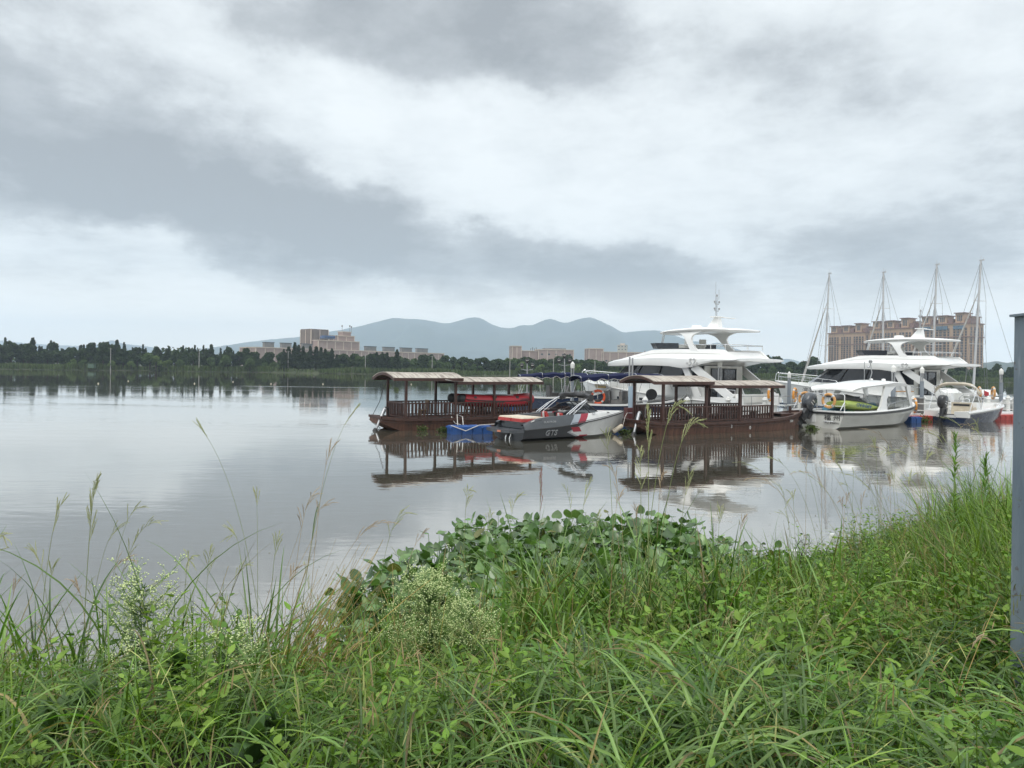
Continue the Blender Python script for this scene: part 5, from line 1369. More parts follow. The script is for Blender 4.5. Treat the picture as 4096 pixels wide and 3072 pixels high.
q = P(2498, 1722, 34.6); weed_clump('tuft of floating weed under the tour boat stern beside the speedboat bow', (q.x, 34.4, .02), .32, 150, 3)
q = P(3690, 1685, 46.0); weed_clump('floating weed between the red floats and the small console boat', (q.x, 46.0, .02), .5, 200, 4)
q = P(1695, 1724, 34.9); weed_clump('sparse water weed along the hull of the first tour boat', (q.x, 34.55, .02), .28, 70, 5)

def at(t, v):
    th = t.rotation_euler.z; f, l = bearing(th)
    return Vector(t.location) + f*v[0]*t.scale.x + l*v[1]*t.scale.y + Vector((0, 0, v[2]*t.scale.z))
life_ring('faded orange life ring hung on the stern rail right of the charcoal outboard', at(cb_, (.17, -.45, 1.62)), TH2 - R(90), M_lifep, r=.36)
life_ring('worn orange life ring hung on the stern rail above the charcoal outboard', at(cb_, (.17, .66, 1.66)), TH2 - R(84), M_lifep, r=.36)
# inflatable towables heaped in the cockpit
M_lime = pm('lime_fabric', (.34, .42, .10), (.28, .36, .09), 3, .5); M_teal = pm('blue_teal_fabric', (.02, .10, .20), (.02, .16, .22), 2.5, .5)
m = MB(); rings = []
for i in range(19):
    u = i/18; x = .62 + 2.9*u; hh = .26*math.sin(math.pi*min(.95, u*.9 + .12))**.5
    rings.append([(x, -.55 + .5*math.cos(a), 1.42 - .30*u + (hh*math.sin(a))*1.15) for a in np.linspace(0, 2*math.pi, 14, endpoint=False)])
m.loft(rings, True, True, True)
tw = thing('towable_tube', 'lime and blue inflatable towable heaped in the cabin boat cockpit', 'inflatable towable', cb_.location, TH2); tw.scale = cb_.scale
m.build('inflated_body', M_lime, tw, 60)
m = MB(); m.lathe([(.0, -.16), (.55, -.16), (.66, -.05), (.66, .08), (.5, .2), (.0, .2)], 20, (1.4, -.15, .95), rotm(rx=R(12), ry=R(-8))); m.build('blue_base', M_teal, tw, 40)
m = MB(); m.tube([(.62, -.35, 1.66), (.9, -.36, 1.72), (1.6, -.38, 1.70), (2.4, -.42, 1.55), (3.2, -.45, 1.28), (3.5, -.45, 1.15)], [.10, .24, .28, .26, .17, .05], 14); m.build('black_cover', M_black, tw, 60)
text_mesh('towable_lettering', 'AIRHEAD', .30, pm('blue_lettering', (.02, .06, .22)), tw, (1.95, -1.055, 1.33), (-1, 0, .14), (0, 0, -1), .004)
text_mesh('towable_lettering', 'SPORTS', .16, M_lime, tw, (1.25, -.84, .99), (-1, .1, 0), (0, .1, -1), .004)
mt_ = thing('paddle_board', 'blue round-nosed board lying by the cabin boat windscreen', 'paddle board', cb_.location, TH2); mt_.scale = cb_.scale
m = MB(); m.prism([(3.7 + 1.3*u, .15 + .4*math.sin(math.pi*u), 1.12 + .2*u) for u in np.linspace(0, 1, 12)] + [(3.7 + 1.3*u, .15 - .4*math.sin(math.pi*u), 1.12 + .2*u) for u in np.linspace(1, 0, 12)][1:-1], (0, 0, .06)); m.build('board', M_teal, mt_, 0)
m = MB(); m.box((4.0, -.3, 1.12), (.9, .3, .05), rz=.2, ry=-.2); m.build('board_pad', pm('green_pad', (.05, .25, .20)), mt_, 0)

# ---------------------------------------------------------------- small centre-console boat
TH3 = R(30)
kb = thing('console_boat', 'small navy and white open boat with a folded beige sun top', 'open boat', (27.98, 45.7, 0), TH3)
kb.scale = (1.15, 1.35, 1.1)
BB = [(0, 1.02), (1.5, 1.08), (3.2, 1.0), (4.3, .78), (5.0, .45), (5.35, .12)]; GG = [(0, .66), (.7, .72), (2.5, .86), (5.35, 1.05)]
rings, rim = [], []
for i in range(31):
    x = 5.35*i/30; b, g = catmull(BB, x), catmull(GG, x); q = max(0, (x - 2.6)/2.75)
    rings.append([(x, b*.97, g - .15), (x - .2*q, b*.9*(1 - .15*q), .30), (x - .5*q, b*.75*(1 - .4*q), -.05), (x - .8*q, 0, -.25), (x - .5*q, -b*.75*(1 - .4*q), -.05), (x - .2*q, -b*.9*(1 - .15*q), .30), (x, -b*.97, g - .15)])
    rim.append([(x, b*.97, g - .17), (x, b*1.02, g - .08), (x, b, g), (x, max(0, b - .24), g), (x, max(0, b - .3), .34)])
m = MB(); m.loft(rings, closed=False, cap0=True); m.build('hull', M_navy, kb, 35)
m = MB(); m.loft(rim, closed=False); m.loft([[(x, -y, z) for x, y, z in r_] for r_ in rim], closed=False); m.loft([[(r_[4][0], s*r_[4][1], .34) for s in (1, -1)] for r_ in rim], closed=False)
m.box((.06, .70, .50), (.18, .64, .34)); m.box((.06, -.70, .50), (.18, .64, .34)); m.box((.06, 0, .38), (.18, .9, .16)); m.box((.7, -.62, .52), (1.2, .5, .3)); m.build('deck_moulding', M_white, kb, 30)
m = MB(); m.box((2.6, 0, .75), (.7, .85, .8), taper=.85); m.build('console', M_white, kb, 20)
m = MB(); m.box((1.8, 0, .62), (.5, .95, .5)); m.box((1.62, 0, 1.0), (.12, .95, .3)); m.build('helm_seat', M_cream2, kb, 20)
m = MB(); m.box((1.545, 0, 1.0), (.02, .75, .12)); m.build('seat_panel', M_black, kb, 0)
m = MB(); m.tube([(2.5, -.5, .9), (2.45, -.5, 1.4), (2.45, -.3, 1.62), (2.45, .3, 1.62), (2.45, .5, 1.4), (2.5, .5, .9)], .022, 6); m.torus((2.25, .1, 1.22), .17, .018, 16, 6, rotm(ry=R(-60))); m.build('console_frame', M_chrome, kb)
m = MB(); m.quad((2.75, -.4, 1.15), (2.75, .4, 1.15), (2.55, .36, 1.52), (2.55, -.36, 1.52)); m.build('windscreen', M_mist, kb, 0)
for s in (-1, 1):
    m = MB(); m.tube([(1.4, s*.95, .8), (1.0, s*1.0, 1.5), (.8, s*.95, 2.08), (.9, s*.7, 2.2)], .022, 6); m.tube([(1.4, s*.95, .8), (1.6, s*1.0, 1.5), (1.2, s*.95, 2.1)], .018, 6); m.tube([(.25, s*.95, .7), (.85, s*.98, 1.9)], .016, 6); m.build('sun_top_frame', M_chrome, kb)
rings = []
for i in range(23):
    y = -1.05 + 2.1*i/22; ring = []
    for j in range(10):
        a = 2*math.pi*j/10; rad = .10 + .02*noise.noise(Vector((y*5, a, 3)))
        ring.append((1.0 + rad*1.5*math.cos(a), y, 2.26 - .42*abs(y)**4 + rad*math.sin(a)))
    rings.append(ring)
m = MB(); m.loft(rings, True, True, True); m.build('sun_top_cover', M_beige, kb, 60)
m = MB()
for s in (-1, 1): m.tube([(3.6, s*.86, .95), (3.8, s*.84, 1.22), (4.8, s*.5, 1.28), (5.1, s*.36, 1.04)], .018, 5)
m.build('bow_rail', M_chrome, kb)
outboard(kb, -.08, .05, .80, M_blackp, R(14), 1.15)

# ---------------------------------------------------------------- pontoon dock, posts, piles
M_plank = pm('pale_dock_boards', (0.55, 0.56, 0.57), (0.46, 0.47, 0.48), 3, 0.7, stretch=(1, 3, 1))
DOCK = [Vector((7.0, 40.3, 0)), Vector((13.5, 42.15, 0)), Vector((24.0, 46.5, 0)), Vector((32.0, 49.4, 0)), Vector((48.0, 54.8, 0))]
dk = thing('pontoon_dock', 'long white pontoon dock with roped white posts in front of the yachts', 'dock', (0, 0, 0))
for a, b in zip(DOCK, DOCK[1:]):
    m = MB(); m.beam(a + Vector((0, 0, .40)), b + Vector((0, 0, .40)), 1.5, .12); m.build('deck_section', M_plank, dk, 0)
    m = MB(); d = (b - a).normalized(); l = Vector((-d.y, d.x, 0))
    for s in (-1, 1): m.beam(a + l*s*.74 + Vector((0, 0, .36)), b + l*s*.74 + Vector((0, 0, .36)), .06, .24)
    m.build('edge_beam', M_white, dk, 0)
def dock_at(px, off=0.0):
    """Point on the dock line under a photo column."""
    k = P(px, 1560, 1.0).x
    for a, b in zip(DOCK, DOCK[1:]):
        d = b - a; den_ = d.x - k*d.y
        u = (k*a.y - a.x)/den_
        if -.02 <= u <= 1.02:
            dd = d.normalized(); return a + d*u + Vector((-dd.y, dd.x, 0))*off, math.atan2(d.y, d.x)
def pxo(px, off):
    p, a = dock_at(px, 0); q = p
    for _ in range(3):
        q, a = dock_at(px, off)
        # keep the photo column when stepping across the dock
        k = P(px, 1560, 1.0).x; e = q.x - k*q.y
        d = Vector((math.cos(a), math.sin(a), 0)); q = q - d*(e/(d.x - k*d.y))
    return q, a
posts = []
for px, off in ((2581, -.62), (2750, -.62), (2913, -.62), (3060, -.62), (3197, -.62), (3654, -.62), (3786, -.62), (3954, -.62), (4060, -.62), (3694, .62), (3875, .62), (4033, .62)):
    q, a = pxo(px, off); posts.append((q, off))
    m = MB(); m.lathe([(.13, .46), (.13, 1.38), (.17, 1.40), (.17, 1.47), (.11, 1.52), (.10, 1.58), (.03, 1.62)], 12, q); m.build('dock_post', M_postw, dk, 35)
def rope_between(a, b, z, sag=.05):
    return [a.lerp(b, u) + Vector((0, 0, z - sag*4*u*(1 - u))) for u in np.linspace(0, 1, 9)]
for grp in (posts[:5], posts[5:9], posts[9:]):
    for (a, o1), (b, o2) in zip(grp, grp[1:]):
        m = MB(); m.tube(rope_between(a, b, 1.16), .028, 6); m.tube(rope_between(a, b, .72), .028, 6); m.build('dock_rope', M_postw, dk)
# steel handrails beside the yacht sterns
def handrail(label, p, q, n_, z0=.45, h=1.15):
    d = q - p; t = thing('handrail', label, 'handrail', p, math.atan2(d.y, d.x), 'grey steel handrails on the dock'); L = d.length
    m = MB(); m.tube([(0, 0, z0), (0, 0, z0 + h), (L, 0, z0 + h), (L, 0, z0)], .025, 6); m.tube([(0, 0, z0 + h*.5), (L, 0, z0 + h*.5)], .018, 6); m.build('rail', M_metal, t)
    for i in range(1, n_):
        m = MB(); m.tube([(L*i/n_, 0, z0), (L*i/n_, 0, z0 + h)], .018, 6); m.build('upright', M_metal, t)
    return t
ra, _ = pxo(2950, .75); rb, _ = pxo(3222, .75)
handrail('grey steel handrail carrying two orange life rings in front of the first yacht stern', ra, rb, 5)
rc_, _ = pxo(3880, .78); rd_, _ = pxo(4075, .78)
handrail('dark steel handrail carrying two faded life rings behind the small console boat', rc_, rd_, 5, .45, 1.2)
for px, py, lab, mm in ((3081, 1577, 'orange life ring on the steel handrail nearest the last post of the tour boat roof', M_life), (3180, 1579, 'orange life ring at the right end of the first yacht handrail', M_life)):
    q, a = pxo(px, .60); life_ring(lab, (q.x, q.y, P(px, py, q.y).z), a + R(32), mm, r=.38)
for px, py, lab, mm in ((3917, 1572, 'faded life ring on the dark handrail behind the beige sun top', M_lifep), (3973, 1572, 'faded life ring on the dark handrail nearest the steel column', M_lifep)):
    q, a = pxo(px, .62); life_ring(lab, (q.x, q.y, P(px, py, q.y).z), a + R(50), mm, r=.40)
q, a = pxo(3660, -.80); life_ring('bright orange life ring hung between the cabin boat bow and the red floats', (q.x, q.y, P(3660, 1622, q.y).z), a + R(52), M_life, r=.42)
# float cubes along the near edge
def cubes_along(px0, px1, off, step=.5, rows=1):
    p, a = pxo(px0, off); q, b = pxo(px1, off); n_ = int((q - p).length/step); out_ = []
    l = Vector((-math.sin(a), math.cos(a), 0))
    for i in range(n_ + 1):
        for r_ in range(rows):
            c = p.lerp(q, i/max(1, n_)) + l*(r_*.5); out_.append((c.x, c.y, a))
    return out_
float_cubes('float_walkway', 'red plastic float walkway at the dock edge right of the small console boat', cubes_along(3935, 4085, -1.05, .5, 1), M_redp)
float_cubes('float_walkway', 'short red plastic float row between the cabin boat bow and the console boat', cubes_along(3648, 3715, -1.05, .5, 1), M_redp)
float_cubes('float_walkway', 'blue plastic floats tucked under the cabin boat bow', [(25.3 + i*.5, 45.05 + i*.3, .5) for i in range(2)], M_bluep)
float_cubes('float_walkway', 'blue plastic float walkway behind the railing of the right-hand tour boat', cubes_along(2545, 2760, -1.9, .5, 2), M_bluep)
bx = P(2452, 1690, 36.5); float_cubes('float_walkway', 'blue plastic floats between the speedboat bow and the tour boat stern', [(bx.x + .42*i*.9, 36.6 + .25*i + j*.5, .5) for i in range(3) for j in range(2)], M_bluep)
md = thing('dock_box', 'dark red slatted box on the blue floats behind the pale pile', 'box', (P(2548, 1660, 40).x, 40.0, .38), R(15))
m = MB(); m.box((0, 0, .3), (1.4, .5, .6)); m.build('box_body', pm('dark_red_paint', (.10, .025, .022), None, 3, .6), md, 0)
m = MB(); m.box((0, -.255, .33), (1.3, .02, .02)); m.build('box_seam', M_inkw, md, 0)
fd = thing('boat_fender', 'cream ribbed fender hanging at the stern of the right-hand tour boat', 'fender', P(2470, 1715, 34.2))
m = MB(); m.lathe([(.04, -.32), (.11, -.28), (.12, -.2), (.115, -.12), (.12, -.05), (.115, .03), (.12, .1), (.115, .17), (.12, .22), (.10, .28), (.04, .32)], 14, (0, 0, 0), rotm(ry=R(58), rz=R(15))); m.build('fender_body', M_cream2, fd, 50)
m = MB(); m.tube([(.27, .05, .17), (.4, .2, .6), (.55, .5, .75)], .012, 5); m.build('fender_rope', M_rope, fd)
# piles
M_pileg = pm('grey_pile', (.22, .25, .28), (.16, .18, .21), 1.6, .6, stretch=(1, 1, .4))
def pile(px, Y, ytop, ymid, wpx, label, cap=True, gap=.26):
    c = P(px, 1500, Y); zt = P(px, ytop, Y).z; zm = P(px, ymid, Y).z; r = wpx/2/F*Y
    t = thing('mooring_pile', label, 'mooring pile', (c.x, Y, 0), 0, 'mooring piles of the marina')
    m = MB(); m.tube([(0, 0, -1), (0, 0, zm)], r, 16); m.build('pile', M_pileg if cap else M_pile, t, 40)
    m = MB(); m.tube([(-r*.6, 0, zm - .3), (-r*.6, 0, zt)], r*.36, 8); m.tube([(r*.6, .05, zm - .3), (r*.6, .05, zt - .05)], r*.36, 8); m.build('guide_pole', M_metal, t)
    if cap:
        m = MB(); m.lathe([(r*1.05, zt - .05), (r*1.15, zt + .22), (r*1.08, zt + .26), (r*.1, zt + .42)], 8); m.build('cap', M_postw, t, 20)
    return t
pile(2524, 40.6, 1428, 1545, 20, 'pale blue pile with two bare grey pipes behind the right-hand tour boat', False)
pile(2290, 49.0, 1470, 1525, 15, 'capped mooring pile between the two blue canopies, nearest the left lamp', True)
pile(2879, 44.2, 1466, 1535, 17, 'capped mooring pile in front of the first yacht saloon door', True)
pile(3157, 52.0, 1508, 1520, 13, 'squat pile between the two yachts', True)
pile(3574, 46.9, 1485, 1535, 18, 'flat-topped mooring pile rising behind the cabin boat roof', True)
pile(3688, 48.6, 1490, 1525, 15, 'capped mooring pile at the second yacht brace, beside the wooden table edge', True)
pile(4005, 53.5, 1495, 1530, 14, 'capped mooring pile nearest the steel column', True)
# power pedestals
for px, off, lab in ((3676, .0, 'grey dock pedestal behind the bright orange life ring'), (3914, .1, 'grey dock pedestal behind the console boat sun top')):
    q, a = pxo(px, off); t = thing('dock_pedestal', lab, 'pedestal', (q.x, q.y, .46), a, 'grey pedestals on the dock')
    m = MB(); m.box((0, 0, .5), (.42, .42, 1.0)); m.build('pedestal_body', pm('pedestal_grey', (.17, .16, .15), (.12, .115, .11), 4, .6), t, 0)
    m = MB(); m.box((0, 0, 1.03), (.5, .5, .07)); m.build('pedestal_lid', M_metal, t, 0)
q, a = pxo(3610, .3)
tb = thing('standing_table', 'varnished plank table top on thin legs behind the cabin boat roof', 'table', (q.x, q.y, .46), a)
m = MB(); m.box((0, 0, 1.45), (1.5, .5, .06)); m.build('table_top', pm('varnished_plank', (.42, .22, .08), (.33, .17, .06), 3, .35), tb, 0)
for i in (-1, 1):
    m = MB(); m.tube([(i*.55, 0, 0), (i*.5, 0, 1.42)], .02, 6); m.build('leg', M_metal, tb)
fl = thing('marina_flag', 'small red and pale flag by the faded life ring', 'flag', (*pxo(3936, .7)[0][:2], .45))
m = MB(); m.tube([(0, 0, 0), (0, 0, 1.6)], .015, 5); m.build('flag_pole', M_metal, fl)
m = MB(); m.loft([[(.02, 0, 1.55), (.02, 0, 1.18)], [(.16, .05, 1.48), (.16, .05, 1.12)], [(.34, -.02, 1.40), (.34, -.02, 1.16)]], False); m.build('flag_cloth', pm('flag_red', (.45, .04, .05)), fl, 40)
# back dock with the lamp posts
bd = thing('pontoon_dock', 'short low dock behind the far navy launch carrying two lamp posts', 'dock', (0, 0, 0))
m = MB(); m.box((2.6, 56, .36), (7.0, 1.5, .14)); m.build('deck_section', M_plank, bd, 0)
for i in range(5):
    m = MB(); m.box((-.4 + i*1.5, 56, .1), (1.1, 1.4, .36)); m.build('float', M_bluep, bd, 0)
def lamp(px, py, Y, lean, lab):
    tp = P(px, py, Y); t = thing('lamp_post', lab, 'lamp post', (tp.x + lean, Y, .42), 0, 'three-headed lamp posts on the dock')
    h = tp.z - .42
    m = MB(); m.tube([(0, 0, 0), (-lean*.6, 0, h*.55), (-lean, 0, h - .25)], [.06, .05, .04], 8); m.build('pole', M_metal, t)
    m = MB(); m.tube([(-lean - .42, 0, h - .72), (-lean, 0, h - .80), (-lean + .42, 0, h - .72)], .025, 6); m.tube([(-lean - .42, 0, h - .78), (-lean - .42, 0, h - .66)], .02, 5); m.tube([(-lean + .42, 0, h - .78), (-lean + .42, 0, h - .66)], .02, 5); m.build('arm', M_metal, t)
    for dx, z in ((-.42, h - .62), (.42, h - .62), (0, h - .25)):
        m = MB(); m.lathe([(.06, 0), (.13, .08), (.15, .26), (.17, .30), (.05, .38), (.02, .44)], 8, (dx - lean, 0, z)); q = m.build('lantern', M_black, t, 20)
        m = MB(); m.lathe([(.10, .09), (.145, .25)], 8, (dx - lean, -.012, z)); m.build('lantern_glass', M_offw, q, 20)
lamp(2109, 1441, 56.2, .03, 'three-headed lamp post on the left, before the reeds')
lamp(2258, 1422, 55.8, .10, 'three-headed lamp post on the right, leaning over the blue canopies')

# ---------------------------------------------------------------- buoys, drifting bits, steel column
M_buoy = pm('yellowed_float', (.62, .58, .42), None, 3, .5)
for px, py, lab in ((393, 1535, 'pale round buoy on the left open water'), (513, 1525, 'pale round buoy beside the conifer reflection'), (778, 1535, 'pale round buoy below the tall left utility pole'), (932, 1528, 'small pale buoy close to the far shore'), (1084, 1536, 'pale round buoy at the left end of the bright ripple line'), (1292, 1537, 'pale round buoy below the factory tower'), (1645, 1538, 'pale buoy seen under the first tour boat roof')):
    v = P(px, py, 1.0); Yb = min(170, -H/(v.z - H)); q = P(px, py, Yb)
    t = thing('buoy', lab, 'buoy', (q.x, Yb, 0), 0, 'pale round buoys on the river')
    t.scale = (.62, .62, .62)
    m = MB(); m.lathe([(.02, -.15), (.12, -.1), (.17, .02), (.15, .14), (.07, .22), (.03, .30)], 12); m.build('float_body', M_buoy, t, 60)
    m = MB(); m.torus((0, 0, .32), .04, .012, 10, 5, rotm(rx=R(90))); m.build('eye', M_metal, t)
for px, py, lab, sz in ((1550, 1546, 'tuft of drifting weed left of the first tour boat roof', .6), (1585, 1560, 'loose drifting weed under the first tour boat roof', .5)):
    v = P(px, py, 1.0); Yb = -H/(v.z - H); q = P(px, py, Yb); weed_clump(lab, (q.x, Yb, .0), sz, 80, px)
M_steel = pm('blue_grey_painted_steel', (0.115, 0.155, 0.200), (0.215, 0.250, 0.285), 1.9, 0.5, bump=.003, bscale=20, stretch=(1, 1, .35), detail=8)
k = NT(M_steel.node_tree); bb = M_steel.node_tree.nodes['Principled BSDF']
src = bb.inputs['Base Color'].links[0].from_socket
oc = k.node('ShaderNodeTexCoord').outputs['Object']
rust = k.smooth(k.noise(oc, 9.0, 8, .7, .3), .60, .66)
scuff = k.smooth(k.noise(k.mapping(oc, scale=(1, 1, .12)), 22.0, 6, .65), .58, .72)
c_ = k.mix(k.mul(scuff, .55), src, (.34, .37, .40)); c_ = k.mix(k.mul(rust, .75), c_, (.085, .055, .04))
k.put(bb.inputs['Base Color'], c_)
sc_ = thing('steel_column', 'blue-grey painted steel column standing in the grass', 'column', (3.022, 3.9, 0))
ht = P(4052, 1256, 3.9).z
m = MB(); m.box((.13, 0, (ht + .6)/2), (.50, .012, ht - .6)); m.box((-.115, .10, (ht + .6)/2), (.012, .19, ht - .6)); m.box((.13, .20, (ht + .6)/2), (.50, .012, ht - .6)); m.build('column_plates', M_steel, sc_, 0)
m = MB(); m.box((.13, .10, ht + .008), (.54, .24, .014)); m.build('cap_plate', M_steel, sc_, 0)
m = MB(); m.box((.10, -.008, 1.93), (.44, .01, .012)); m.build('weld_seam', M_steel, sc_, 0)
m = MB()
for x, z in ((-.06, ht - .10), (-.05, ht - .16), (-.06, 2.95), (-.055, 1.5)): m.lathe([(.012, 0), (.012, .012), (.004, .016)], 8, (x, -.006, z), rotm(rx=R(90)))
m.build('rivet', M_metal, sc_)

# ================================================================== NEAR BANK VEGETATION
rg = np.random.default_rng(5)
M_grass = leafmat('grass_blade', 0.36, 0.26, 0.42)
M_weedl = leafmat('weed_leaf', 0.50, 0.27, 0.3)
M_hya = leafmat('hyacinth_leaf', 0.27, 0.25, 0.65)
M_straw = leafmat('dry_straw', 0.7, 0.25, 0.3)
def scatter(n_, x0, x1, y0, y1, dens=None):
    """Points on the bank inside the view, optionally thinned by a density function of (x, y)."""
    y = rg.uniform(y0, y1, n_); x = rg.uniform(x0, x1, n_)
    k = (np.abs(x) < y*.78 + .6) & (y < shore(x) + .15)
    if dens is not None: k &= rg.uniform(0, 1, n_) < dens(x, y)
    return x[k], y[k]
def waves(x, y, a, b, c): return .5 + .5*np.sin(x*a + c)*np.sin(y*b + c*1.7 + x*.4)
def mound(x, y): return np.clip(.5 + .33*np.sin(x*2.3 + 1.2*np.sin(y*1.1)) + .33*np.sin(y*2.0 + x*.9 + 2) , 0, 1)
def tint(n_, lo, hi, var=.18):
    f = rg.uniform(0, 1, (n_, 1))**1.5; c = np.array(lo)*(1 - f) + np.array(hi)*f
    return c*np.exp(rg.normal(0, var, (n_, 1)))
parts = []
# arching broad grass in tufts
def tufts(x, y, per, L0, L1, W0, W1, lo, hi, tilt=(.05, .55), curl=(.5, 1.9), spread=.10):
    n0 = len(x); k = rg.integers(per[0], per[1], n0); i = np.repeat(np.arange(n0), k); n_ = len(i)
    bx_ = x[i] + rg.normal(0, spread, n_); by_ = y[i] + rg.normal(0, spread, n_)
    sc = (rg.uniform(.75, 1.15, n0)*(.72 + .55*mound(x, y)))[i]
    base = np.stack([bx_, by_, ground(bx_, by_) - .02 + rg.uniform(0, .12, n_)], 1)
    cc = np.minimum(tint(n0, lo, hi, .26)[i]*np.exp(rg.normal(0, .22, (n_, 1))), np.array(hi)*1.35)
    old = rg.uniform(0, 1, n_) < .06
    cc[old] = np.array((.20, .16, .06))*np.exp(rg.normal(0, .2, (old.sum(), 1)))
    return blades(base, rg.uniform(0, 2*np.pi, n_), rg.uniform(*tilt, n_), rg.uniform(*curl, n_), sc*rg.uniform(L0, L1, n_), rg.uniform(W0, W1, n_), 9, cc, fold=.3, roll=rg.normal(0, .35, n_))
G1, G2 = (.058, .134, .015), (.198, .300, .042)
B1, B2 = (.056, .128, .030), (.160, .255, .066)
# right foreground: big blue-green arching tufts
x, y = scatter(620, -.4, 4.2, 2.0, 5.0, lambda x, y: np.clip(.15 + .55*(x > .2) + .3*waves(x, y, 2.1, 1.7, 1), 0, 1)*np.clip(1.2 - (y - 2)/4, .25, 1))
parts.append(tufts(x, y, (9, 16), .34, .76, .008, .018, B1, B2, (.05, .45), (1.7, 3.2), .05))
x, y = scatter(700, -4, 0, 2.0, 4.6, lambda x, y: .30 + .3*waves(x, y, 1.7, 2.1, 3))
parts.append(tufts(x, y, (6, 12), .26, .62, .006, .015, G1, B2, (.05, .55), (1.4, 3.0), .06))
# general grass over the bank
x, y = scatter(8200, -5.5, 9, 2.0, 13, lambda x, y: np.clip(.35 + .5*waves(x, y, 1.3, 1.1, 2), 0, 1)*(1 - .65*((x < .4) & (x > -1.9) & (y > 5.4))))
parts.append(tufts(x, y, (4, 8), .24, .66, .004, .011, G1, G2, (.03, .5), (.4, 2.4), .09))
# upright clumps along the water's edge
ex = rg.uniform(-5.2, -.2, 330); ey = shore(ex) - rg.uniform(.05, 1.3, 330)
parts.append(tufts(ex, ey, (3, 7), .40, 1.0, .010, .019, G1, G2, (.02, .35), (.15, 1.2), .07))
ex = rg.uniform(.2, 3.4, 150); ey = shore(ex) - rg.uniform(-.1, 1.8, 150)
parts.append(tufts(ex, ey, (7, 13), .45, .95, .012, .022, G1, G2, (.02, .32), (.2, 1.2), .10))
ex = rg.uniform(3.5, 10, 620); ey = np.minimum(shore(ex), ex/.70 + 1.5) - rg.uniform(0, 3.2, 620)
parts.append(tufts(ex, ey, (7, 13), .55, 1.25, .007, .015, G1, G2, (.02, .40), (.2, 1.4), .11))
# tall broad-bladed clumps in the middle, before the hyacinth, and at the left edge of it
hx = np.concatenate([rg.normal(1.3, .6, 26), rg.normal(.3, .4, 9), rg.normal(-1.5, .35, 5), rg.normal(-2.9, .5, 5)]); hy = np.concatenate([rg.uniform(5.2, 6.9, 26), rg.uniform(4.8, 6.2, 9), rg.uniform(3.9, 4.8, 5), rg.uniform(3.9, 4.8, 5)])
parts.append(tufts(hx, hy, (9, 15), .65, 1.15, .011, .022, G1, B2, (.02, .34), (.3, 1.6), .08))
V, Q, C = merge(parts)
tag(np_mesh('grass', V, Q, M_grass, C), 'wet green grass with long arching blades covering the near bank', 'grass', kind='stuff')

# broad-leaved weeds between the grass
x, y = scatter(11000, -5.5, 9, 1.9, 12.5, lambda x, y: (.60 + .15*(y > 4) + .35*((x > 1.2) & (y > 4.2)))*np.clip(.15 + .75*waves(x, y, .9, .8, 4) + .25*(x > 1.5), 0, 1)*np.clip(1.25 - .5*((x < -.5) & (y > 5.6)), 0, 1))
n0 = len(x); hgt = rg.uniform(.20, .52, n0)*(1 + .25*(x > 1))*(.55 + .85*mound(x, y))*np.where((x < -.4) & (y > 4.4), .7, 1); nodes = 6
lp = []
lean = rg.normal(0, .10, (n0, 2))
pcol = tint(n0, (.058, .132, .014), (.175, .285, .038), .30)
for k in range(nodes):
    f = (k + 1)/nodes; zz = hgt*f
    bx_, by_ = x + lean[:, 0]*f, y + lean[:, 1]*f; bz = ground(x, y) + zz
    a0 = rg.uniform(0, 6.28, n0)
    for j in range(3):
        L = rg.uniform(.045, .10, n0)*(1.25 - .55*f)*np.where(y < 3.2, .8, 1)
        az_ = a0 + j*2.094 + rg.normal(0, .25, n0)
        off = .02 + .05*(1 - f)
        base = np.stack([bx_ + np.cos(az_)*off, by_ + np.sin(az_)*off, bz + rg.normal(0, .015, n0)], 1)
        cw_ = np.minimum(pcol*np.exp(rg.normal(0, .12, (n0, 1)))*(0.85 + .3*f), np.array([[.185, .295, .045]]))
        lp.append(blades(base, az_, rg.uniform(1.1, 1.65, n0) - .30*f, rg.uniform(-.1, .55, n0), L, L*rg.uniform(.42, .62, n0), 4, cw_, 'leaf', .22, rg.normal(0, .25, n0)))
base = np.stack([x, y, ground(x, y) - .03], 1)
lp.append(blades(base, np.arctan2(lean[:, 1], lean[:, 0]), np.hypot(lean[:, 0], lean[:, 1])/hgt*.9, np.zeros(n0), hgt*1.05, np.full(n0, .006), 3, pcol*.8, 'stem', .6))
V, Q, C = merge(lp)
tag(np_mesh('weeds', V, Q, M_weedl, C), 'low broad-leaved green weeds growing through the grass', 'weeds', kind='stuff')

# dry leaning straw, mostly at the left water's edge
ns = 520
sx_ = np.concatenate([rg.uniform(-4.6, .3, 330), rg.uniform(.3, 7, 190)]); sy_ = np.concatenate([shore(sx_[:330]) - rg.uniform(.1, 2.2, 330), np.minimum(shore(sx_[330:]), sx_[330:] + 7) - rg.uniform(.3, 4.5, 190)])
sc_c = np.where(rg.uniform(0, 1, (ns, 1)) < .6, np.array([[.33, .24, .10]]), np.array([[.20, .12, .06]]))*np.exp(rg.normal(0, .25, (ns, 1)))
V, Q, C = blades(np.stack([sx_, sy_, ground(sx_, sy_)], 1), rg.normal(.4, .9, ns), rg.uniform(.2, .9, ns), rg.uniform(-.1, .9, ns), rg.uniform(.35, 1.0, ns), rg.uniform(.003, .008, ns), 6, sc_c, 'stem', .5)
nb_ = 90; bx_ = rg.normal(-1.55, .14, nb_); by_ = rg.normal(4.35, .16, nb_)
V2 = blades(np.stack([bx_, by_, ground(bx_, by_)], 1), rg.normal(.25, .22, nb_), rg.uniform(.35, .75, nb_), rg.uniform(-.3, .5, nb_), rg.uniform(.6, 1.25, nb_), rg.uniform(.003, .009, nb_), 6, np.array([[.36, .25, .10]])*np.exp(rg.normal(0, .3, (nb_, 1))), 'stem', .5)
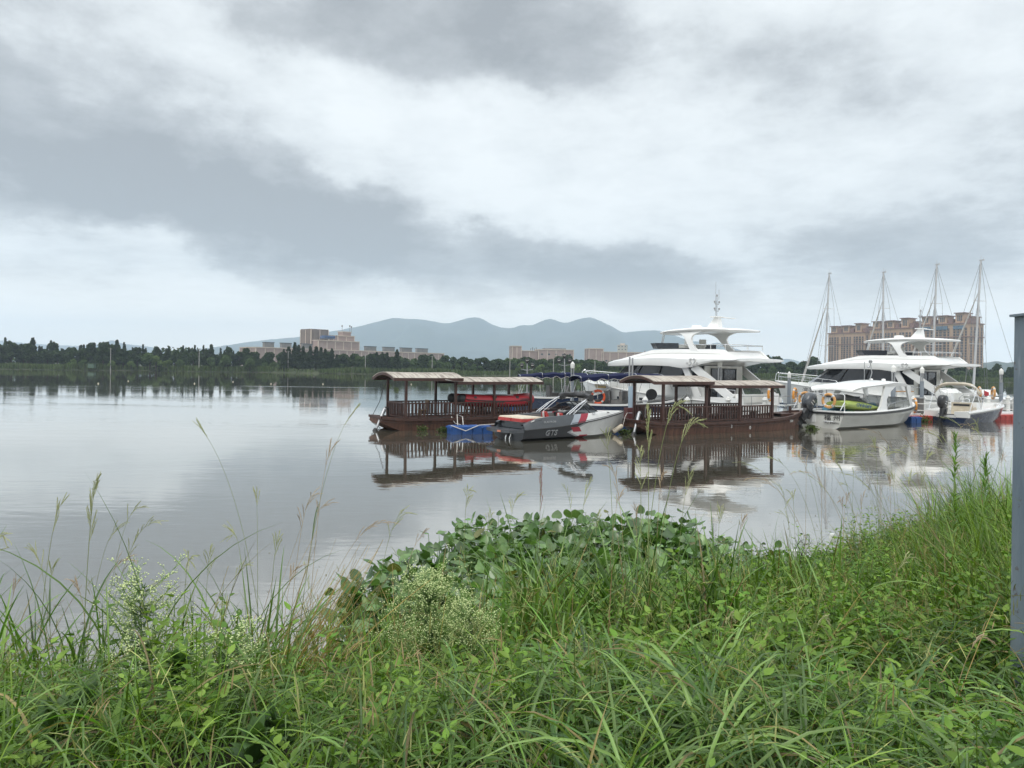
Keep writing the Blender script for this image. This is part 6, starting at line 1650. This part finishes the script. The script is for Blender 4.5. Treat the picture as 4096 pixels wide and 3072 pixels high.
V, Q, C = merge([(V, Q, C), V2])
# and a litter of flat dead blades on the ground
nl = 5200; lx_, ly_ = scatter(nl*2, -5.5, 8, 2.0, 12); n_ = len(lx_)
lc = np.array([[.13, .10, .05]])*np.exp(rg.normal(0, .4, (n_, 1)))
b_ = blades(np.stack([lx_, ly_, ground(lx_, ly_) + rg.uniform(.0, .10, n_)], 1), rg.uniform(0, 6.28, n_), rg.uniform(1.2, 1.7, n_), rg.normal(0, .3, n_), rg.uniform(.1, .35, n_), rg.uniform(.004, .012, n_), 3, lc)
V, Q, C = merge([(V, Q, C), b_])
tag(np_mesh('dry_grass', V, Q, M_straw, C), 'dry tan straw leaning and lying among the green grass', 'dry grass', kind='stuff')

# fine pale flowering stems crossing everywhere
ns = 1500
fx_, fy_ = scatter(ns*2, -5.2, 9, 2.3, 12.5, lambda x, y: .35 + .65*waves(x, y, 1.1, .9, 5)); n_ = len(fx_)
fc = np.array([[.24, .25, .10]])*np.exp(rg.normal(0, .3, (n_, 1))); fc[rg.uniform(0, 1, n_) < .2] = (.30, .22, .12)
fa, ft_, fcu, fL = rg.uniform(0, 6.28, n_), rg.uniform(.05, .55, n_), rg.uniform(.1, 1.3, n_), rg.uniform(.5, 1.05, n_)*np.where(fy_ < 4, .75, 1)
fb = np.stack([fx_, fy_, ground(fx_, fy_)], 1)
st_ = blades(fb, fa, ft_, fcu, fL, np.full(n_, .0034), 7, fc, 'stem', .6)
hp = []
for k in range(5):                                   # little racemes near the tip
    u = .72 + .06*k; a_ = ft_ + fcu*(u*.6); r_ = np.sin(a_)*fL*u; z_ = np.cos(a_)*fL*u
    p_ = fb + np.stack([r_*np.cos(fa), r_*np.sin(fa), z_], 1)
    hp.append(blades(p_, fa + rg.normal(0, 1.3, n_), np.clip(ft_ + fcu*u + rg.normal(0, .5, n_), 0, 2.6), rg.uniform(0, .8, n_), rg.uniform(.05, .12, n_), np.full(n_, .0055), 3, fc*1.1, 'blade', .5))
V, Q, C = merge([st_] + hp)
tag(np_mesh('flowering_grass', V, Q, M_straw, C), 'fine pale flowering grass stems crossing above the bank', 'flowering grass', kind='stuff')

# floating water hyacinth
poly = np.array([(-1.75, 6.9), (-2.0, 8.2), (-1.95, 9.3), (-1.55, 10.4), (-.75, 12.3), (.6, 12.8), (1.9, 13.0), (3.1, 13.3), (3.5, 12.3), (4.0, 11.6), (4.9, 11.2), (5.2, 10.6), (3.4, 8.6), (1.9, 7.7), (0, 7.2), (-1.0, 6.6)])
def inside(x, y):
    r_ = np.zeros(len(x), bool); n_ = len(poly)
    for i in range(n_):
        x1, y1 = poly[i]; x2, y2 = poly[(i + 1) % n_]
        c = ((y1 > y) != (y2 > y)) & (x < (x2 - x1)*(y - y1)/(y2 - y1 + 1e-9) + x1); r_ ^= c
    return r_
def hyacinth(px_, py_, big):
    """Leaf blades cupped on curved stalks; big (n,) scales each leaf."""
    n_ = len(px_); az_ = rg.uniform(0, 6.28, n_); hs = rg.uniform(.18, .52, n_)*big; tl = rg.uniform(.05, .65, n_)
    cz_ = tint(n_, (.060, .135, .030), (.140, .230, .070), .25)
    yel = rg.uniform(0, 1, n_) < .02; cz_[yel] = (.14, .15, .04)
    base = np.stack([px_, py_, np.maximum(ground(px_, py_), 0) - .03], 1)
    st = blades(base, az_, tl*.4, tl*.8, hs, np.full(n_, .014)*big, 4, cz_*1.25, 'stem', .9)
    ang = tl*.4 + tl*.8; r_ = np.sin(tl*.4 + tl*.35)*hs; z_ = np.cos(tl*.4 + tl*.35)*hs
    top = base + np.stack([r_*np.cos(az_), r_*np.sin(az_), z_], 1)
    # blade: 6x5 grid on a rounded leaf, cupped, edges waved
    U, Vv = 7, 5; u = np.linspace(0, 1, U); v = np.linspace(-1, 1, Vv)
    w_ = np.sin(np.pi*np.clip(u*.93 + .07, 0, 1)**.80)**.55; w_[-1] = .12
    Lf = rg.uniform(.09, .19, n_)*big; az2 = az_ + rg.normal(0, .9, n_); pit = rg.uniform(-.2, 1.15, n_)     # pitch of the blade above level
    d = np.stack([np.cos(az2)*np.cos(pit), np.sin(az2)*np.cos(pit), np.sin(pit)], 1)
    s = np.stack([-np.sin(az2), np.cos(az2), np.zeros(n_)], 1); nn = np.cross(d, s)
    cup = rg.uniform(.15, .55, n_)*rg.choice([1, 1, -1], n_); bend = rg.uniform(-.25, .5, n_)
    a = u[None, :, None]*np.ones((n_, 1, Vv)); b = (w_[:, None]*v[None, :])[None]*.52*np.ones((n_, 1, 1))
    hh = cup[:, None, None]*(b*b)*1.3 + bend[:, None, None]*a*a*-.5 + .05*np.sin(a*7 + az2[:, None, None])*np.abs(b)
    V = top[:, None, None, :] + (a[..., None]*d[:, None, None, :] + b[..., None]*s[:, None, None, :] - hh[..., None]*nn[:, None, None, :])*Lf[:, None, None, None]
    q = [(i*Vv + j, i*Vv + j + 1, (i + 1)*Vv + j + 1, (i + 1)*Vv + j) for i in range(U - 1) for j in range(Vv - 1)]
    Q = (np.array(q)[None] + (np.arange(n_)*U*Vv)[:, None, None]).reshape(-1, 4)
    return merge([st, (V.reshape(-1, 3), Q, np.repeat(cz_, U*Vv, 0))])
cx_ = rg.uniform(-2, 5.3, 2400); cy_ = rg.uniform(6.5, 13.4, 2400); k = inside(cx_, cy_); cx_, cy_ = cx_[k][:620], cy_[k][:620]
i = np.repeat(np.arange(len(cx_)), 7)
big = np.where((cx_[i] > 3.2) | (cy_[i] < 7.0), .62, 1.0)*rg.uniform(.8, 1.1, len(i))
V, Q, C = hyacinth(cx_[i] + rg.normal(0, .09, len(i)), cy_[i] + rg.normal(0, .09, len(i)), big)
ox = rg.uniform(2.6, 5.6, 700); oy = rg.uniform(9.2, 11.9, 700); kk = (oy < 11.9 - np.abs(ox - 3.8)*.3)
ox, oy = ox[kk], oy[kk]
V2 = hyacinth(ox, oy, np.full(len(ox), .42))
V, Q, C = merge([(V, Q, C), V2])
tag(np_mesh('water_hyacinth', V, Q, M_hya, C), 'floating mat of glossy rounded water hyacinth leaves at the water edge', 'water hyacinth', kind='stuff')

# bits of drifting plant litter on the water by the bank
nd = 420; dx_ = rg.uniform(-6, 9, nd); dy_ = shore(dx_) + rg.gamma(1.3, 1.1, nd)
V, Q, C = blades(np.stack([dx_, dy_, np.full(nd, .006)], 1), rg.uniform(0, 6.28, nd), np.full(nd, 1.55), np.zeros(nd), rg.uniform(.02, .12, nd), rg.uniform(.006, .03, nd), 3, np.array([[.12, .11, .05]])*np.exp(rg.normal(0, .4, (nd, 1))), 'leaf', .1)
tag(np_mesh('floating_litter', V, Q, M_straw, C), 'bits of leaf and straw drifting on the water along the bank', 'floating litter', kind='stuff')

# ---------------------------------------------------------------- single grass stalks with seed heads
M_stalk = pm('green_stalk', (.16, .21, .07), (.23, .25, .10), 3, .6)
M_seed = pm('pale_seed_head', (.40, .41, .21), (.30, .33, .15), 8, .75)
M_dryst = pm('straw_stalk', (.38, .29, .15), (.28, .20, .10), 4, .75)
M_dryseed = pm('brown_seed_head', (.34, .25, .16), (.42, .33, .22), 8, .8)
M_redseed = pm('reddish_seed_head', (.26, .10, .075), (.20, .09, .06), 8, .8)
def bez(a, b, c, d, n_): return [a*(1 - t)**3 + b*3*t*(1 - t)**2 + c*3*t*t*(1 - t) + d*t**3 for t in np.linspace(0, 1, n_)]
rs = random.Random(21)
def stalk(tip, base, lab, group, head=.30, branches=8, spread=.5, dry=0, droop=.25, leaf=1, thick=1.0):
    thick *= .82
    """One flowering grass stem from its foot to its tip, given as world points."""
    t = thing('grass_stalk', lab, 'grass stalk', base, 0, group)
    spread = .10 + spread*.40; droop_h = droop*.5; head = head*1.25
    a = Vector((0, 0, 0)); d = tip - base; hgt = d.z
    c1 = Vector((d.x*.12, d.y*.12, hgt*.5)); c2 = Vector((d.x*.55, d.y*.55, hgt*(.92 + droop*.2)))
    pts = bez(a, c1, c2, d, 15)
    ms, mh = ((M_stalk, M_seed), (M_dryst, M_dryseed), (M_stalk, M_redseed))[dry]
    m = MB(); m.tube(pts, [(.0026 - .0017*i/14)*thick for i in range(15)], 5); m.build('stem', ms, t)
    h = MB(); L = d.length
    for k in range(branches):
        f = 1 - head*(k/branches) - rs.uniform(0, .02); j = f*14; i0 = min(13, int(j)); p = pts[i0].lerp(pts[i0 + 1], j - i0)
        tg = (pts[i0 + 1] - pts[i0]).normalized()
        sd = Vector((rs.uniform(-1, 1), rs.uniform(-.6, .6), rs.uniform(-.25, .35))).normalized()
        bl = (.05 + .09*(k/branches) + rs.uniform(0, .04))*min(1.2, L*.9)
        e1 = p + (tg*(1 - spread) + sd*spread)*bl*.55; e2 = p + (tg*(1 - spread) + sd*spread)*bl + Vector((0, 0, -bl*.35*(.1 + droop_h)))
        h.tube([p, e1, e2], [.0011*thick, .0026*thick, .0012*thick], 4)
        dirs = (e2 - e1).normalized(); nn = max(3, int(bl/.014))
        for q in range(nn):                                       # spikelets along the branch
            u = (q + .5)/nn; c = p.lerp(e1, u*2) if u < .5 else e1.lerp(e2, u*2 - 1)
            o = Vector((rs.uniform(-1, 1), rs.uniform(-1, 1), rs.uniform(-1, 1)))*.004*thick
            h.tube([c, c + dirs*.007 + o, c + dirs*.014 + o*1.3], [.0006*thick, .0019*thick, .0005*thick], 3)
    h.build('seed_head', mh, t)
    for k in range(leaf):
        f = rs.uniform(.12, .5); i0 = int(f*14); p = pts[i0]; az_ = rs.uniform(0, 6.28); ll = rs.uniform(.2, .42)
        V, Q, C = blades(np.array([tuple(p)]), np.array([az_]), np.array([rs.uniform(.2, .6)]), np.array([rs.uniform(.4, 1.6)]), np.array([ll]), np.array([.011*thick]), 7, np.array([(.06, .11, .03)]))
        np_mesh('leaf', V, Q, M_grass, C, t)
def foot(x, y): return Vector((x, y, float(ground(x, y)) - .02))
def st(px, py, Y, bpx, lab, group, bY=None, **kw):
    tip = P(px, py, Y); bY = bY or Y; x = P(bpx, 2000, bY).x; stalk(tip, foot(x, bY), lab, group, **kw)
GL = 'seed stalks over the left water'; GM = 'seed stalks in front of the moored boats'; GR = 'fine stalks on the right-hand bank'
st(385, 1925, 4.6, 335, 'tall upright green stalk with a thick seed head standing before the left water', GL, head=.34, branches=14, spread=.22, droop=.0, leaf=2, thick=1.5)
st(248, 2010, 4.5, 150, 'dark stalk leaning right beside the tall upright one on the left', GL, head=.25, branches=6, spread=.12, droop=.1, leaf=1, thick=1.3)
st(135, 2205, 4.2, 235, 'stalk leaning left at the left end of the bank', GL, head=.22, branches=7, spread=.3, leaf=2)
st(625, 2090, 4.8, 390, 'stalk with a wide drooping pale head arching right of the tall upright one', GL, head=.42, branches=14, spread=.45, droop=.5, leaf=2, thick=1.1)
st(560, 2030, 4.9, 395, 'thin nodding stalk above the wide drooping pale head', GL, head=.2, branches=6, spread=.4, droop=.5)
st(760, 2245, 4.4, 728, 'stalk with a curled hook-like head above the white-dotted weed', GL, head=.14, branches=9, spread=.8, droop=1.0, leaf=2, thick=1.2)
st(795, 1705, 4.6, 1085, 'very long thin bare stalk slanting left over the middle of the river', GL, head=.10, branches=4, spread=.15, droop=-.2, leaf=0)
st(1420, 1640, 4.8, 1180, 'long dark stalk slanting right, its tip below the first tour boat', GL, head=.12, branches=5, spread=.15, droop=.0, leaf=1)
st(1330, 1790, 4.7, 1230, 'long brown stalk just left of the tip below the first tour boat', GL, dry=1, head=.18, branches=6, spread=.2, leaf=0)
st(1025, 1985, 4.6, 1040, 'upright thin stalk right of the middle river', GL, head=.14, branches=5, spread=.2, leaf=0)
st(1110, 2165, 4.5, 1075, 'dark green stalk with a broad upright leaf, left of the straw bundle', GL, head=.2, branches=6, spread=.3, leaf=3, thick=1.3)
st(1255, 1980, 4.9, 1150, 'dry stalk with a loose feathery brown head left of the hyacinth', GL, dry=1, head=.30, branches=10, spread=.6, droop=.5, leaf=1)
st(1560, 2090, 5.2, 1200, 'dry stalk arching far right towards the hyacinth', GL, dry=1, head=.25, branches=9, spread=.4, droop=.6, leaf=1)
st(20, 2150, 3.9, -120, 'nodding dark seed head coming in at the left edge', GL, head=.3, branches=9, spread=.6, droop=.9, thick=1.2)
for px, py, Y, b_ in ((470, 2110, 4.9, 330), (530, 2240, 4.7, 300), (640, 2330, 4.4, 360), (840, 2210, 4.6, 820), (70, 2330, 4.3, 10), (990, 2260, 4.7, 860), (930, 2140, 4.9, 1010), (1180, 2280, 4.3, 1120), (215, 2260, 4.6, 180), (1300, 2020, 5, 1190), (300, 2330, 4.1, 380), (880, 2420, 4.0, 800)):
    st(px, py, Y, b_, 'thin green seed stalk among the others in front of the left water', GL, head=rs.uniform(.15, .3), branches=rs.randint(5, 9), spread=rs.uniform(.2, .6), droop=rs.uniform(0, .8), leaf=rs.randint(0, 2), dry=rs.choice((0, 0, 1)))
st(1872, 1960, 6.5, 1850, 'stalk with a spreading pale head before the left end of the hyacinth', GM, head=.25, branches=12, spread=.55, droop=.6, thick=1.4)
st(2070, 1985, 6.6, 2010, 'stalk with short stiff side spikes rising in the middle of the hyacinth', GM, head=.22, branches=9, spread=.6, droop=.4, thick=1.3)
st(2162, 1905, 6.6, 2160, 'upright reddish seed stalk above the middle of the hyacinth', GM, dry=2, head=.28, branches=10, spread=.12, droop=.0, thick=1.4)
st(2355, 1935, 6.4, 2300, 'green stalk just right of the reddish one', GM, head=.25, branches=8, spread=.3, thick=1.2)
st(2560, 1800, 5.6, 2570, 'tall stalk with stiff green side spikes below the tour boat stern', GM, head=.30, branches=10, spread=.5, droop=.2, leaf=2, thick=1.7)
st(2590, 1640, 5.4, 2600, 'tallest pale seed stalk, its head over the tour boat railing', GM, head=.26, branches=12, spread=.16, droop=.0, leaf=1, thick=1.6)
st(2725, 1628, 5.4, 2560, 'pale stalk arching right over the tour boat railing', GM, head=.24, branches=10, spread=.12, droop=.8, leaf=1, thick=1.6)
st(2800, 1695, 5.6, 2600, 'pale stalk arching right over the tour boat hull', GM, head=.24, branches=10, spread=.16, droop=.8, leaf=0, thick=1.6)
st(2420, 1730, 5.8, 2470, 'stalk with a forked head before the speedboat bow', GM, head=.16, branches=6, spread=.6, droop=.0, leaf=0, thick=1.4)
for px, py, Y, b_ in ((1960, 2060, 6.5, 1930), (2260, 1950, 6.4, 2330), (2440, 1870, 6.2, 2520), (2480, 1990, 6.3, 2430), (2650, 1900, 6.1, 2620), (2760, 1900, 6.0, 2700), (2880, 2040, 6.2, 2870), (2970, 2080, 6.5, 2950), (1700, 2130, 6.0, 1560), (1620, 2050, 5.6, 1480), (2540, 2040, 6.0, 2560), (2390, 2060, 6.0, 2380)):
    st(px, py, Y, b_, 'thin green seed stalk among the others rising above the hyacinth', GM, head=rs.uniform(.15, .3), branches=rs.randint(5, 10), spread=rs.uniform(.2, .6), droop=rs.uniform(0, .6), leaf=rs.randint(0, 2), dry=rs.choice((0, 0, 0, 1)), thick=1.2)
for k in range(46):
    bp = rs.uniform(3150, 4080); Y = rs.uniform(7.0, 10.5); f = (bp - 3150)/930
    tip = P(bp - rs.uniform(-60, 330), 2010 - 230*f - rs.uniform(-60, 160), Y)
    x = P(bp, 2000, Y).x
    if Y > float(shore(x)) - .2: Y = float(shore(x)) - .4; x = P(bp, 2000, Y).x; tip = P(bp - rs.uniform(-60, 330), 2010 - 230*f - rs.uniform(-60, 160), Y)
    stalk(tip, foot(x, Y), 'fine arching stalk with a thin seed head on the tall right-hand bank', GR, head=rs.uniform(.15, .3), branches=rs.randint(4, 8), spread=rs.uniform(.15, .45), dry=rs.choice((0, 0, 1)), droop=rs.uniform(.2, .9), leaf=1 if k % 3 == 0 else 0, thick=1.25)
for px, py, Y, b_, lab in ((3665, 2240, 4.6, 3500, 'drooping forked pale seed head over the weeds before the steel column'), (2930, 2470, 4.2, 2880, 'short drooping seed head low in the right-hand grass'), (3310, 2480, 4.0, 3220, 'short pale drooping seed head right of the middle of the grass'), (3960, 2560, 3.6, 3800, 'rusty drooping seed head beside the steel column'), (2240, 2740, 3.4, 2200, 'single seed head hanging low in the middle grass')):
    st(px, py, Y, b_, lab, 'drooping seed heads low in the grass', head=.3, branches=7, spread=.25, droop=1.2, leaf=1, thick=1.3, dry=1 if 'rusty' in lab else 0)

# ---------------------------------------------------------------- bushy weeds dotted with small white flower heads
M_wst = pm('weed_stem', (.15, .25, .06), (.20, .30, .09), 4, .6)
M_flower = pm('white_flower_head', (.66, .72, .38), (.50, .60, .24), 30, .7)
def flower_weed(lab, base, hgt, wid, nb, seed):
    r = random.Random(seed); t = thing('flowering_weed', lab, 'flowering weed', base, 0, 'bushy weeds with tiny white flower heads')
    s = MB(); fl = MB(); lv = []
    top = Vector((r.uniform(-.08, .08), 0, hgt)); s.tube([(0, 0, 0), top*.5, top], [.006, .005, .002], 5)
    def head(p):
        q = .0046*r.uniform(.7, 1.25)
        fl.add([p + Vector(v)*q for v in ((1, 0, 0), (0, 1, 0), (-1, 0, 0), (0, -1, 0), (0, 0, .9), (0, 0, -.9))], [(0, 1, 4), (1, 2, 4), (2, 3, 4), (3, 0, 4), (1, 0, 5), (2, 1, 5), (3, 2, 5), (0, 3, 5)])
    for k in range(nb):
        f = r.uniform(.15, 1.0); p = top*f; a = r.uniform(0, 6.28)
        L = wid*(1.15 - .65*f)*r.uniform(.6, 1.1)
        e = p + Vector((math.cos(a)*L, math.sin(a)*L, L*r.uniform(.35, 1.1)))
        mid = p.lerp(e, .5) + Vector((0, 0, -L*.12)); s.tube([p, mid, e], [.0026, .002, .0012], 4)
        for j in range(r.randint(7, 12)):
            u = r.uniform(.35, 1.0); b = p.lerp(mid, u*2) if u < .5 else mid.lerp(e, u*2 - 1)
            a2 = r.uniform(0, 6.28); l2 = L*r.uniform(.12, .34); g = b + Vector((math.cos(a2)*l2, math.sin(a2)*l2, l2*r.uniform(.3, 1.2)))
            s.tube([b, g], [.0013, .0008], 3); head(g)
            for _ in range(r.randint(1, 3)):
                o = Vector((r.uniform(-1, 1), r.uniform(-1, 1), r.uniform(-.2, 1)))*.022; s.tube([b.lerp(g, .6), g + o], [.0009, .0006], 3); head(g + o)
        lv.append((tuple(p), a))
    s.build('stem', M_wst, t); tag(fl.build('flower', M_flower, t), kind='stuff')
    n_ = len(lv)*3; pts = np.array([q[0] for q in lv]*3) + rg.normal(0, .02, (n_, 3)); az_ = np.array([q[1] for q in lv]*3) + rg.normal(0, .6, n_)
    V, Q, C = blades(pts, az_, rg.uniform(.6, 1.5, n_), rg.uniform(0, .8, n_), rg.uniform(.05, .14, n_), rg.uniform(.006, .014, n_), 4, tint(n_, (.055, .10, .03), (.08, .14, .045)), 'leaf')
    tag(np_mesh('leaf', V, Q, M_weedl, C, t), kind='stuff')
def fw(lab, px, py_top, Y, hgt, wid, nb, seed):
    q = P(px, py_top, Y); flower_weed(lab, Vector((q.x, Y, q.z - hgt)), hgt, wid, nb, seed)
fw('white-dotted bushy weed standing alone before the left water', 600, 2370, 3.9, .80, .33, 62, 1)
fw('white-dotted bushy weed low at the right of the one before the left water', 860, 2560, 3.6, .60, .28, 44, 2)
fw('dense white-dotted bushy weed in front of the left end of the hyacinth', 1740, 2360, 5.0, .72, .42, 110, 3)
fw('white-dotted weed at the right shoulder of the dense one before the hyacinth', 1890, 2440, 4.9, .55, .30, 50, 4)

# tall leafy weed on the right and broad-leaved plants at the bottom
def leafy(lab, base, hgt, n_, L, Wd, name='tall_weed', cat='weed', droop=.3, col=((.045, .10, .03), (.08, .15, .04)), group=None, dense_top=False):
    t = thing(name, lab, cat, base, 0, group)
    m = MB(); m.tube([(0, 0, 0), (.01, .01, hgt*.5), (.03, 0, hgt)], [.007, .005, .002], 6); m.build('stem', M_wst, t)
    f = rg.uniform(.15 if not dense_top else .5, 1, n_); az_ = rg.uniform(0, 6.28, n_)
    base_ = np.stack([.02*f, 0*f, hgt*f], 1)
    V, Q, C = blades(base_, az_, np.clip(1.3 - .9*f + rg.normal(0, .15, n_), .15, 1.6), rg.uniform(0, droop*2, n_), L*rg.uniform(.7, 1.2, n_)*(1.15 - .4*f), Wd*rg.uniform(.8, 1.2, n_), 5, tint(n_, *col), 'leaf', .2)
    tag(np_mesh('leaf', V, Q, M_weedl, C, t), kind='stuff')
for px, py, Y, hh, lab in ((3815, 1745, 7.0, 1.25, 'tall narrow-leaved weed with a bright green tuft, before the small console boat'), (3935, 1830, 7.3, 1.0, 'narrow-leaved weed just right of the tall bright-tufted one')):
    q = P(px, py, Y); leafy(lab, Vector((q.x, Y, q.z - hh)), hh, 90, .15, .015, group='tall narrow-leaved weeds', col=((.10, .20, .04), (.19, .31, .07)), droop=.5)
for px, py, Y, hh, lab in ((1090, 2890, 3.0, .42, 'broad-leaved plant with large pale leaves near the bottom of the picture'), (1000, 2960, 2.8, .35, 'broad-leaved plant under the large pale-leaved one'), (330, 2790, 3.2, .5, 'broad-leaved plant at the foot of the left grass'), (200, 2870, 3.0, .4, 'broad-leaved plant in the lower left grass'), (420, 2960, 2.8, .4, 'light green plant with long pointed leaves in the lower left grass'), (700, 2640, 3.6, .45, 'broad-leaved plant behind the white-dotted weed')):
    q = P(px, py, Y); big = 'light green' in lab
    leafy(lab, Vector((q.x, Y, q.z - hh)), hh, 26, .15 if not big else .20, .065 if not big else .032, name='leafy_plant', cat='plant', droop=.6, col=((.055, .11, .035), (.09, .16, .05)) if not big else ((.11, .19, .04), (.14, .23, .05)), group='broad-leaved plants in the near grass', dense_top=True)
# dry twig and scraps at the water's edge
q = P(3215, 2150, 9.8); t = thing('dry_twig', 'dark dry branching twig at the water edge right of the hyacinth', 'twig', (q.x, 9.8, q.z - .75))
m = MB(); r = random.Random(9)
m.tube([(-.1, 0, 0), (-.05, 0, .4), (.05, 0, .8)], [.012, .008, .003], 5)
for k in range(16):
    z = r.uniform(.15, .7); b = Vector((-.1 + z*.18, 0, z)); e = b + Vector((r.uniform(-.16, .2), r.uniform(-.1, .1), r.uniform(.08, .3))); m.tube([b, e], [.005, .0015], 4)
m.build('twig_branches', M_bark, t)
for px, py, Y, s, lab in ((3180, 2225, 10.2, .07, 'white foam scrap caught at the water edge beside the dry twig'), (3330, 2160, 10.3, .05, 'small white foam scrap right of the dry twig')):
    q = P(px, py, Y); m = MB(); m.loft([[(s*(1 + .2*math.sin(a*3))*math.cos(a)*k, s*.7*math.sin(a)*k, z) for a in np.linspace(0, 6.28, 9)[:-1]] for k, z in ((.8, -.05), (1, .03), (.7, .09))], True, True, True)
    tag(m.build('foam_scrap', M_postw, loc=(q.x, Y, q.z)), lab, 'foam scrap', 'foam scraps at the water edge')

# ------------------------------------------------------------------ the air between here and the mountains
hz_ = MB(); hz_.box((0, 3950, 238), (13200, 8500, 482))
mh = bpy.data.materials.new('pale_haze'); mh.use_nodes = True
mh.node_tree.nodes.clear(); k = NT(mh.node_tree)
pv = k.node('ShaderNodeVolumePrincipled'); pv.inputs['Color'].default_value = (.66, .80, .95, 1); pv.inputs['Density'].default_value = 0.00018; pv.inputs['Anisotropy'].default_value = 0.0
k.t.links.new(pv.outputs[0], k.node('ShaderNodeOutputMaterial').inputs['Volume'])
tag(hz_.build('haze', mh, smooth=0), 'pale haze lying between the river and the mountains', None, kind='stuff')
